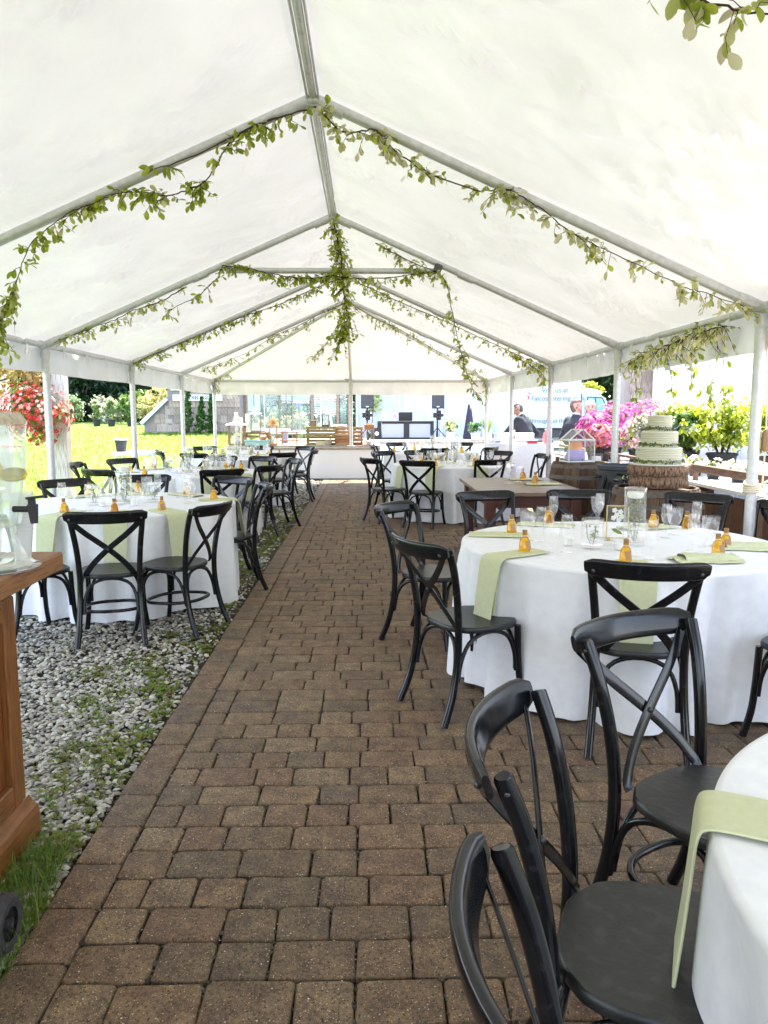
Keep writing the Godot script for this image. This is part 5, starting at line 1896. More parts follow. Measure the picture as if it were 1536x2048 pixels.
func build_bench() -> void:
	var t := thing("plant_bench", "long white topped nursery bench with brown front boards and rail", "bench")
	var g := MB.new()
	for k in 4:
		g = MB.new()
		g.box(Vector3(3.17 + k * 0.255, 0.85, -7.4), Vector3(0.25, 0.035, 10.4), 0.004)
		part("top_board", g, M.white_paint, t)
	g = MB.new()
	g.box(Vector3(4.30, 0.85, -7.4), Vector3(0.24, 0.035, 10.4), 0.004)
	part("top_board", g, M.white_paint, t)
	var tones := [wood(0.16, 0.085, 0.055, "y", 0.8), wood(0.26, 0.18, 0.12, "y", 0.8), wood(0.12, 0.065, 0.045, "y", 0.8), wood(0.34, 0.28, 0.2, "y", 0.85), wood(0.20, 0.12, 0.075, "y", 0.8)]
	var z := -2.25
	var k := 0
	while z > -12.5:
		var w: float = [0.14, 0.17, 0.11, 0.19, 0.15][R.randi() % 5]
		if z < -2.7:
			g = MB.new()
			g.box(Vector3(3.10 + rnd(-0.012, 0.012), 0.40 + rnd(-0.01, 0.0), z - w * 0.5), Vector3(0.022, 0.80, w - 0.018), 0.004)
			part("front_board", g, tones[R.randi() % 5], t)
		z -= w
		k += 1
	var rail := wood(0.22, 0.14, 0.11, "z", 0.8)
	for q: Array in [[-2.4, -7.35, 0.07], [-7.4, -12.5, 0.035]]:
		g = MB.new()
		g.box(Vector3(3.13, 0.985, (q[0] + q[1]) * 0.5), Vector3(0.05, q[2], absf(q[1] - q[0])), 0.004)
		part("rail", g, rail, t)
	for zz: float in [-3.2, -5.4, -7.3, -9.6, -12.0]:
		g = MB.new()
		g.box(Vector3(3.13, 0.905, zz), Vector3(0.045, 0.08, 0.045), 0.004)
		part("rail_post", g, rail, t)
		for x: float in [3.2, 4.3]:
			g = MB.new()
			g.box(Vector3(x, 0.39, zz), Vector3(0.09, 0.85, 0.09), 0.006)
			part("leg", g, tones[0], t)
	var top := 0.868
	# yellow green shrubs in black pots
	var ys := [[3.62, -8.75, 0.30, "bright yellow green potted shrub right behind the wedding cake", 0], [3.72, -8.05, 0.36, "bright yellow green potted shrub, tallest on the bench", 0], [3.92, -7.35, 0.34, "bushy yellow green potted shrub closest to the thick tent leg", 0], [3.42, -8.3, 0.22, "darker green potted shrub between two yellow green ones", 1], [3.45, -9.35, 0.24, "small pale flowering pot plant behind the cake, by the pink azaleas", 2]]
	for q: Array in ys:
		var p := thing("potted_shrub", q[3], "plant", Vector3(q[0], top, q[1]), 0, "potted shrubs on the bench")
		part("pot", pot_mesh(0.15, 0.22), M.pot, p)
		g = MB.new()
		g.tinted = true
		var c0: Color = [Color(0.28, 0.36, 0.02), Color(0.06, 0.14, 0.03), Color(0.4, 0.42, 0.3)][q[4]]
		var c1: Color = [Color(0.46, 0.52, 0.05), Color(0.16, 0.28, 0.06), Color(0.7, 0.66, 0.58)][q[4]]
		g.merge(leaf_mass(Vector3(q[2], q[2] * 0.95, q[2]), 60, 30, 0.036, c0, c1, 0.3), Transform3D(Basis(), Vector3(0, 0.24 + q[2] * 0.8, 0)))
		part("foliage", g, M.leafc, p)
		g = MB.new()
		for j in 6:
			var a := TAU * j / 6
			g.tube([Vector3(cos(a) * 0.04, 0.19, sin(a) * 0.04), Vector3(cos(a) * q[2] * 0.6, 0.3 + q[2], sin(a) * q[2] * 0.6)], [0.010, 0.004], 5)
		part("stem", g, M.trunk, p)
		if q[4] == 1:
			kind(part("blossoms", flower_mass(Vector3(0.2, 0.2, 0.2), 9, 0.07, [Color(0.62, 0.6, 0.75), Color(0.7, 0.7, 0.72)], Color(0.6, 0.6, 0.4)), M.petal, p, Vector3(0, 0.4, 0)), "stuff")
	# white bedding flowers along the front of the bench
	for j in 9:
		var p := thing("white_flower_pot", "small pot of white bedding flowers on the bench front, %s" % ["closest to the camera", "beside the thick tent leg", "before the tallest yellow shrub", "at the rail post", "below the tallest yellow shrub", "under the dark green shrub", "beside the cake's bench side", "behind the cake", "last before the pink azaleas"][j], "flower", Vector3(3.34 + rnd(-0.04, 0.08), top, -6.3 - j * 0.37), 0, "white bedding flowers along the bench")
		part("pot", pot_mesh(0.065, 0.09), M.pot, p)
		part("foliage", leaf_mass(Vector3(0.10, 0.06, 0.10), 10, 10, 0.035, Color(0.14, 0.2, 0.06), Color(0.4, 0.42, 0.24)), M.leafc, p, Vector3(0, 0.12, 0))
		kind(part("blossoms", flower_mass(Vector3(0.12, 0.07, 0.12), 22, 0.034, [Color(0.82, 0.80, 0.78), Color(0.82, 0.78, 0.70)], Color(0.7, 0.6, 0.3)), M.petal, p, Vector3(0, 0.13, 0)), "stuff")
	# pink azaleas
	var ps := [[3.12, -10.55, 0.26, 0.22, "magenta azalea pot closest to the tent leg by the terrarium"], [3.42, -10.7, 0.32, 0.28, "magenta azalea pot, big round one in the middle"], [3.78, -10.6, 0.32, 0.30, "tall magenta azalea pot against the shingled corner"], [3.10, -10.2, 0.20, 0.15, "low coral pink azalea pot behind the terrarium's roof"], [3.55, -10.1, 0.22, 0.18, "pink and cream azalea pot behind the tent leg"], [3.95, -9.9, 0.25, 0.22, "pale pink azalea pot nearest the white wall"]]
	for j in ps.size():
		var q: Array = ps[j]
		var p := thing("potted_azalea", q[4], "flower", Vector3(q[0], top, q[1]), 0, "pink azaleas on the bench")
		part("pot", pot_mesh(0.12, 0.16), M.pot, p)
		part("foliage", leaf_mass(Vector3(q[2] * 0.85, q[3], q[2] * 0.85), 22, 18, 0.045, Color(0.16, 0.22, 0.03), Color(0.45, 0.45, 0.1)), M.leafc, p, Vector3(0, 0.18 + q[3], 0))
		var cs := [Color(0.62, 0.04, 0.38), Color(0.66, 0.08, 0.46), Color(0.72, 0.22, 0.52), Color(0.58, 0.02, 0.28)]
		if j == 3:
			cs = [Color(0.75, 0.2, 0.2), Color(0.78, 0.25, 0.45)]
		if j > 3:
			cs = [Color(0.8, 0.5, 0.62), Color(0.82, 0.7, 0.55), Color(0.75, 0.2, 0.5)]
		kind(part("blossoms", flower_mass(Vector3(q[2], q[3] * 1.1, q[2]), 420, 0.026, cs, Color(0.7, 0.45, 0.5)), M.petal, p, Vector3(0, 0.18 + q[3], 0)), "stuff")

func barrel(label: String, at: Vector3, sc: float, h: float) -> Node3D:
	var t := thing("wine_barrel", label, "barrel", at, rnd(0, 1), "old oak barrels")
	var n := 22
	var rr := func(y: float) -> float: return sc * (0.30 + 0.062 * (1.0 - pow(absf(y / h * 2.0 - 1.0), 2.0)))
	var tones := [wood(0.115, 0.062, 0.033, "y", 0.75), wood(0.15, 0.088, 0.048, "y", 0.75), wood(0.09, 0.05, 0.03, "y", 0.8), wood(0.18, 0.115, 0.07, "y", 0.8)]
	var g := MB.new()
	var rows := []
	for k in 9:
		var y := h * k / 8.0
		var row := []
		for j in 4:
			var a := TAU / n * (j / 3.0 - 0.5) * 0.965
			var r: float = rr.call(y) - (0.004 if j == 0 or j == 3 else 0.0)
			row.append(Vector3(cos(a) * r, y, sin(a) * r))
		for j in 4:
			var a := TAU / n * (0.5 - j / 3.0) * 0.965
			var r: float = rr.call(y) - 0.026
			row.append(Vector3(cos(a) * r, y, sin(a) * r))
		rows.append(row)
	g.sheet(rows, true)
	for k in [0, 8]:
		var f := []
		for p: Vector3 in rows[k]:
			f.append(p)
		g.face(f, Vector3.DOWN if k == 0 else Vector3.UP)
	var sm := g.mesh()
	for k in n:
		part("stave", sm, tones[R.randi() % 4], t, Vector3.ZERO, spin(TAU * k / n))
	var iron := textured(mat(lin(0.15, 0.13, 0.12), 0.6, 0.45), M.gr, Vector3(3, 3, 3))
	for y: float in [0.03, 0.17, 0.33, 0.67, 0.83, 0.955]:
		g = MB.new()
		var y0 := y * h - 0.022
		var y1 := y * h + 0.022
		g.lathe([Vector2(rr.call(y0) - 0.004, y0), Vector2(rr.call(y0) + 0.004, y0), Vector2(rr.call(y1) + 0.004, y1), Vector2(rr.call(y1) - 0.004, y1)], 44)
		part("hoop", g, iron, t)
	g = MB.new()
	g.lathe([Vector2(rr.call(h) - 0.03, h - 0.03), Vector2(0, h - 0.03)], 30)
	g.lathe([Vector2(0, 0.03), Vector2(rr.call(0) - 0.03, 0.03)], 30)
	part("head", g, wood(0.22, 0.15, 0.10, "x", 0.8), t)
	return t

func leaf_ring(r: float, y: float, n: int) -> MB:
	var g := MB.new()
	g.tinted = true
	for k in n:
		var a := TAU * k / n + rnd(-0.03, 0.03)
		var o := Vector3(cos(a), 0, sin(a))
		var al := Vector3(-sin(a), 0, cos(a))
		var p := o * (r + 0.003) + Vector3(0, y + rnd(-0.008, 0.008), 0)
		var d := (al * rnd(0.6, 1.0) + Vector3.UP * rnd(-0.7, 0.8) + o * rnd(0.1, 0.5)).normalized()
		var w := d.cross(o).normalized()
		var s := rnd(0.02, 0.032)
		g.col = Color(0.07, 0.11, 0.03).lerp(Color(0.22, 0.28, 0.09), R.randf())
		var nn := (o + d * 0.2).normalized()
		var i0 := g.add(p, nn)
		var i1 := g.add(p + d * s * 0.55 + w * s * 0.3 + o * 0.004, nn)
		var i2 := g.add(p + d * s + o * 0.006, nn)
		var i3 := g.add(p + d * s * 0.55 - w * s * 0.3 + o * 0.004, nn)
		g.quad(i0, i1, i2, i3)
	return g

func build_barrels() -> void:
	barrel("oak barrel under the white glass terrarium", Vector3(2.42, 0, -8.75), 1.0, 0.955)
	barrel("wider oak barrel under the log slices and wedding cake", Vector3(2.50, 0, -6.62), 1.16, 0.87)
	# two slices of trunk with bark
	var y := 0.872
	for k in 2:
		var t := thing("log_slice", ["lower bark edged log slice resting on the wide barrel", "upper bark edged log slice right under the cake"][k], "log slice", Vector3(2.52 - 0.01 * k, y, -6.62), 0.4 + k, "log slices under the cake")
		var wob := []
		var nn := noise(0.35, 2, 100 + k)
		for j in 72:
			wob.append(1.0 + 0.05 * nn.get_noise_1d(j * 1.6) + rnd(-0.003, 0.003))
		var g := MB.new()
		var h: float = [0.10, 0.085][k]
		var r: float = [0.242, 0.25][k]
		g.lathe([Vector2(r * 0.97, 0.0), Vector2(r, 0.012), Vector2(r, h - 0.014), Vector2(r * 0.965, h)], 72, Vector3.ZERO, Basis(), wob)
		part("bark", g, M.bark, t)
		g = MB.new()
		g.lathe([Vector2(r * 0.965, h), Vector2(0, h)], 72, Vector3.ZERO, Basis(), wob)
		g.lathe([Vector2(0, 0), Vector2(r * 0.965, 0)], 72, Vector3.ZERO, Basis(), wob)
		part("cut_face", g, mat(lin(0.5, 0.36, 0.2), 0.8), t)
		y += h + 0.002
	# cake
	var c := thing("wedding_cake", "three tier cream wedding cake with rings of small green leaves", "cake", Vector3(2.51, y, -6.62))
	var g := MB.new()
	g.lathe([Vector2(0, 0), Vector2(0.225, 0), Vector2(0.23, 0.004), Vector2(0.23, 0.012), Vector2(0, 0.012)], 40)
	part("cake_board", g, mat(lin(0.68, 0.68, 0.62), 0.5), c)
	var ice := mat(lin(0.60, 0.58, 0.43), 0.6)
	ice.subsurf_scatter_enabled = true
	ice.subsurf_scatter_strength = 0.15
	var yy := 0.013
	for k in 3:
		var r: float = [0.188, 0.150, 0.098][k]
		var h: float = [0.135, 0.132, 0.130][k]
		var pr := [Vector2(r, yy)]
		var n := 9
		for j in n:
			pr.append(Vector2(r + 0.0025 + 0.001 * (j % 3), yy + h * (j + 0.3) / n))
			pr.append(Vector2(r + 0.0035, yy + h * (j + 0.55) / n))
			pr.append(Vector2(r - 0.002, yy + h * (j + 0.9) / n))
		pr.append(Vector2(r - 0.004, yy + h))
		pr.append(Vector2(r * 0.93, yy + h + 0.004))
		pr.append(Vector2(0, yy + h + 0.003))
		g = MB.new()
		g.lathe(pr, 44)
		var tier := part("cake_tier", g, ice, c)
		kind(part("leaf_ring", leaf_ring(r, yy + 0.022, [170, 140, 100][k]), M.leafc, tier), "stuff")
		yy += h + 0.004
	# white house shaped terrarium with wrapped favours
	var t := thing("terrarium", "white framed glass house terrarium standing on the oak barrel", "terrarium", Vector3(2.36, 0.957, -8.66), 0.22)
	var w := 0.155
	var d := 0.11
	var e := 0.245
	var rg := 0.36
	var bars := []
	for sx: float in [-1.0, 1.0]:
		for sz: float in [-1.0, 1.0]:
			bars.append([Vector3(sx * w, 0, sz * d), Vector3(sx * w, e, sz * d)])
		bars.append([Vector3(sx * w, 0.008, -d), Vector3(sx * w, 0.008, d)])
		bars.append([Vector3(sx * w, e, -d), Vector3(sx * w, e, d)])
		bars.append([Vector3(sx * w, e, -d), Vector3(sx * w * 0.1, rg, -d)])
		bars.append([Vector3(sx * w, e, d), Vector3(sx * w * 0.1, rg, d)])
	for sz: float in [-1.0, 1.0]:
		bars.append([Vector3(-w, 0.008, sz * d), Vector3(w, 0.008, sz * d)])
		bars.append([Vector3(-w, e, sz * d), Vector3(w, e, sz * d)])
	bars.append([Vector3(0, rg, -d), Vector3(0, rg, d)])
	for b: Array in bars:
		g = MB.new()
		g.tube(b, 0.009, 4)
		part("frame_bar", g, M.white_paint, t)
	for q: Array in [[Vector3(-w, 0, d), Vector3(w, 0, d), Vector3(w, e, d), Vector3(-w, e, d)], [Vector3(-w, 0, -d), Vector3(w, 0, -d), Vector3(w, e, -d), Vector3(-w, e, -d)], [Vector3(w, 0, -d), Vector3(w, 0, d), Vector3(w, e, d), Vector3(w, e, -d)], [Vector3(-w, 0, -d), Vector3(-w, 0, d), Vector3(-w, e, d), Vector3(-w, e, -d)], [Vector3(-w, e, -d), Vector3(-w, e, d), Vector3(0, rg, d), Vector3(0, rg, -d)], [Vector3(w, e, -d), Vector3(w, e, d), Vector3(0, rg, d), Vector3(0, rg, -d)]]:
		g = MB.new()
		g.face(q, ((q[1] - q[0]) as Vector3).cross(q[3] - q[0]).normalized())
		part("pane", g, M.glass, t)
	var fv := thing("favour_bag", "orange and lavender gift bag inside the glass terrarium", "gift bag", Vector3(2.34, 0.966, -8.66), 0.22)
	g = MB.new()
	g.loft(oval(0.115, 0.07, 14, 3.0), [[0.8, 0.0, -0.5], [1.0, 0.03, 0], [0.92, 0.085, 0.2], [0.72, 0.13, 0.3]])
	part("lower_bag", g, mat(lin(0.45, 0.38, 0.68), 0.7), fv)
	g = MB.new()
	g.loft(oval(0.082, 0.05, 12, 2.5), [[1.0, 0.13, 0], [0.95, 0.18, 0.2], [0.6, 0.225, 0.5], [0.35, 0.24, 0.8]])
	part("upper_bag", g, mat(lin(0.66, 0.28, 0.08), 0.7), fv)
	g = MB.new()
	g.tinted = true
	g.merge(leaf_mass(Vector3(0.12, 0.012, 0.08), 14, 12, 0.02, Color(0.04, 0.07, 0.02), Color(0.14, 0.2, 0.07)), Transform3D(Basis(), Vector3(0.0, 0.012, 0)))
	part("moss", g, M.leafc, fv)
	var jar := thing("glass_jar", "square glass jar with papers beside the terrarium on the barrel", "jar", Vector3(2.60, 0.957, -8.72), 0.2)
	g = MB.new()
	g.loft(oval(0.06, 0.05, 16, 6.0), [[0.95, 0.0, -0.5], [1.0, 0.01, 0], [1.0, 0.085, 0], [0.95, 0.09, 0.5]], Vector3.ZERO, true)
	part("jar_body", g, M.glass, jar)
	g = MB.new()
	g.box(Vector3(0, 0.035, 0), Vector3(0.085, 0.05, 0.06), 0.002, spin(0.3))
	part("papers", g, M.white_paint, jar)
	# dark tub between the barrels
	var tub := thing("dark_tub", "dark grey round plastic tub tilted between the two barrels", "tub", Vector3(2.64, 0.0, -7.95), 0.0)
	g = MB.new()
	g.lathe([Vector2(0, 0), Vector2(0.2, 0), Vector2(0.22, 0.08), Vector2(0.235, 0.92), Vector2(0.25, 0.93), Vector2(0.25, 0.97), Vector2(0.225, 0.975), Vector2(0.215, 0.9), Vector2(0, 0.9)], 26)
	part("tub_body", g, M.darkgrey, tub)
	g = MB.new()
	g.tube(curve([Vector3(-0.24, 0.86, 0.06), Vector3(-0.28, 0.84, 0.0), Vector3(-0.24, 0.86, -0.06)], 4), 0.012, 7)
	part("handle", g, M.black, tub)
	# white pail by the rope leg
	var pl := thing("white_pail", "white lidded pail on the bricks beside the roped tent leg", "pail", Vector3(2.93, 0, -5.15))
	g = MB.new()
	g.lathe([Vector2(0, 0), Vector2(0.11, 0), Vector2(0.125, 0.28), Vector2(0, 0.28)], 20)
	part("pail_body", g, mat(lin(0.4, 0.39, 0.38), 0.6), pl)
	g = MB.new()
	g.lathe([Vector2(0.135, 0.281), Vector2(0.135, 0.305), Vector2(0.12, 0.32), Vector2(0, 0.32)], 20)
	part("lid", g, M.white_paint, pl)

func make_chair(ring: bool) -> Node3D:
	var PR := []
	for j in 27:
		PR.append(0.0185 if j < 25 else (0.0172 if j == 25 else 0.0135))
	var t := Node3D.new()
	t.name = "cross_back_chair"
	var out := []
	for p: Vector2 in oval(0.215, 0.208, 30, 3.0):
		out.append(Vector2(p.x * (1.0 - 0.32 * maxf(p.y + 0.02, 0.0)) * (0.95 if p.y > 0.17 else 1.0), p.y))
	var g := MB.new()
	g.loft(out, [[0.95, 0.430, -0.8], [0.99, 0.434, -0.3], [1.0, 0.445, 0], [0.99, 0.456, 0.4], [0.965, 0.461, 0.9]], Vector3.ZERO, false)
	# slightly dished top
	var base := g.v.size()
	for q: Array in [[0.965, 0.461], [0.7, 0.457], [0.35, 0.454]]:
		for p: Vector2 in out:
			g.add(Vector3(p.x * q[0], q[1], p.y * q[0]), Vector3(-p.x * 0.08, 1, -p.y * 0.08).normalized())
	var cc := g.add(Vector3(0, 0.4535, 0), Vector3.UP)
	var k := out.size()
	for r in 2:
		for j in k:
			g.quad(base + r * k + j, base + (r + 1) * k + j, base + (r + 1) * k + (j + 1) % k, base + r * k + (j + 1) % k)
	for j in k:
		g.tri(cc, base + 2 * k + j, base + 2 * k + (j + 1) % k)
	var f := []
	for p: Vector2 in out:
		f.append(Vector3(p.x * 0.95, 0.430, p.y * 0.95))
	g.face(f, Vector3.DOWN)
	part("seat", g, M.chair_seat, t)
	for s: float in [-1.0, 1.0]:
		g = MB.new()
		g.tube(curve([Vector3(s * 0.208, 0, 0.295), Vector3(s * 0.197, 0.13, 0.243), Vector3(s * 0.188, 0.30, 0.208), Vector3(s * 0.185, 0.46, 0.202), Vector3(s * 0.194, 0.62, 0.218), Vector3(s * 0.210, 0.76, 0.250), Vector3(s * 0.223, 0.862, 0.287)], 4) + [Vector3(s * 0.2235, 0.867, 0.2885), Vector3(s * 0.224, 0.869, 0.289)], PR, 14)
		part("back_leg", g, M.chair, t)
		g = MB.new()
		g.tube(curve([Vector3(s * 0.178, 0.436, -0.165), Vector3(s * 0.181, 0.25, -0.172), Vector3(s * 0.188, 0.12, -0.182), Vector3(s * 0.204, 0, -0.205)], 4), 0.0168, 12)
		part("front_leg", g, M.chair, t)
	# curved crest rail behind the posts
	g = MB.new()
	var pts := []
	var sc := []
	for j in 17:
		var w := j / 8.0 - 1.0
		pts.append(Vector3(w * 0.250, 0.852 + 0.004 * w * w, 0.310 + 0.066 * (1.0 - w * w)))
		sc.append([0.55, 0.92, 1.0][mini(2, mini(j, 16 - j))])
	var prof := []
	for p: Vector2 in oval(0.0135, 0.042, 16, 2.7):
		prof.append(p)
	g.sweep(pts, prof, Vector3(0, 1, 0.32).normalized(), sc)
	part("top_rail", g, M.chair, t)
	for s: float in [-1.0, 1.0]:
		g = MB.new()
		pts = curve([Vector3(s * 0.222, 0.838, 0.318), Vector3(s * 0.13, 0.745, 0.286 + s * 0.002), Vector3(0, 0.635, 0.252 + s * 0.0036), Vector3(-s * 0.09, 0.545, 0.222), Vector3(-s * 0.142, 0.474, 0.196), Vector3(-s * 0.146, 0.452, 0.180)], 4)
		var slat := []
		for p: Vector2 in oval(0.0190, 0.0036, 8, 4.0):
			slat.append(p)
		g.sweep(pts, slat, Vector3(0, -0.25, 1).normalized())
		part("cross_slat", g, M.chair, t)
		g = MB.new()
		g.ball(Vector3(s * 0.214, 0.842, 0.334), 0.0095, 8, 5)
		g.ball(Vector3(s * 0.232, 0.842, 0.279), 0.0085, 8, 5)
		if s > 0:
			g.ball(Vector3(0, 0.635, 0.262), 0.0085, 8, 5)
			g.ball(Vector3(0, 0.635, 0.244), 0.0085, 8, 5)
		part("bolt", g, M.bolt, t)
	var arcs := []
	for s: float in [-1.0, 1.0]:
		arcs.append([Vector3(s * 0.190, 0.205, 0.205), Vector3(s * 0.188, 0.30, 0.186), Vector3(s * 0.186, 0.385, 0.140), Vector3(s * 0.182, 0.422, 0.06), Vector3(s * 0.180, 0.422, -0.03), Vector3(s * 0.180, 0.385, -0.105), Vector3(s * 0.182, 0.30, -0.143), Vector3(s * 0.186, 0.205, -0.152)])
	arcs.append([Vector3(-0.166, 0.205, 0.214), Vector3(-0.160, 0.30, 0.200), Vector3(-0.125, 0.385, 0.185), Vector3(-0.05, 0.422, 0.175), Vector3(0.05, 0.422, 0.175), Vector3(0.125, 0.385, 0.185), Vector3(0.160, 0.30, 0.200), Vector3(0.166, 0.205, 0.214)])
	arcs.append([Vector3(-0.160, 0.205, -0.168), Vector3(-0.156, 0.30, -0.165), Vector3(-0.12, 0.385, -0.162), Vector3(-0.05, 0.422, -0.158), Vector3(0.05, 0.422, -0.158), Vector3(0.12, 0.385, -0.162), Vector3(0.156, 0.30, -0.165), Vector3(0.160, 0.205, -0.168)])
	for a: Array in arcs:
		g = MB.new()
		g.tube(curve(a, 3), 0.0105, 9)
		part("brace", g, M.chair, t)
	if ring:
		g = MB.new()
		var rp := []
		for p: Vector2 in oval(0.185, 0.20, 36, 2.6):
			rp.append(Vector3(p.x, 0.205 + p.y * 0.06, p.y + 0.018))
		g.tube(rp, 0.0115, 9, false, true)
		part("stretcher_ring", g, M.chair, t)
	return t

var TABLES := {}
var USED := {}

func place_word(d: Vector2, aisle: float) -> String:
	var a := fposmod(rad_to_deg(atan2(d.y, d.x * aisle)), 360.0)   # 0 towards the aisle, 90 towards the camera
	return ["aisle side", "camera aisle side", "camera side", "outer camera side", "outer side", "outer stage side", "stage side", "stage aisle side"][int(round(a / 45.0)) % 8]

func unique(s: String) -> String:
	if not USED.has(s):
		USED[s] = 1
		return s
	USED[s] += 1
	return s.replace(" at the ", " second at the ") if USED[s] == 2 else s.replace(" at the ", " third at the ")

func cloth_r(y: float, a: float, ph: float) -> float:
	var deep := 0.07 if ph < 0.5 else 0.17
	var w := clampf((0.735 - y) / 0.735, 0.0, 1.0)
	var f := 0.35
	for k in 4:
		var s := 0.5 + 0.5 * sin(a * [9.0, 14.0, 6.0, 23.0][k] + ph * (1.0 + k) + 0.5 * sin(a * 3.0 + ph))
		f += (0.28 - pow(s, 4.0)) * [0.55, 0.5, 0.45, 0.2][k]
	return 0.902 + 0.014 * w + deep * (f - 0.42) * pow(w, 0.5)

func round_cloth(at: Vector3, ph: float, label: String, hem := 0.012) -> void:
	var g := MB.new()
	var rows := []
	var n := 240
	for r: float in [0.002, 0.3, 0.6, 0.82, 0.885, 0.899]:
		var row := []
		for j in n:
			var a := TAU * j / n
			var y := 0.762 - (0.003 if r > 0.89 else 0.0) + 0.0012 * sin(a * 3.0 + r * 9.0 + ph)
			row.append(Vector3(cos(a) * r, y, sin(a) * r))
		rows.append(row)
	for k in 15:
		var y := lerpf(0.745, hem, pow(k / 14.0, 0.9))
		var row := []
		for j in n:
			var a := TAU * j / n
			var r := cloth_r(y, a, ph)
			row.append(Vector3(cos(a) * r, y + (0.012 * sin(a * 11.0 + ph) if k == 14 else 0.0), sin(a) * r))
		rows.append(row)
	g.sheet(rows, true)
	var o := part("tablecloth", g, M.linen, self, at)
	tag(o, label, "tablecloth", "white round tablecloths")

# shapes shared by the table settings
var P := {}

func make_settings() -> void:
	# water goblet
	var t := Node3D.new()
	t.name = "water_goblet"
	var g := MB.new()
	g.lathe([Vector2(0.0000, 0.0046), Vector2(0.0388, 0.0034), Vector2(0.0410, 0.0069), Vector2(0.0137, 0.0161), Vector2(0.0103, 0.0253), Vector2(0.0160, 0.0345), Vector2(0.0114, 0.0437), Vector2(0.0137, 0.0529), Vector2(0.0308, 0.0736), Vector2(0.0422, 0.1058), Vector2(0.0467, 0.1380), Vector2(0.0479, 0.1725), Vector2(0.0465, 0.1725), Vector2(0.0450, 0.1380), Vector2(0.0399, 0.1058), Vector2(0.0274, 0.0759), Vector2(0.0000, 0.0621)], 18)
	part("glass", g, M.glass, t)
	P.goblet = t
	# champagne flute
	t = Node3D.new()
	t.name = "champagne_flute"
	g = MB.new()
	g.lathe([Vector2(0.0, 0.003), Vector2(0.033, 0.002), Vector2(0.034, 0.005), Vector2(0.008, 0.012), Vector2(0.0045, 0.03), Vector2(0.0045, 0.062), Vector2(0.010, 0.078), Vector2(0.024, 0.105), Vector2(0.0305, 0.135), Vector2(0.0310, 0.165), Vector2(0.0275, 0.205), Vector2(0.0265, 0.205), Vector2(0.0298, 0.165), Vector2(0.029, 0.135), Vector2(0.022, 0.107), Vector2(0.0, 0.085)], 16)
	part("glass", g, M.glass, t)
	P.flute = t
	# favour bottle of honey
	t = Node3D.new()
	t.name = "honey_bottle"
	g = MB.new()
	g.lathe([Vector2(0, 0.001), Vector2(0.0285, 0.001), Vector2(0.031, 0.005), Vector2(0.0305, 0.02), Vector2(0.025, 0.060), Vector2(0.018, 0.073), Vector2(0.0125, 0.078), Vector2(0.012, 0.088), Vector2(0.0145, 0.090), Vector2(0.0145, 0.095), Vector2(0, 0.095)], 16)
	part("bottle", g, M.honey, t)
	g = MB.new()
	g.lathe([Vector2(0.0115, 0.093), Vector2(0.014, 0.110), Vector2(0.0125, 0.113), Vector2(0, 0.113)], 12)
	part("cork", g, M.cork, t)
	g = MB.new()
	for k in 2:
		var ring := []
		for j in 12:
			var a := TAU * j / 12
			ring.append(Vector3(cos(a) * 0.0142, 0.081 + k * 0.003, sin(a) * 0.0142))
		g.tube(ring, 0.0017, 5, false, true)
	g.tube(curve([Vector3(0.012, 0.082, 0.008), Vector3(0.024, 0.068, 0.02), Vector3(0.027, 0.04, 0.016)], 4), 0.0013, 5)
	part("twine", g, M.twine, t)
	g = MB.new()
	g.box(Vector3(0.012, 0.036, 0.0298), Vector3(0.026, 0.046, 0.0012), 0.0, Basis.from_euler(Vector3(-0.13, 0.3, 0.12)))
	part("paper_tag", g, M.kraft, t)
	P.honey = t
	# napkins: hanging over the edge, laid flat, and crumpled
	t = Node3D.new()
	t.name = "napkin"
	g = MB.new()
	var flat := [Vector2(-0.072, -0.0035), Vector2(0.072, -0.0035), Vector2(0.0745, 0.0), Vector2(0.072, 0.0035), Vector2(-0.072, 0.0035), Vector2(-0.0745, 0.0)]
	g.sweep(curve([Vector3(0, 0.772, 0.60), Vector3(0.01, 0.771, 0.72), Vector3(0.012, 0.771, 0.84), Vector3(0.012, 0.769, 0.900), Vector3(0.012, 0.748, 0.932), Vector3(0.008, 0.68, 0.948), Vector3(0.0, 0.56, 0.966), Vector3(-0.004, 0.45, 0.982)], 4), flat, Vector3(1, 0, 0) .cross(Vector3(0, 0.0, -1)) if false else Vector3.UP)
	part("fabric", g, M.sage, t)
	g = MB.new()
	g.sweep(curve([Vector3(-0.012, 0.7655, 0.63), Vector3(-0.016, 0.7655, 0.84), Vector3(-0.014, 0.764, 0.898), Vector3(-0.012, 0.744, 0.922), Vector3(-0.008, 0.68, 0.938), Vector3(-0.006, 0.57, 0.955), Vector3(-0.002, 0.475, 0.968)], 4), flat, Vector3.UP)
	part("fabric_fold", g, M.sage, t)
	P.napkin = t
	t = Node3D.new()
	t.name = "napkin"
	g = MB.new()
	var rows := []
	for a in 7:
		var row := []
		for j in 9:
			var u := j / 8.0 - 0.5
			var w := a / 6.0 - 0.5
			row.append(Vector3(u * 0.13 + w * 0.01, 0.006 + 0.009 * (1.0 - absf(u) * 1.6) + 0.004 * sin(w * 7.0 + u * 3.0), w * 0.36))
		rows.append(row)
	g.sheet(rows)
	g.sweep([Vector3(-0.062, 0.007, -0.18), Vector3(-0.066, 0.009, 0), Vector3(-0.06, 0.007, 0.18)], oval(0.007, 0.006, 8), Vector3.UP)
	g.sweep([Vector3(0.063, 0.007, -0.18), Vector3(0.066, 0.010, 0), Vector3(0.063, 0.007, 0.18)], oval(0.008, 0.007, 8), Vector3.UP)
	part("fabric", g, M.sage, t)
	P.flat_napkin = t
	t = Node3D.new()
	t.name = "napkin"
	var nn := noise(6.0, 3, 131)
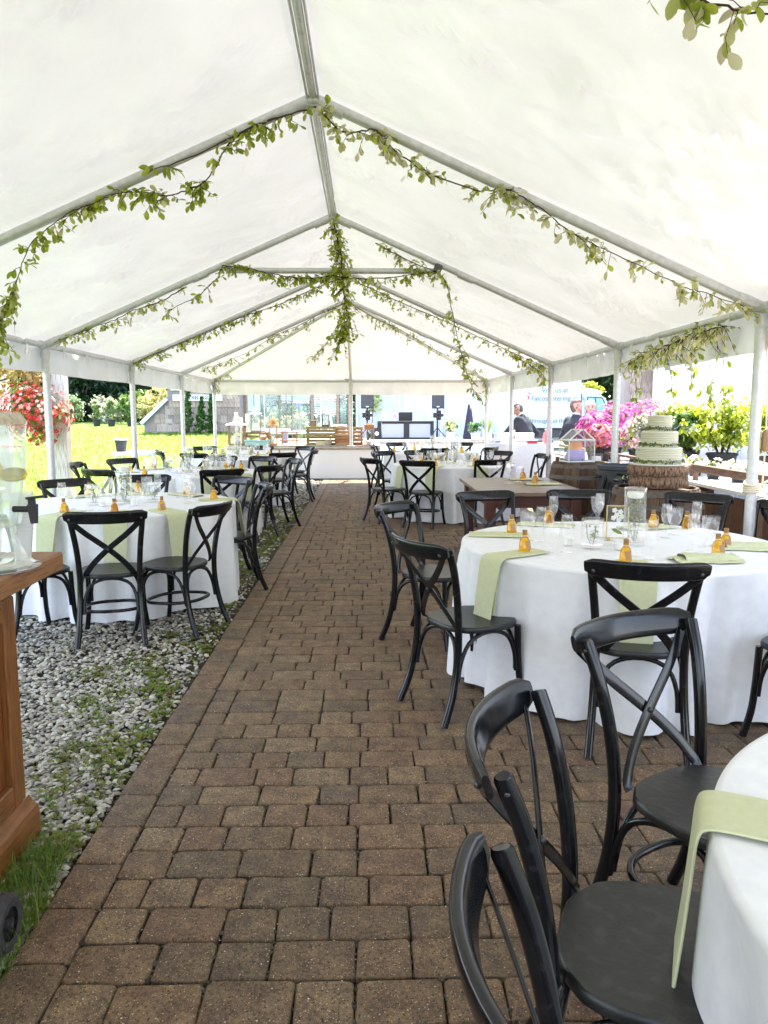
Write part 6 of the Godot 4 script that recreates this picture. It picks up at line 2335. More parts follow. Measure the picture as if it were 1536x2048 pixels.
	for layer in 2:
		g = MB.new()
		rows = []
		for a in 15:
			var row := []
			for j in 19:
				var u := j / 18.0 - 0.5
				var w := a / 14.0 - 0.5
				var x := u * (0.34 - 0.06 * layer) + 0.02 * layer
				var z := w * (0.17 - 0.05 * layer) - 0.01 * layer
				var y := 0.008 + layer * 0.016 + 0.012 * (nn.get_noise_2d(x * 1.6 + layer * 4.0, z * 2.4) + 0.4) + 0.014 * layer * (0.5 - absf(w)) 
				row.append(Vector3(x, maxf(y * (1.0 - pow(absf(w) * 2.0, 6.0) * 0.7), 0.003), z + 0.012 * sin(u * 7.0)))
			rows.append(row)
		g.sheet(rows)
		part("fabric_fold", g, M.sage, t)
	P.crumpled_napkin = t
	# tall cylinder vase with greenery under water and a floating candle
	for tall in 2:
		t = Node3D.new()
		t.name = "cylinder_vase"
		var h: float = [0.165, 0.325][tall]
		var r := 0.060
		g = MB.new()
		g.lathe([Vector2(0, 0.002), Vector2(r - 0.004, 0.002), Vector2(r, 0.006), Vector2(r, h), Vector2(r - 0.003, h + 0.001), Vector2(r - 0.0035, h - 0.004), Vector2(r - 0.0035, 0.02), Vector2(0, 0.018)], 26)
		part("glass", g, M.glass, t)
		g = MB.new()
		g.lathe([Vector2(r - 0.0045, h * 0.84), Vector2(0, h * 0.84)], 24)
		part("water", g, M.water, t)
		g = MB.new()
		g.lathe([Vector2(0, h * 0.82), Vector2(0.034, h * 0.82), Vector2(0.046, h * 0.87), Vector2(0.046, h * 0.915), Vector2(0.040, h * 0.925), Vector2(0, h * 0.915)], 20)
		g.tube([Vector3(0, h * 0.915, 0), Vector3(0.001, h * 0.915 + 0.008, 0)], 0.0015, 5)
		part("floating_candle", g, M.wax, t)
		g = MB.new()
		g.tinted = true
		var sprays := 4 if tall else 3
		for k in sprays:
			var a := TAU * k / sprays + 0.5
			var x0 := cos(a) * 0.026
			var z0 := sin(a) * 0.026
			var top := h * rnd(0.74, 0.82)
			g.col = Color(0.10, 0.12, 0.04)
			g.tube([Vector3(x0 * 0.3, 0.022, z0 * 0.3), Vector3(x0, top * 0.5, z0), Vector3(x0 * 1.3, top, z0 * 1.3)], 0.0016, 4)
			for j in (34 if tall else 15):
				var w := R.randf()
				var p := Vector3(x0 * (0.3 + w), 0.03 + w * (top - 0.03), z0 * (0.3 + w)) + Vector3(rnd(-0.018, 0.018), 0, rnd(-0.018, 0.018))
				var b := Basis.from_euler(Vector3(rnd(-0.9, 0.9), rnd(0, TAU), rnd(-0.6, 0.6)))
				g.col = Color(0.10, 0.17, 0.03).lerp(Color(0.34, 0.42, 0.12), R.randf())
				var s := rnd(0.009, 0.017)
				var v0 := g.add(p + b.z * s, b.y)
				var v1 := g.add(p + b.x * s * 0.42, b.y)
				var v2 := g.add(p - b.z * s, b.y)
				var v3 := g.add(p - b.x * s * 0.42, b.y)
				g.quad(v0, v1, v2, v3)
		kind(part("greenery", g, M.leafc, t), "stuff")
		P["vase_tall" if tall else "vase_low"] = t
	# votive
	t = Node3D.new()
	t.name = "votive_holder"
	g = MB.new()
	g.lathe([Vector2(0, 0.001), Vector2(0.026, 0.001), Vector2(0.030, 0.005), Vector2(0.031, 0.065), Vector2(0.0295, 0.065), Vector2(0.028, 0.008), Vector2(0, 0.007)], 16)
	part("glass", g, M.glass, t)
	g = MB.new()
	g.lathe([Vector2(0, 0.008), Vector2(0.024, 0.008), Vector2(0.024, 0.038), Vector2(0, 0.037)], 14)
	part("candle", g, M.wax, t)
	P.votive = t
	# pressed flower frame on a little gold foot
	t = Node3D.new()
	t.name = "framed_flowers"
	g = MB.new()
	for q: Array in [[0, 0.014, 0.128, 0.006], [0, 0.202, 0.128, 0.006]]:
		g.box(Vector3(q[0], q[1], 0), Vector3(q[2], q[3], 0.008), 0.001)
	for x: float in [-0.061, 0.061]:
		g.box(Vector3(x, 0.108, 0), Vector3(0.006, 0.182, 0.008), 0.001)
	part("frame", g, M.gold, t)
	g = MB.new()
	for x: float in [-0.05, 0.05]:
		g.box(Vector3(x, 0.0055, 0), Vector3(0.022, 0.011, 0.05), 0.002)
	part("foot", g, M.gold, t)
	g = MB.new()
	g.box(Vector3(0, 0.108, 0), Vector3(0.115, 0.18, 0.003))
	part("pane", g, M.glass, t)
	for k in 6:
		var b := blossom(5, 0.017, Color(0.8, 0.8, 0.76), Color(0.75, 0.7, 0.5), 0.1)
		part("pressed_flower", b, M.petal, t, Vector3([-0.018, 0.014, -0.006, 0.022, -0.024, 0.006][k], [0.176, 0.168, 0.148, 0.140, 0.132, 0.120][k], 0.003), Basis(Vector3.RIGHT, PI / 2))
	g = MB.new()
	g.tinted = true
	g.col = Color(0.22, 0.32, 0.04)
	g.face([Vector3(-0.035, 0.068, 0.004), Vector3(-0.012, 0.072, 0.004), Vector3(0.02, 0.052, 0.004), Vector3(0.03, 0.036, 0.004), Vector3(0.008, 0.038, 0.004), Vector3(-0.022, 0.052, 0.004)], Vector3.BACK)
	part("pressed_leaf", g, M.leafc, t)
	P.frame = t

func put(key: String, at: Vector3, turn: float, label: String, cat: String, group: String) -> void:
	var o: Node3D = P[key].duplicate()
	o.name = P[key].name
	add_child(o, true)
	o.position = at
	o.rotation.y = turn
	tag(o, unique(label), cat, group)

func setting(tb: Dictionary, d: Vector2, drape: String) -> void:
	var n := d.normalized()
	var tn := Vector2(-n.y, n.x)
	var w: String = place_word(n, tb.aisle)
	var c := Vector2(tb.at.x, tb.at.z)
	var top := 0.764
	var turn := atan2(n.x, n.y)
	var f := func(r: float, s: float) -> Vector3:
		var p := c + n * r + tn * s
		return Vector3(p.x, top, p.y)
	if drape == "over":
		put("napkin", Vector3(c.x, 0, c.y), turn, "sage napkin hanging at the %s of %s" % [w, tb.name], "napkin", "sage napkins")
		put("honey", f.call(0.72, 0.02), rnd(0, TAU), "honey bottle at the %s of %s" % [w, tb.name], "bottle", "honey bottle favours")
	else:
		put("flat_napkin", f.call(0.68, 0), turn + PI / 2 * 0.92, "flat sage napkin at the %s of %s" % [w, tb.name], "napkin", "sage napkins")
		put("honey", f.call(0.68, 0.02) + Vector3(0, 0.014, 0), rnd(0, TAU), "honey bottle at the %s of %s" % [w, tb.name], "bottle", "honey bottle favours")
	put("goblet", f.call(rnd(0.50, 0.54), 0.12), 0, "clear water goblet at the %s of %s" % [w, tb.name], "glass", "water goblets")
	put("flute", f.call(rnd(0.46, 0.52), 0.22), 0, "champagne flute at the %s of %s" % [w, tb.name], "glass", "champagne flutes")

func centre(tb: Dictionary) -> void:
	var a: Vector3 = tb.at + Vector3(0, 0.764, 0)
	put("vase_tall", a + Vector3(0.02, 0, 0.05), 0, "tall glass vase of greenery in the middle of %s" % tb.name, "vase", "cylinder vases")
	put("vase_low", a + Vector3(-0.20, 0, 0.14), 1, "low glass vase before the tall vase on %s" % tb.name, "vase", "cylinder vases")
	put("vase_low", a + Vector3(0.22, 0, -0.08), 2, "low glass vase behind the tall vase on %s" % tb.name, "vase", "cylinder vases")
	put("frame", a + Vector3(-0.04, 0, -0.10), 0.3, "gold framed pressed flowers among the vases of %s" % tb.name, "picture frame", "flower frames")
	put("votive", a + Vector3(-0.10, 0, 0.24), 0, "small votive before the vases of %s" % tb.name, "candle holder", "votives")
	put("votive", a + Vector3(0.14, 0, 0.20), 0, "small votive beside the tall vase, outer side, on %s" % tb.name, "candle holder", "votives")

func build_tables() -> void:
	make_settings()
	var a := make_chair(false)
	var b := make_chair(true)
	TABLES = {
		"T0": {"at": Vector3(1.46, 0, -0.98), "aisle": -1.0, "name": "the corner table"},
		"T1": {"at": Vector3(1.45, 0, -4.37), "aisle": -1.0, "name": "the table before the cake"},
		"T2": {"at": Vector3(1.28, 0, -11.35), "aisle": -1.0, "name": "the table past the plank table"},
		"T3": {"at": Vector3(1.25, 0, -14.85), "aisle": -1.0, "name": "the table nearest the stage"},
		"L1": {"at": Vector3(-2.0, 0, -6.42), "aisle": 1.0, "name": "the first gravel table"},
		"L2": {"at": Vector3(-2.25, 0, -9.85), "aisle": 1.0, "name": "the second gravel table"},
		"L3": {"at": Vector3(-2.2, 0, -13.3), "aisle": 1.0, "name": "the third gravel table"},
		"W": {"at": Vector3(1.55, 0, -7.9), "aisle": -1.0, "name": "the plank table"}}
	var ph := 0.4
	for k: String in TABLES:
		if k != "W":
			round_cloth(TABLES[k].at, ph, "white cloth to the ground over %s" % TABLES[k].name, 0.012 if TABLES[k].at.x > 0 else 0.0)
			ph += 1.7
	# chairs: rail position, table, ring, own facing if it does not face the table's middle
	var ch := [
		[0.165, -0.83, "T0", 0, Vector2(1, -0.05)], [0.275, -1.503, "T0", 0, Vector2(0.938, 0.346)], [0.785, -2.235, "T0", 1, Vector2(0.50, 0.865)],
		[1.16, -3.13, "T1", 0], [0.24, -3.72, "T1", 0], [0.18, -5.22, "T1", 0], [0.92, -6.0, "T1", 0], [1.68, -6.08, "T1", 0], [2.52, -5.8, "T1", 0], [2.20, -3.07, "T1", 0], [2.93, -5.25, "T1", 0],
		[0.65, -10.0, "T2", 1], [0.03, -10.6, "T2", 0], [0.25, -12.5, "T2", 0], [1.66, -10.2, "T2", 0], [0.85, -12.75, "T2", 0], [2.15, -12.55, "T2", 0], [2.66, -11.6, "T2", 0],
		[0.62, -16.1, "T3", 0], [0.12, -15.0, "T3", 0], [1.20, -13.55, "T3", 0], [2.25, -13.95, "T3", 0], [2.0, -16.2, "T3", 0], [2.68, -15.6, "T3", 0],
		[-1.64, -4.87, "L1", 1], [-1.04, -5.30, "L1", 1, Vector2(-0.94, -0.34)], [-0.88, -6.74, "L1", 0], [-1.28, -7.53, "L1", 0], [-2.81, -7.25, "L1", 0], [-2.2, -7.75, "L1", 0], [-2.46, -4.95, "L1", 0, Vector2(0.62, -0.78)],
		[-1.58, -8.54, "L2", 0], [-1.14, -9.22, "L2", 0, Vector2(-0.88, -0.47)], [-0.95, -10.5, "L2", 0], [-1.46, -11.1, "L2", 0], [-2.10, -11.25, "L2", 0], [-3.32, -10.6, "L2", 0], [-3.62, -9.75, "L2", 0], [-2.98, -8.60, "L2", 0],
		[-1.29, -12.15, "L3", 0], [-0.87, -13.3, "L3", 0], [-1.12, -14.45, "L3", 0], [-1.98, -14.7, "L3", 0], [-3.0, -14.45, "L3", 0], [-3.42, -12.9, "L3", 0], [-2.66, -12.0, "L3", 0],
		[2.50, -7.62, "W", 0, Vector2(-1, 0.05)]]
	for q: Array in ch:
		var tb: Dictionary = TABLES[q[2]]
		var rail := Vector2(q[0], q[1])
		var c := Vector2(tb.at.x, tb.at.z)
		var dir: Vector2 = (q[4] if q.size() > 4 else (c - rail)).normalized()
		var pos := rail + dir * 0.33
		var o: Node3D = (b if q[3] == 1 else a).duplicate()
		o.name = "cross_back_chair"
		add_child(o, true)
		o.position = Vector3(pos.x, 0.004 if pos.x > -0.95 else 0.0, pos.y)
		o.rotation.y = atan2(-dir.x, -dir.y)
		tag(o, unique("black crossback%s chair at the %s of %s" % [" ring" if q[3] == 1 else "", place_word(rail - c, tb.aisle), tb.name]), "chair", "black cross-back chairs")
	a.free()
	b.free()
	# settings follow the chairs
	for k: String in ["T2", "T3", "L1", "L2", "L3"]:
		var tb: Dictionary = TABLES[k]
		centre(tb)
		var c := Vector2(tb.at.x, tb.at.z)
		var j := 0
		for q: Array in ch:
			if q[2] == k:
				var d: Vector2 = Vector2(q[0], q[1]) - c
				setting(tb, d, "over" if d.y > -0.35 * d.length() else "flat")
	# the big round table, set as in the picture
	var t1: Dictionary = TABLES.T1
	var nm: String = t1.name
	var y := 0.764
	put("napkin", t1.at, atan2(-0.87, 0.49), "sage green napkin hanging towards the aisle chair from %s" % nm, "napkin", "sage napkins")
	put("napkin", t1.at, atan2(-0.22, 0.97), "sage napkin hanging behind a chair back at %s" % nm, "napkin", "sage napkins")
	put("flat_napkin", Vector3(0.80, y, -4.62), PI / 2 - 0.15, "flat sage napkin at the aisle end of %s" % nm, "napkin", "sage napkins")
	put("flat_napkin", Vector3(1.18, y, -5.03), PI / 2 - 0.4, "flat sage napkin at the plank side of %s" % nm, "napkin", "sage napkins")
	put("flat_napkin", Vector3(1.80, y, -4.90), PI / 2 + 0.3, "flat sage napkin at the barrel side of %s" % nm, "napkin", "sage napkins")
	put("crumpled_napkin", Vector3(1.70, y, -3.80), 0.05, "crumpled sage napkin with tucked corners at the camera edge of %s" % nm, "napkin", "sage napkins")
	put("crumpled_napkin", Vector3(2.08, y, -4.14), -0.12, "crumpled sage napkin folded up at the outer edge of %s" % nm, "napkin", "sage napkins")
	var hb := [[0.835, -4.03, 0.012, "on the hanging aisle side napkin"], [0.88, -4.64, 0.014, "on the flat napkin at the aisle end"], [1.27, -3.72, 0.012, "with kraft tag, just over the chair back"], [1.82, -4.84, 0.014, "behind the tall vase, at the barrel side"], [1.965, -4.15, 0.0, "taller looking one beside the outer crumpled napkin"], [1.835, -3.96, 0.0, "with twine, before the outer crumpled napkin"], [1.2, -5.05, 0.014, "half hidden behind two flutes"], [2.06, -4.9, 0.0, "behind glasses at the outer barrel side"]]
	for q: Array in hb:
		put("honey", Vector3(q[0], y + q[2], q[1]), rnd(-0.5, 0.5), "honey bottle %s of %s" % [q[3], nm], "bottle", "honey bottle favours")
	var gb := [[0.97, -4.0, "before the low vase, aisle side,"], [0.93, -4.42, "beside the first aisle side honey bottle"], [1.86, -4.6, "next to the tall flute, barrel side"], [1.73, -3.94, "closest to the camera edge napkin"], [1.90, -4.2, "behind the outer honey bottle"], [1.39, -3.90, "right before the tall vase"], [1.57, -5.2, "at the far edge"]]
	for q: Array in gb:
		put("goblet", Vector3(q[0], y, q[1]), 0, "clear water goblet %s on %s" % [q[2], nm], "glass", "water goblets")
	var fb := [[1.0, -4.38, "behind the aisle side goblet"], [1.21, -4.96, "at the plank side, before a bottle"], [1.06, -4.04, "on the aisle side of the low vase"], [1.56, -5.12, "at the far edge behind the low vase"], [1.77, -4.5, "between tall vase and outer glasses"], [1.745, -4.06, "behind the camera edge goblet"], [2.0, -4.62, "at the outer barrel side"], [1.43, -3.82, "at the camera edge beside the tagged bottle"]]
	for q: Array in fb:
		put("flute", Vector3(q[0], y, q[1]), 0, "champagne flute %s on %s" % [q[2], nm], "glass", "champagne flutes")
	put("vase_tall", Vector3(1.50, y, -4.27), 0.4, "tall glass vase of greenery with floating candle on %s" % nm, "vase", "cylinder vases")
	put("vase_low", Vector3(1.235, y, -4.17), 1.2, "low glass vase with sprigs and floating candle on %s" % nm, "vase", "cylinder vases")
	put("frame", Vector3(1.46, y, -4.44), -0.2, "gold framed pressed white flowers beside the tall vase on %s" % nm, "picture frame", "flower frames")
	put("votive", Vector3(1.41, y, -4.56), 0, "glass votive behind the low vase on %s" % nm, "candle holder", "votives")
	put("votive", Vector3(1.37, y, -4.12), 0, "glass votive between low and tall vase on %s" % nm, "candle holder", "votives")
	put("votive", Vector3(1.13, y, -4.27), 0, "glass votive at the low vase's aisle side on %s" % nm, "candle holder", "votives")
	# band of napkin on the corner table
	var nb := thing("napkin", "wide pale sage napkin hanging over the cloth at the bottom corner table", "napkin", TABLES.T0.at, atan2(-0.91, -0.40), "sage napkins")
	var g := MB.new()
	var band := [Vector2(-0.075, -0.0035), Vector2(0.075, -0.0035), Vector2(0.0775, 0.0), Vector2(0.075, 0.0035), Vector2(-0.075, 0.0035), Vector2(-0.0775, 0.0)]
	g.sweep(curve([Vector3(0.02, 0.773, 0.45), Vector3(0.01, 0.772, 0.72), Vector3(0.0, 0.772, 0.84), Vector3(0.0, 0.770, 0.904), Vector3(0.0, 0.748, 0.922), Vector3(0.0, 0.68, 0.928), Vector3(0.006, 0.56, 0.938), Vector3(0.01, 0.44, 0.95)], 4), band, Vector3.UP)
	part("fabric", g, M.sage, nb)
	build_plank_table()

func build_plank_table() -> void:
	var t := thing("plank_table", "dark red brown farm table with grey plank top, before the oak barrel", "table", Vector3(1.55, 0, -7.9))
	var topm := [wood(0.30, 0.22, 0.17, "x", 0.32), wood(0.26, 0.185, 0.14, "x", 0.30), wood(0.33, 0.25, 0.2, "x", 0.34)]
	for k in 8:
		var g := MB.new()
		g.box(Vector3(0, 0.757, -0.74 + k * 0.211), Vector3(1.0, 0.035, 0.208), 0.003)
		part("plank", g, topm[k % 3], t)
	var red := wood(0.10, 0.028, 0.016, "x", 0.4)
	var redz := wood(0.10, 0.028, 0.016, "z", 0.4)
	for s: float in [-1.0, 1.0]:
		var g := MB.new()
		g.box(Vector3(0, 0.68, s * 0.74), Vector3(0.78, 0.115, 0.025), 0.003)
		part("apron", g, red, t)
		g = MB.new()
		g.box(Vector3(s * 0.40, 0.68, 0), Vector3(0.025, 0.115, 1.4), 0.003)
		part("apron", g, redz, t)
		for z: float in [-0.74, 0.74]:
			g = MB.new()
			g.box(Vector3(s * 0.40, 0.37, z), Vector3(0.10, 0.74, 0.10), 0.008)
			part("leg", g, wood(0.10, 0.028, 0.016, "y", 0.4), t)
	var y := 0.776
	var nm := "the plank table"
	put("flat_napkin", Vector3(1.74, y, -8.42), PI / 2, "rolled sage napkin farther back on %s" % nm, "napkin", "sage napkins")
	put("flat_napkin", Vector3(1.80, y, -7.85), PI / 2, "rolled sage napkin at the front of %s" % nm, "napkin", "sage napkins")
	put("honey", Vector3(1.70, y + 0.014, -8.40), 0.5, "honey bottle on the farther napkin of %s" % nm, "bottle", "honey bottle favours")
	put("honey", Vector3(1.72, y + 0.014, -7.86), 0.2, "honey bottle on the front napkin of %s" % nm, "bottle", "honey bottle favours")
	put("flute", Vector3(1.43, y, -8.3), 0, "champagne flute at the aisle side of %s" % nm, "glass", "champagne flutes")
	put("flute", Vector3(1.47, y, -7.98), 0, "champagne flute closest to the camera on %s" % nm, "glass", "champagne flutes")
	put("flute", Vector3(1.55, y, -8.45), 0, "champagne flute farthest back on %s" % nm, "glass", "champagne flutes")
	put("goblet", Vector3(1.60, y, -8.1), 0, "clear water goblet beside the napkins on %s" % nm, "glass", "water goblets")

func build_cabinet() -> void:
	var t := thing("drinks_cabinet", "honey brown panelled oak cabinet with thick plank top beside the path", "cabinet", Vector3(-1.645, 0, -2.01))
	var oak_y := wood(0.27, 0.108, 0.028, "y", 0.42)
	var oak_z := wood(0.27, 0.108, 0.028, "z", 0.42)
	var dark := wood(0.22, 0.075, 0.018, "y", 0.42)
	var z0 := -0.63
	var z1 := 0.95
	var fx := 0.43
	var g := MB.new()
	g.box(Vector3(0.0, 0.50, (z0 + z1) * 0.5), Vector3(fx * 2 - 0.05, 0.82, z1 - z0 - 0.04), 0.0)
	part("carcass", g, dark, t)
	# frame and sunk panels on the aisle side
	for z: float in [z0 + 0.04, z0 + 0.76, z1 - 0.04]:
		g = MB.new()
		g.box(Vector3(fx - 0.014, 0.51, z), Vector3(0.03, 0.74, 0.085), 0.006)
		part("stile", g, oak_y, t)
	for q: Array in [[z0 + 0.0825, z0 + 0.7175], [z0 + 0.8025, z1 - 0.0825]]:
		for y: float in [0.185, 0.842]:
			g = MB.new()
			g.box(Vector3(fx - 0.014, y, (q[0] + q[1]) * 0.5), Vector3(0.028, 0.085, q[1] - q[0]), 0.006)
			part("rail", g, oak_z, t)
		g = MB.new()
		g.box(Vector3(fx - 0.030, 0.513, (q[0] + q[1]) * 0.5), Vector3(0.012, 0.56, q[1] - q[0]), 0.0)
		var pn := part("panel", g, wood(0.25, 0.088, 0.024, "y", 0.38), t)
		g = MB.new()
		g.lathe([Vector2(0, 0), Vector2(0.012, 0), Vector2(0.012, 0.014), Vector2(0.022, 0.020), Vector2(0.022, 0.030), Vector2(0.0, 0.034)], 14, Vector3(fx - 0.024, 0.50, q[0] + 0.42), Basis(Vector3.BACK, -PI / 2))
		part("knob", g, M.black, pn)
	g = MB.new()
	for z: float in [z0 + 0.06, z0 + 0.5, z0 + 1.0, z1 - 0.06]:
		g.box(Vector3(fx - 0.02, 0.915, z), Vector3(0.05, 0.05, 0.05), 0.008)
	part("bracket", g, dark, t)
	# far end
	g = MB.new()
	g.box(Vector3(0.0, 0.51, z0 + 0.010), Vector3(fx * 2 - 0.02, 0.74, 0.024), 0.004)
	part("end_panel", g, oak_y, t)
	# plinth, moulded
	g = MB.new()
	var pl := [Vector2(0.0, 0.0), Vector2(0.035, 0.0), Vector2(0.035, 0.085), Vector2(0.028, 0.105), Vector2(0.012, 0.118), Vector2(0.0, 0.14)]
	g.prism(pl, z0 - 0.03, z1 + 0.03, Basis(), Vector3(fx - 0.002, 0.0, 0))
	g.box(Vector3(0, 0.07, (z0 + z1) * 0.5), Vector3(fx * 2 - 0.01, 0.139, z1 - z0 - 0.01), 0.004)
	part("plinth", g, oak_z, t)
	# top planks
	for k in 5:
		g = MB.new()
		g.box(Vector3(-0.36 + k * 0.2, 0.967, 0.085), Vector3(0.197, 0.066, 1.78), 0.006)
		part("top_plank", g, wood([0.31, 0.28, 0.33, 0.29, 0.32][k], [0.155, 0.135, 0.165, 0.14, 0.155][k], 0.065, "z", 0.45), t)
	# drink dispenser
	var d := thing("drink_dispenser", "big glass drink dispenser with lemon water on the oak cabinet", "drink dispenser", Vector3(-1.225, 1.001, -2.5))
	var body := mat(Color(0.90, 0.96, 0.92, 0.25), 0.06)
	body.transparency = BaseMaterial3D.TRANSPARENCY_ALPHA
	g = MB.new()
	var pr := []
	for q: Array in [[0.004, 0.135], [0.10, 0.132], [0.108, 0.150], [0.112, 0.2], [0.120, 0.26], [0.131, 0.33], [0.135, 0.40], [0.134, 0.44], [0.137, 0.445], [0.137, 0.452], [0.130, 0.456]]:
		pr.append(Vector2(q[0], q[1]))
	g.lathe(pr, 40)
	part("jar", g, body, d)
	g = MB.new()
	g.lathe([Vector2(0, 0.145), Vector2(0.098, 0.147), Vector2(0.106, 0.2), Vector2(0.114, 0.26), Vector2(0.125, 0.33), Vector2(0.128, 0.385), Vector2(0, 0.385)], 32)
	var wm := mat(Color(0.78, 0.88, 0.74, 0.16), 0.05)
	wm.transparency = BaseMaterial3D.TRANSPARENCY_ALPHA
	part("lemon_water", g, wm, d)
	g = MB.new()
	g.lathe([Vector2(0.137, 0.457), Vector2(0.137, 0.470), Vector2(0.122, 0.488), Vector2(0.09, 0.497), Vector2(0.03, 0.499), Vector2(0.028, 0.520), Vector2(0, 0.524)], 36)
	part("lid", g, textured(mat(lin(0.62, 0.56, 0.44), 0.35), M.gr, Vector3(5, 2, 9)), d)
	for q: Array in [[0.058, 0.320, 0.088, 0.1, 0.35], [0.085, 0.295, -0.03, 1.2, 0.3], [0.02, 0.26, 0.085, 0.8, -0.2], [-0.04, 0.34, 0.07, 0.2, 0.4]]:
		g = MB.new()
		g.lathe([Vector2(0, -0.006), Vector2(0.038, -0.008), Vector2(0.043, 0.0), Vector2(0.038, 0.008), Vector2(0, 0.006)], 18, Vector3.ZERO, Basis.from_euler(Vector3(PI / 2 - q[3], q[4], 0)))
		part("lemon_slice", g, mat(lin(0.66, 0.50, 0.015), 0.5), d, Vector3(q[0], q[1], q[2]))
	# ribbed glass foot
	g = MB.new()
	var wob := []
	for j in 48:
		wob.append(1.0 + 0.03 * (1 if j % 4 < 2 else -1))
	g.lathe([Vector2(0.085, 0.134), Vector2(0.088, 0.11), Vector2(0.094, 0.07), Vector2(0.112, 0.03), Vector2(0.138, 0.006), Vector2(0.13, 0.002)], 48, Vector3.ZERO, Basis(), wob)
	part("glass_foot", g, body, d)
	g = MB.new()
	g.tube(curve([Vector3(0.105, 0.19, 0.03), Vector3(0.13, 0.19, 0.032), Vector3(0.165, 0.19, 0.036)], 2), 0.010, 10)
	g.tube([Vector3(0.168, 0.205, 0.036), Vector3(0.170, 0.16, 0.036), Vector3(0.171, 0.145, 0.036)], [0.017, 0.013, 0.011], 10)
	g.tube([Vector3(0.167, 0.205, 0.036), Vector3(0.166, 0.222, 0.036)], 0.012, 10)
	g.box(Vector3(0.178, 0.228, 0.036), Vector3(0.058, 0.008, 0.016), 0.003, Basis(Vector3.BACK, 0.12))
	part("tap", g, M.black, d)
	var tr := thing("glass_tray", "round clear tray under the drink dispenser", "tray", Vector3(-1.225, 1.001, -2.5))
	tr.position.y = 1.0005
	d.position.y = 1.008
	g = MB.new()
	g.lathe([Vector2(0, 0.0), Vector2(0.152, 0.0), Vector2(0.157, 0.004), Vector2(0.153, 0.007), Vector2(0, 0.006)], 40)
	part("tray_body", g, M.glass, tr)
	g = MB.new()
	var ring := []
	for j in 40:
		var a := TAU * j / 40
		ring.append(Vector3(cos(a) * 0.157, 0.005, sin(a) * 0.157))
	g.tube(ring, 0.0022, 6, false, true)
	part("rim", g, mat(lin(0.3, 0.3, 0.32), 0.25, 0.7), tr)
	# plastic cups in a tall stack
	var cp := thing("cup_stack", "tall stack of clear white plastic cups behind the dispenser", "cups", Vector3(-1.185, 1.001, -2.665))
	var cm := mat(Color(0.95, 0.96, 0.95, 0.5), 0.2)
	cm.transparency = BaseMaterial3D.TRANSPARENCY_ALPHA
	for k in 12:
		g = MB.new()
		g.lathe([Vector2(0.026, 0.0), Vector2(0.036, 0.10), Vector2(0.0385, 0.101), Vector2(0.0385, 0.105), Vector2(0.036, 0.105)], 20)
		part("cup", g, cm, cp, Vector3(0.0006 * k, 0.001 + k * 0.0115, 0))
	# wheel of a cart
	var w := thing("cart_wheel", "dark grey rubber wheel in the grass by the cabinet foot", "wheel", Vector3(-1.02, 0.082, -2.03))
	g = MB.new()
	g.lathe([Vector2(0.045, -0.022), Vector2(0.068, -0.025), Vector2(0.080, -0.014), Vector2(0.082, 0.0), Vector2(0.080, 0.014), Vector2(0.068, 0.025), Vector2(0.045, 0.022)], 32, Vector3.ZERO, Basis(Vector3.BACK, -PI / 2))
	part("tyre", g, textured(mat(lin(0.055, 0.055, 0.06), 0.9), M.gr, Vector3(8, 8, 8), false, M.rough_n, 0.5), w)
	g = MB.new()
	g.lathe([Vector2(0, -0.02), Vector2(0.046, -0.018), Vector2(0.046, 0.012), Vector2(0.020, 0.010), Vector2(0.018, 0.024), Vector2(0, 0.026)], 20, Vector3.ZERO, Basis(Vector3.BACK, -PI / 2))
	part("hub", g, M.black, w)
	g = MB.new()
	g.box(Vector3(-0.045, 0.06, 0.0), Vector3(0.012, 0.19, 0.05), 0.003)
	g.tube([Vector3(-0.05, 0, 0), Vector3(0.028, 0, 0)], 0.008, 8)
	part("fork", g, M.darkgrey, w)

func leaf_mesh(bend: float, curl: float) -> MB:
	var g := MB.new()
	var l := [[0.0, 0.0], [0.2, 0.13], [0.45, 0.25], [0.70, 0.27], [0.90, 0.16], [1.0, 0.0]]
	var mid := []
	var a := []
	var b := []
	for q: Array in l:
		var z: float = q[0]
		var y := -bend * z * z
		mid.append(g.add(Vector3(0, y - 0.05 * q[1], z), Vector3.UP))
		a.append(g.add(Vector3(q[1], y + curl * q[1], z), Vector3(-0.35, 1, 0).normalized()))
		b.append(g.add(Vector3(-q[1], y + curl * q[1], z), Vector3(0.35, 1, 0).normalized()))
	for i in 5:
		g.quad(mid[i], a[i], a[i + 1], mid[i + 1])
		g.quad(mid[i], mid[i + 1], b[i + 1], b[i])
	return g

var LEAVES := []

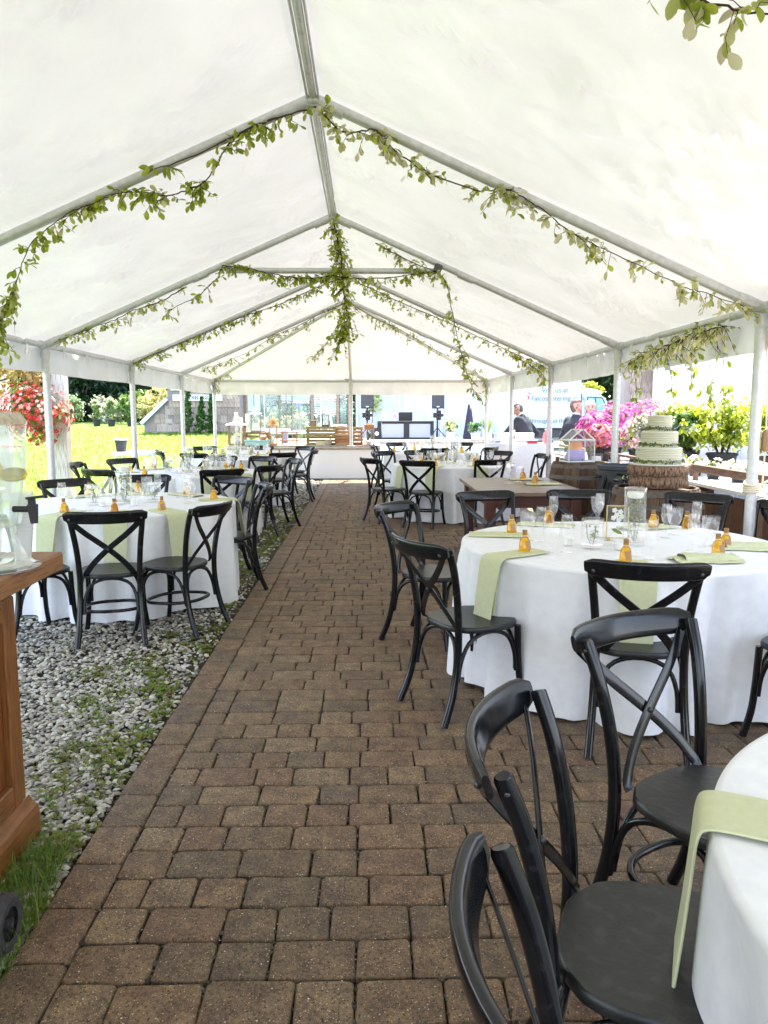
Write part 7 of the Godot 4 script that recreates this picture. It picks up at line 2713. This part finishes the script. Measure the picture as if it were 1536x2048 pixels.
func vine(label: String, pts: Array, count: int, size: float, single: bool, r0 := 0.006, spread := 0.07, tint := 0.0) -> Node3D:
	var t := thing("vine_garland", label, "garland", Vector3.ZERO, 0.0, "leafy vine garlands on the tent frame")
	var c := curve(pts, 7)
	for i in range(1, c.size() - 1):
		c[i] += Vector3(rnd(-0.006, 0.006), rnd(-0.006, 0.006), rnd(-0.006, 0.006))
	var g := MB.new()
	var sc := []
	for i in c.size():
		sc.append(lerpf(r0, r0 * 0.45, float(i) / c.size()))
	g.tube(c, sc, 6)
	var places := []
	var tones := []
	var left := count
	while left > 0:
		var f := R.randf() * (c.size() - 1.001)
		var i := int(f)
		var p: Vector3 = c[i].lerp(c[i + 1], f - i)
		var d: Vector3 = (c[i + 1] - c[i]).normalized()
		# a short twig that droops, with a few leaves along it
		var n := mini(R.randi_range(3, 7), left)
		left -= n
		var o := Vector3(rnd(-1, 1), rnd(-1.0, 0.8), rnd(-0.8, 0.8)).normalized()
		var l := rnd(0.3, 1.0) * spread * 2.0
		var e := p + o * l * 0.6 + Vector3(0, -l * 0.36, 0) + d * rnd(-0.7, 0.8) * l
		var m := (p + e) * 0.5 + o * l * 0.15
		g.tube([p, m, e], [r0 * 0.4, r0 * 0.3, r0 * 0.2], 4)
		for k in n:
			var w := (k + 0.5) / n
			var q := p.lerp(m, w * 2.0) if w < 0.5 else m.lerp(e, w * 2.0 - 1.0)
			var dirn := (Vector3(rnd(-1, 1), rnd(-1.2, 0.55), rnd(-1, 1)) + (e - p).normalized() * 0.5).normalized()
			var up := Vector3(rnd(-0.6, 0.6), 1.0, rnd(-0.9, 0.6)).normalized()
			var side := up.cross(dirn).normalized()
			up = dirn.cross(side).normalized()
			var s := size * rnd(0.6, 1.2)
			places.append(Transform3D(Basis(side, up, dirn).scaled(Vector3.ONE * s), q))
			tones.append(clampf(R.randf() * 0.8 + tint + rnd(-0.1, 0.2), 0, 0.999))
	part("stem", g, M.twig, t)
	if single:
		if places.size() > 290:
			var cs := []
			for i in range(290, places.size()):
				cs.append(M.leaf_tones[int(tones[i] * M.leaf_tones.size())])
			scatter("leaves", LEAVES[LEAVES.size() - 1], M.leafc, places.slice(290), cs, t)
		for i in mini(290, places.size()):
			var o := part("leaf", LEAVES[int(tones[i] * M.leaf_tones.size()) * 4 + i % 4], M.leafc, t)
			o.transform = places[i]
	else:
		var cs := []
		for i in places.size():
			cs.append(M.leaf_tones[int(tones[i] * M.leaf_tones.size())])
		scatter("leaves", LEAVES[LEAVES.size() - 1], M.leafc, places, cs, t)
	return t

func build_vines() -> void:
	var shapes := []
	for q: Array in [[0.15, 0.1], [0.4, 0.25], [0.0, -0.1], [0.55, 0.1]]:
		shapes.append(leaf_mesh(q[0], q[1]))
	M.leaf_tones = [Color(0.36, 0.43, 0.035), Color(0.45, 0.53, 0.05), Color(0.52, 0.58, 0.075), Color(0.29, 0.36, 0.035), Color(0.57, 0.60, 0.20), Color(0.68, 0.67, 0.36), Color(0.72, 0.67, 0.45)]
	for c: Color in M.leaf_tones:
		for g: MB in shapes:
			var q := MB.new()
			q.tinted = true
			q.col = c
			q.merge(g, Transform3D())
			LEAVES.append(q.mesh())
	var white := MB.new()
	white.merge(shapes[0], Transform3D())
	LEAVES.append(white.mesh())
	M.twig = mat(lin(0.075, 0.04, 0.028), 0.9)
	var z := raf(1)
	var f := func(a: Array, zz: float, dz := 0.0) -> Array:
		var out := []
		for q: Array in a:
			out.append(Vector3(q[0], q[1], zz + (q[2] if q.size() > 2 else dz)))
		return out
	vine("long vine on the first rafter, gravel side, swagging low with fresh green leaves", f.call([[-0.32, 3.47], [-0.56, 3.40], [-0.76, 3.33], [-0.90, 3.22], [-0.99, 3.07], [-1.09, 2.98], [-1.29, 2.91], [-1.44, 2.93], [-1.59, 2.93], [-1.79, 2.86], [-1.99, 2.77], [-2.20, 2.60], [-2.30, 2.38], [-2.38, 2.22], [-2.44, 2.08], [-2.46, 1.95]], z, 0.05), 640, 0.058, true, 0.0055, 0.09, -0.05)
	vine("bare brown twig with sparse leaves along the first rafter, gravel side", f.call([[-0.70, 3.36], [-1.05, 3.19], [-1.41, 3.06]], z, 0.05), 28, 0.07, true, 0.006, 0.05, -0.2)
	vine("long vine on the first rafter, brick side, with pale undersides and brown stem", f.call([[-0.30, 3.45], [-0.13, 3.31], [0.06, 3.33], [0.19, 3.21], [0.39, 3.08], [0.73, 2.96], [0.93, 2.965], [1.12, 2.87], [1.32, 2.73], [1.51, 2.62], [1.82, 2.49], [2.1, 2.36], [2.30, 2.30], [2.60, 2.20]], z, 0.05), 600, 0.058, true, 0.0055, 0.09, 0.35)
	vine("leafy sprig hanging in at the picture's top corner, nearest the camera", f.call([[0.92, 2.86], [1.02, 2.80], [1.14, 2.77], [1.27, 2.75], [1.40, 2.77], [1.5, 2.82]], -2.6), 100, 0.062, true, 0.005, 0.075, 0.2)
	# eave garland between the first two brick side legs, with hanging strands
	vine("thick vine bunch tied under the brick-side eave above the cake", [Vector3(2.62, 2.02, -7.75), Vector3(2.62, 2.06, -7.2), Vector3(2.64, 2.10, -6.7), Vector3(2.62, 2.13, -6.2), Vector3(2.66, 2.14, -5.8)], 560, 0.06, true, 0.009, 0.125, 0.25)
	var k := 0
	var sn := ["above the log slices' aisle side", "straight above the cake", "between cake and yellow shrubs", "before the yellow shrubs", "nearest the pulley block"]
	for q: Array in [[2.60, 1.95, -7.6, 1.05], [2.72, 1.98, -7.05, 0.75], [2.78, 2.0, -6.75, 0.92], [2.80, 2.02, -6.45, 0.55], [2.74, 2.02, -6.1, 0.42]]:
		var a := Vector3(q[0], q[1], q[2])
		vine("thin strand of hanging leaves below the eave bunch, %s" % sn[k], [a, a + Vector3(0.03, -q[3] * 0.35, 0.04), a + Vector3(-0.03, -q[3] * 0.7, -0.02), a + Vector3(0.02, -q[3], 0.03)], [46, 40, 46, 28, 20][k], 0.06, true, 0.003, 0.05, -0.6)
		k += 1
	k = 0
	for q: Vector3 in [Vector3(2.72, 1.90, -6.55), Vector3(2.68, 1.92, -6.95), Vector3(2.80, 1.58, -6.4), Vector3(2.75, 1.98, -6.0)]:
		var rs := thing("hanging_rose", "white rose hanging upside down from the eave bunch, %s" % ["in the middle", "at the cake side", "low on a strand", "at the camera's end"][k], "flower", q, rnd(0, 3), "white roses in the eave bunch")
		var g := MB.new()
		g.tinted = true
		for ring in 3:
			g.merge(blossom(5 + ring, 0.018 + 0.011 * ring, Color(0.8, 0.79, 0.72), Color(0.75, 0.74, 0.6), 1.5 - 0.4 * ring), Transform3D(Basis(Vector3.RIGHT, PI) * spin(ring * 0.5), Vector3(0, -0.006 * ring, 0)))
		part("petals", g, M.petal, rs)
		g = MB.new()
		g.tube([Vector3(0, 0.0, 0), Vector3(0.008, 0.06, 0), Vector3(0.0, 0.16, 0.01)], 0.0025, 5)
		part("stem", g, M.twig, rs)
		k += 1
	# third rafter pair and its cross bar
	z = raf(2)
	vine("vine wound along the cross bar, gravel side half", f.call([[-0.34, 2.93], [-0.62, 2.90], [-0.92, 2.93], [-1.2, 2.99], [-1.5, 3.03]], z, 0.05), 380, 0.056, false, 0.007, 0.08, -0.2)
	vine("vine wound along the cross bar, brick side half", f.call([[-0.34, 2.92], [-0.1, 2.90], [0.25, 2.91], [0.6, 2.96], [0.78, 2.98]], z, 0.05), 190, 0.056, false, 0.007, 0.07, -0.1)
	vine("dense column of leaves hanging from the second ridge joint", f.call([[-0.34, 3.48], [-0.27, 3.2], [-0.25, 2.95], [-0.22, 2.7], [-0.20, 2.45], [-0.28, 2.25]], z, 0.05), 720, 0.056, false, 0.008, 0.135, -0.15)
	vine("sparse vine along the lower second rafter, gravel side", f.call([[-1.9, 2.80], [-2.15, 2.66], [-2.4, 2.58], [-2.64, 2.47], [-2.95, 2.36], [-3.28, 2.23]], z, 0.04), 210, 0.056, false, 0.006, 0.08, 0.2)
	vine("thin swag drooping from the second rafter, gravel side", f.call([[-1.55, 2.90], [-1.75, 2.72], [-2.0, 2.60], [-2.1, 2.52]], z, 0.05), 60, 0.062, false, 0.005, 0.08, 0.0)
	vine("long strand falling from the cross bar's brick end", f.call([[0.10, 3.26, 0.04], [0.45, 3.08, 0.05], [0.80, 2.92, 0.05], [0.90, 2.62, 0.05], [0.97, 2.30, 0.05], [1.05, 2.0, 0.05], [1.16, 1.70, 0.05]], z), 330, 0.056, false, 0.006, 0.085, 0.15)
	# third, fourth pairs and the hips
	z = raf(3)
	vine("leafy vine along the whole third rafter, gravel side", f.call([[-0.3, 3.45], [-0.8, 3.24], [-1.23, 3.05], [-1.75, 2.88], [-2.25, 2.66], [-2.8, 2.45], [-3.34, 2.22]], z, 0.04), 620, 0.056, false, 0.007, 0.095, -0.1)
	vine("leafy vine along the whole third rafter, brick side", f.call([[-0.38, 3.45], [0.06, 3.28], [0.5, 3.08], [1.22, 2.78], [1.95, 2.45], [2.3, 2.30], [2.62, 2.18]], z, 0.04), 520, 0.056, false, 0.007, 0.09, 0.0)
	vine("thick bunch of leaves at the third brick-side leg top", f.call([[2.2, 2.30], [2.40, 2.18], [2.58, 2.05], [2.60, 1.95]], z, 0.06), 120, 0.062, false, 0.006, 0.08, 0.1)
	z = raf(4)
	vine("pale vine along the fourth rafter, gravel side", f.call([[-0.34, 3.5], [-0.8, 3.3], [-1.2, 3.1], [-1.7, 2.88], [-2.13, 2.62], [-2.6, 2.42], [-2.95, 2.3]], z, 0.04), 330, 0.06, false, 0.006, 0.10, 0.25)
	vine("pale vine along the fourth rafter, brick side", f.call([[-0.3, 3.5], [0.1, 3.25], [0.44, 3.1], [0.8, 2.92], [1.18, 2.70], [1.7, 2.45], [2.15, 2.25]], z, 0.04), 330, 0.06, false, 0.006, 0.10, 0.3)
	vine("loose vine trailing down from the hip's peak", f.call([[-0.34, 3.4], [-0.55, 3.0], [-0.75, 2.7], [-0.95, 2.5]], z, 0.3), 150, 0.06, false, 0.006, 0.10, 0.3)
	vine("pale bunch on the far gravel-side corner leg", [Vector3(-3.0, 2.4, -17.2), Vector3(-3.2, 2.28, -17.4), Vector3(-3.36, 2.18, -17.5), Vector3(-3.36, 2.05, -17.5)], 90, 0.06, false, 0.006, 0.10, 0.3)
	vine("pale bunch on the far brick-side corner leg", [Vector3(2.1, 2.5, -17.0), Vector3(2.45, 2.3, -17.3), Vector3(2.66, 2.15, -17.5), Vector3(2.68, 1.5, -17.5)], 120, 0.06, false, 0.006, 0.10, 0.3)

# meshes the smooth union of tapered capsules [a, b, ra, rb] (surface nets)
func nets(caps: Array, cell: float, k: float, g: MB) -> void:
	var lo := Vector3.INF
	var hi := -Vector3.INF
	for q: Array in caps:
		var r := maxf(q[2], q[3]) + k + cell * 2.0
		for p: Vector3 in [q[0], q[1]]:
			lo = lo.min(p - Vector3.ONE * r)
			hi = hi.max(p + Vector3.ONE * r)
	var nx := int((hi.x - lo.x) / cell) + 2
	var ny := int((hi.y - lo.y) / cell) + 2
	var nz := int((hi.z - lo.z) / cell) + 2
	var f := PackedFloat32Array()
	f.resize(nx * ny * nz)
	f.fill(1.0)
	for q: Array in caps:
		var a: Vector3 = q[0]
		var b: Vector3 = q[1]
		var ra: float = q[2]
		var rb: float = q[3]
		var r := maxf(ra, rb) + k + cell * 2.0
		var l0 := (a.min(b) - Vector3.ONE * r - lo) / cell
		var l1 := (a.max(b) + Vector3.ONE * r - lo) / cell
		var ab := b - a
		var inv := 1.0 / maxf(ab.length_squared(), 1e-9)
		for ix in range(maxi(int(l0.x), 0), mini(int(l1.x) + 1, nx)):
			for iy in range(maxi(int(l0.y), 0), mini(int(l1.y) + 1, ny)):
				var row := (ix * ny + iy) * nz
				for iz in range(maxi(int(l0.z), 0), mini(int(l1.z) + 1, nz)):
					var p := lo + Vector3(ix, iy, iz) * cell
					var t := clampf((p - a).dot(ab) * inv, 0.0, 1.0)
					var d := (p - a - ab * t).length() - lerpf(ra, rb, t)
					var o := f[row + iz]
					var h := maxf(k - absf(o - d), 0.0) / k
					f[row + iz] = minf(o, d) - h * h * k * 0.25
	var id := {}
	var quads := []
	for ix in nx - 1:
		for iy in ny - 1:
			for iz in nz - 1:
				var i0 := (ix * ny + iy) * nz + iz
				if f[i0] > cell * 2.5 or f[i0] < -cell * 2.5:
					continue
				var s := Vector3()
				var n := 0
				for e: Array in EDGES:
					var u: Vector3i = e[0]
					var w: Vector3i = e[1]
					var fu := f[i0 + (u.x * ny + u.y) * nz + u.z]
					var fw := f[i0 + (w.x * ny + w.y) * nz + w.z]
					if (fu < 0.0) != (fw < 0.0):
						var t := fu / (fu - fw)
						s += Vector3(u).lerp(Vector3(w), t)
						n += 1
				if n == 0:
					continue
				var gr := Vector3(f[i0 + ny * nz] - f[i0], f[i0 + nz] - f[i0], f[i0 + 1] - f[i0]).normalized()
				id[i0] = g.add(lo + (Vector3(ix, iy, iz) + s / n) * cell, gr)
	for i0: int in id:
		var d := f[i0] < 0.0
		for ax in 3:
			var st: int = [ny * nz, nz, 1][ax]
			if (f[i0 + st] < 0.0) == d:
				continue
			var s1: int = [nz, 1, ny * nz][ax]
			var s2: int = [1, ny * nz, nz][ax]
			if id.has(i0 - s1) and id.has(i0 - s2) and id.has(i0 - s1 - s2):
				g.quad(id[i0], id[i0 - s1], id[i0 - s1 - s2], id[i0 - s2])

var EDGES := []

func hand_caps(w: Vector3, dirn: Vector3, palm: Vector3, sgn: float) -> Array:
	# wrist, towards the fingers, the way the palm faces
	var d := dirn.normalized()
	var n := (palm - d * palm.dot(d)).normalized()
	var s := d.cross(n) * sgn
	var out := [[w, w + d * 0.03, 0.026, 0.03]]
	for k in 4:
		var o := (k - 1.5) * 0.019
		var base := w + d * 0.085 + s * o
		out.append([w + d * 0.02 + s * o * 0.7, base, 0.017, 0.0135])
		var l: float = [0.062, 0.074, 0.068, 0.052][k]
		var m := base + d * l * 0.5 + n * 0.006
		out.append([base, m, 0.0095, 0.009])
		out.append([m, m + d * l * 0.42 + n * 0.022, 0.009, 0.0075])
	var tb := w + d * 0.035 - s * 0.032
	out.append([w + d * 0.01 - s * 0.012, tb, 0.017, 0.0125])
	out.append([tb, tb + d * 0.035 - s * 0.018 + n * 0.012, 0.0115, 0.0095])
	return out

func person(label: String, at: Vector3, turn: float, o: Dictionary) -> void:
	var t := thing("person", label, "person", at, turn)
	var lean: float = o.get("lean", 0.0)
	var hipc := Vector3(0, 0.93, 0)
	var L := Basis(Vector3.RIGHT, lean)           # leans forward (towards -z)
	var up := func(p: Vector3) -> Vector3: return hipc + L * (p - hipc)
	var neck: Vector3 = up.call(Vector3(0, 1.50, 0.01))
	var H := L * Basis(Vector3.RIGHT, o.get("nod", 0.0)) * spin(o.get("look", 0.0))
	var head := func(p: Vector3) -> Vector3: return neck + H * p
	var sh := [up.call(Vector3(-0.185, 1.425, 0.0)), up.call(Vector3(0.185, 1.425, 0.0))]
	var el: Array = o.elbows
	var wr: Array = o.wrists
	var hip := [Vector3(-0.095, 0.92, 0), Vector3(0.095, 0.92, 0)]
	var kn := [Vector3(-0.11, 0.50, -0.03), Vector3(0.11, 0.50, -0.02)]
	var an := [Vector3(-0.12, 0.085, 0.03), Vector3(0.12, 0.085, 0.02)]
	var body := [[hipc, up.call(Vector3(0, 1.15, 0)), 0.135, 0.125], [up.call(Vector3(-0.09, 1.33, 0)), up.call(Vector3(0.09, 1.33, 0)), 0.11, 0.11], [up.call(Vector3(0, 1.15, 0)), up.call(Vector3(0, 1.38, 0)), 0.125, 0.10], [up.call(Vector3(0, 1.42, 0.0)), head.call(Vector3(0, 0.10, -0.005)), 0.062, 0.054]]
	var coat := [[hipc + Vector3(0, -0.14, 0), up.call(Vector3(0, 1.15, 0)), 0.165, 0.16], [hipc + Vector3(-0.05, -0.1, 0), up.call(Vector3(-0.07, 1.2, 0)), 0.15, 0.14], [hipc + Vector3(0.05, -0.1, 0), up.call(Vector3(0.07, 1.2, 0)), 0.15, 0.14], [up.call(Vector3(-0.10, 1.32, 0)), up.call(Vector3(0.10, 1.32, 0)), 0.135, 0.135], [up.call(Vector3(-0.16, 1.42, 0)), up.call(Vector3(0.16, 1.42, 0)), 0.075, 0.075], [up.call(Vector3(0, 1.38, 0.02)), up.call(Vector3(0, 1.475, 0.02)), 0.10, 0.075]]
	var legs := []
	for s in 2:
		body.append([sh[s], el[s], 0.05, 0.04])
		body.append([el[s], wr[s], 0.04, 0.027])
		body.append([hip[s], kn[s], 0.08, 0.055])
		body.append([kn[s], an[s], 0.052, 0.036])
		coat.append([sh[s], el[s], 0.074, 0.062])
		coat.append([el[s], (el[s] as Vector3).lerp(wr[s], 0.9), 0.06, 0.046])
		legs.append([hip[s] + Vector3(0, 0.05, 0), kn[s], 0.108, 0.082])
		legs.append([kn[s], an[s] + Vector3(0, -0.035, 0), 0.08, 0.066])
	var skin: Color = o.get("skin", Color(0.52, 0.30, 0.22))
	var g := MB.new()
	nets(body, 0.020, 0.04, g)
	# head: skull, jaw, nose, ears
	var hc := [[head.call(Vector3(0, 0.185, 0.025)), head.call(Vector3(0, 0.18, -0.022)), 0.083, 0.078], [head.call(Vector3(0, 0.115, -0.02)), head.call(Vector3(0, 0.085, -0.052)), 0.060, 0.038], [head.call(Vector3(0, 0.155, -0.094)), head.call(Vector3(0, 0.122, -0.112)), 0.010, 0.015], [head.call(Vector3(0, 0.0, 0.0)), head.call(Vector3(0, 0.11, 0.0)), 0.056, 0.054]]
	for s: float in [-1.0, 1.0]:
		hc.append([head.call(Vector3(s * 0.084, 0.16, 0.015)), head.call(Vector3(s * 0.082, 0.115, 0.008)), 0.014, 0.010])
		hc.append([head.call(Vector3(s * 0.045, 0.12, -0.05)), head.call(Vector3(s * 0.04, 0.13, -0.055)), 0.028, 0.028])
	nets(hc, 0.0085, 0.018, g)
	for s in 2:
		if o.hands[s] != Vector3.ZERO:
			nets(hand_caps(wr[s], o.hands[s], o.palms[s], 1.0 if s == 1 else -1.0), 0.006, 0.008, g)
	part("body", g, mat(lin(skin.r, skin.g, skin.b), 0.55), t)
	g = MB.new()
	for s: float in [-1.0, 1.0]:
		g.ball(head.call(Vector3(s * 0.031, 0.158, -0.090)), 0.0105, 8, 6)
	part("eye", g, M.black, t)
	g = MB.new()
	g.ball(head.call(Vector3(0, 0.088, -0.092)), Vector3(0.022, 0.006, 0.008), 8, 5)
	part("mouth", g, mat(lin(0.36, 0.12, 0.10), 0.5), t)
	g = MB.new()
	nets(o.hair.map(func(q: Array) -> Array: return [head.call(q[0]), head.call(q[1]), q[2], q[3]]), 0.012, 0.02, g)
	part("hair", g, mat(lin(o.hair_color.r, o.hair_color.g, o.hair_color.b), 0.8), t)
	g = MB.new()
	nets(coat, 0.020, 0.045, g)
	part("jacket", g, mat(lin(o.coat.r, o.coat.g, o.coat.b), 0.8), t)
	g = MB.new()
	nets(legs, 0.022, 0.04, g)
	part("trousers", g, mat(lin(0.02, 0.021, 0.027), 0.8), t)
	for s in 2:
		g = MB.new()
		nets([[an[s] + Vector3(0, -0.035, 0.035), an[s] + Vector3(0, -0.045, -0.15), 0.042, 0.036]], 0.012, 0.02, g)
		part("shoe", g, M.black, t)
	# shirt front and tie lie on the chest between the lapels
	var rows := []
	for a in 8:
		var w := a / 7.0
		var y := lerpf(1.50, o.get("vee", 1.18), w)
		var hw := lerpf(0.062, 0.012, w)
		var row := []
		for j in 5:
			var u := j / 4.0 * 2.0 - 1.0
			row.append(up.call(Vector3(u * hw, y, lerpf(-0.062, -0.164, pow(w, 0.45)) + 0.012 * u * u)))
		rows.append(row)
	g = MB.new()
	g.sheet(rows)
	part("shirt", g, mat(lin(0.78, 0.78, 0.78), 0.8), t)
	g = MB.new()
	g.tube([head.call(Vector3(-0.05, 0.03, -0.035)), head.call(Vector3(0, 0.012, -0.062)), head.call(Vector3(0.05, 0.03, -0.035)), head.call(Vector3(0.055, 0.045, 0.03)), head.call(Vector3(0, 0.05, 0.066)), head.call(Vector3(-0.055, 0.045, 0.03))], 0.016, 8, false, true)
	part("collar", g, mat(lin(0.78, 0.78, 0.78), 0.8), t)
	if o.has("tie"):
		g = MB.new()
		g.sweep([up.call(Vector3(0, 1.475, -0.086)), up.call(Vector3(0, 1.44, -0.115)), up.call(Vector3(0, 1.30, -0.160)), up.call(Vector3(0, 1.16, -0.172))], [Vector2(-0.018, -0.004), Vector2(0.018, -0.004), Vector2(0.018, 0.004), Vector2(-0.018, 0.004)], L * Vector3.BACK, [0.9, 0.7, 1.2, 1.5])
		part("tie", g, mat(lin(0.03, 0.04, 0.10), 0.5), t)
	if o.has("flower"):
		var b := blossom(6, 0.03, Color(0.82, 0.8, 0.78), Color(0.8, 0.76, 0.6), 0.5)
		part("buttonhole_flower", b, M.petal, t, up.call(Vector3(0.10, 1.33, -0.150)), L * Basis(Vector3.RIGHT, -PI / 2))
	if o.has("stripes"):
		for k in 5:
			g = MB.new()
			var y: float = 1.38 - k * 0.055
			g.sweep([up.call(Vector3(-0.12, y - 0.03, -0.155)), up.call(Vector3(-0.05, y - 0.01, -0.171)), up.call(Vector3(0.03, y + 0.02, -0.170)), up.call(Vector3(0.08, y + 0.045, -0.155))], [Vector2(-0.010, -0.006), Vector2(0.010, -0.006), Vector2(0.010, 0.006), Vector2(-0.010, 0.006)], L * Vector3.BACK)
			part("scarf_stripe", g, mat(lin(0.75, 0.75, 0.76), 0.8), t)

func build_people() -> void:
	for a in [[0, 0, 0], [1, 0, 0], [0, 1, 0], [0, 0, 1], [1, 1, 0], [1, 0, 1], [0, 1, 1]]:
		for ax in 3:
			if a[ax] == 0:
				var u := Vector3i(a[0], a[1], a[2])
				var w := u
				w[ax] = 1
				EDGES.append([u, w])
	var short_hair := [[Vector3(0, 0.215, 0.03), Vector3(0, 0.225, -0.028), 0.072, 0.062], [Vector3(0, 0.17, 0.058), Vector3(0, 0.11, 0.052), 0.062, 0.045], [Vector3(-0.062, 0.19, 0.02), Vector3(-0.068, 0.14, 0.03), 0.026, 0.018], [Vector3(0.062, 0.19, 0.02), Vector3(0.068, 0.14, 0.03), 0.026, 0.018]]
	# leaning man at the buffet, hand on hip
	person("man in dark jacket with striped scarf, leaning over the buffet", Vector3(3.22, -0.05, -15.55), 0.95, {
		"lean": -0.24, "nod": -0.35, "coat": Color(0.018, 0.020, 0.032), "hair": short_hair, "hair_color": Color(0.10, 0.085, 0.075), "stripes": true,
		"elbows": [Vector3(-0.30, 1.10, -0.36), Vector3(0.42, 1.14, 0.02)], "wrists": [Vector3(-0.22, 0.98, -0.56), Vector3(0.235, 0.97, -0.13)],
		"hands": [Vector3(0.1, -0.3, -1), Vector3(-0.75, -0.45, -0.4)], "palms": [Vector3(0.2, -1, 0.2), Vector3(-0.3, 0, 1)]})
	# two men talking; the first seen from behind
	person("man in grey and black suit seen from behind, beside the silver haired man", Vector3(3.56, -0.05, -13.15), -1.05, {
		"nod": 0.05, "look": -0.2, "coat": Color(0.045, 0.046, 0.062), "hair": short_hair, "hair_color": Color(0.16, 0.11, 0.09), "skin": Color(0.58, 0.30, 0.24),
		"elbows": [Vector3(-0.27, 1.15, 0.04), Vector3(0.27, 1.15, 0.04)], "wrists": [Vector3(-0.22, 0.93, -0.12), Vector3(0.22, 0.93, -0.12)],
		"hands": [Vector3(0.3, -0.7, -0.6), Vector3(-0.3, -0.7, -0.6)], "palms": [Vector3(1, 0, 0), Vector3(-1, 0, 0)]})
	person("silver haired man in dark suit and navy tie with white buttonhole flower", Vector3(3.86, -0.05, -13.4), PI - 0.55, {
		"look": 0.25, "coat": Color(0.020, 0.020, 0.030), "hair": short_hair, "hair_color": Color(0.62, 0.58, 0.52), "skin": Color(0.60, 0.38, 0.30), "tie": true, "flower": true,
		"elbows": [Vector3(-0.28, 1.15, 0.03), Vector3(0.28, 1.15, 0.03)], "wrists": [Vector3(-0.10, 0.95, -0.20), Vector3(0.10, 0.95, -0.21)],
		"hands": [Vector3(0.6, -0.5, -0.5), Vector3(-0.6, -0.5, -0.5)], "palms": [Vector3(0.2, 0, 1), Vector3(-0.2, 0, 1)]})
	person("dark haired person in black mostly hidden behind tent leg and shingled corner", Vector3(4.42, -0.05, -14.0), -0.7, {
		"coat": Color(0.02, 0.022, 0.04), "hair": short_hair, "hair_color": Color(0.03, 0.03, 0.035), "skin": Color(0.56, 0.36, 0.28),
		"elbows": [Vector3(-0.27, 1.15, 0.04), Vector3(0.27, 1.15, 0.04)], "wrists": [Vector3(-0.24, 0.92, -0.05), Vector3(0.24, 0.92, -0.05)],
		"hands": [Vector3(0, -1, -0.1), Vector3(0, -1, -0.1)], "palms": [Vector3(1, 0, 0), Vector3(-1, 0, 0)]})
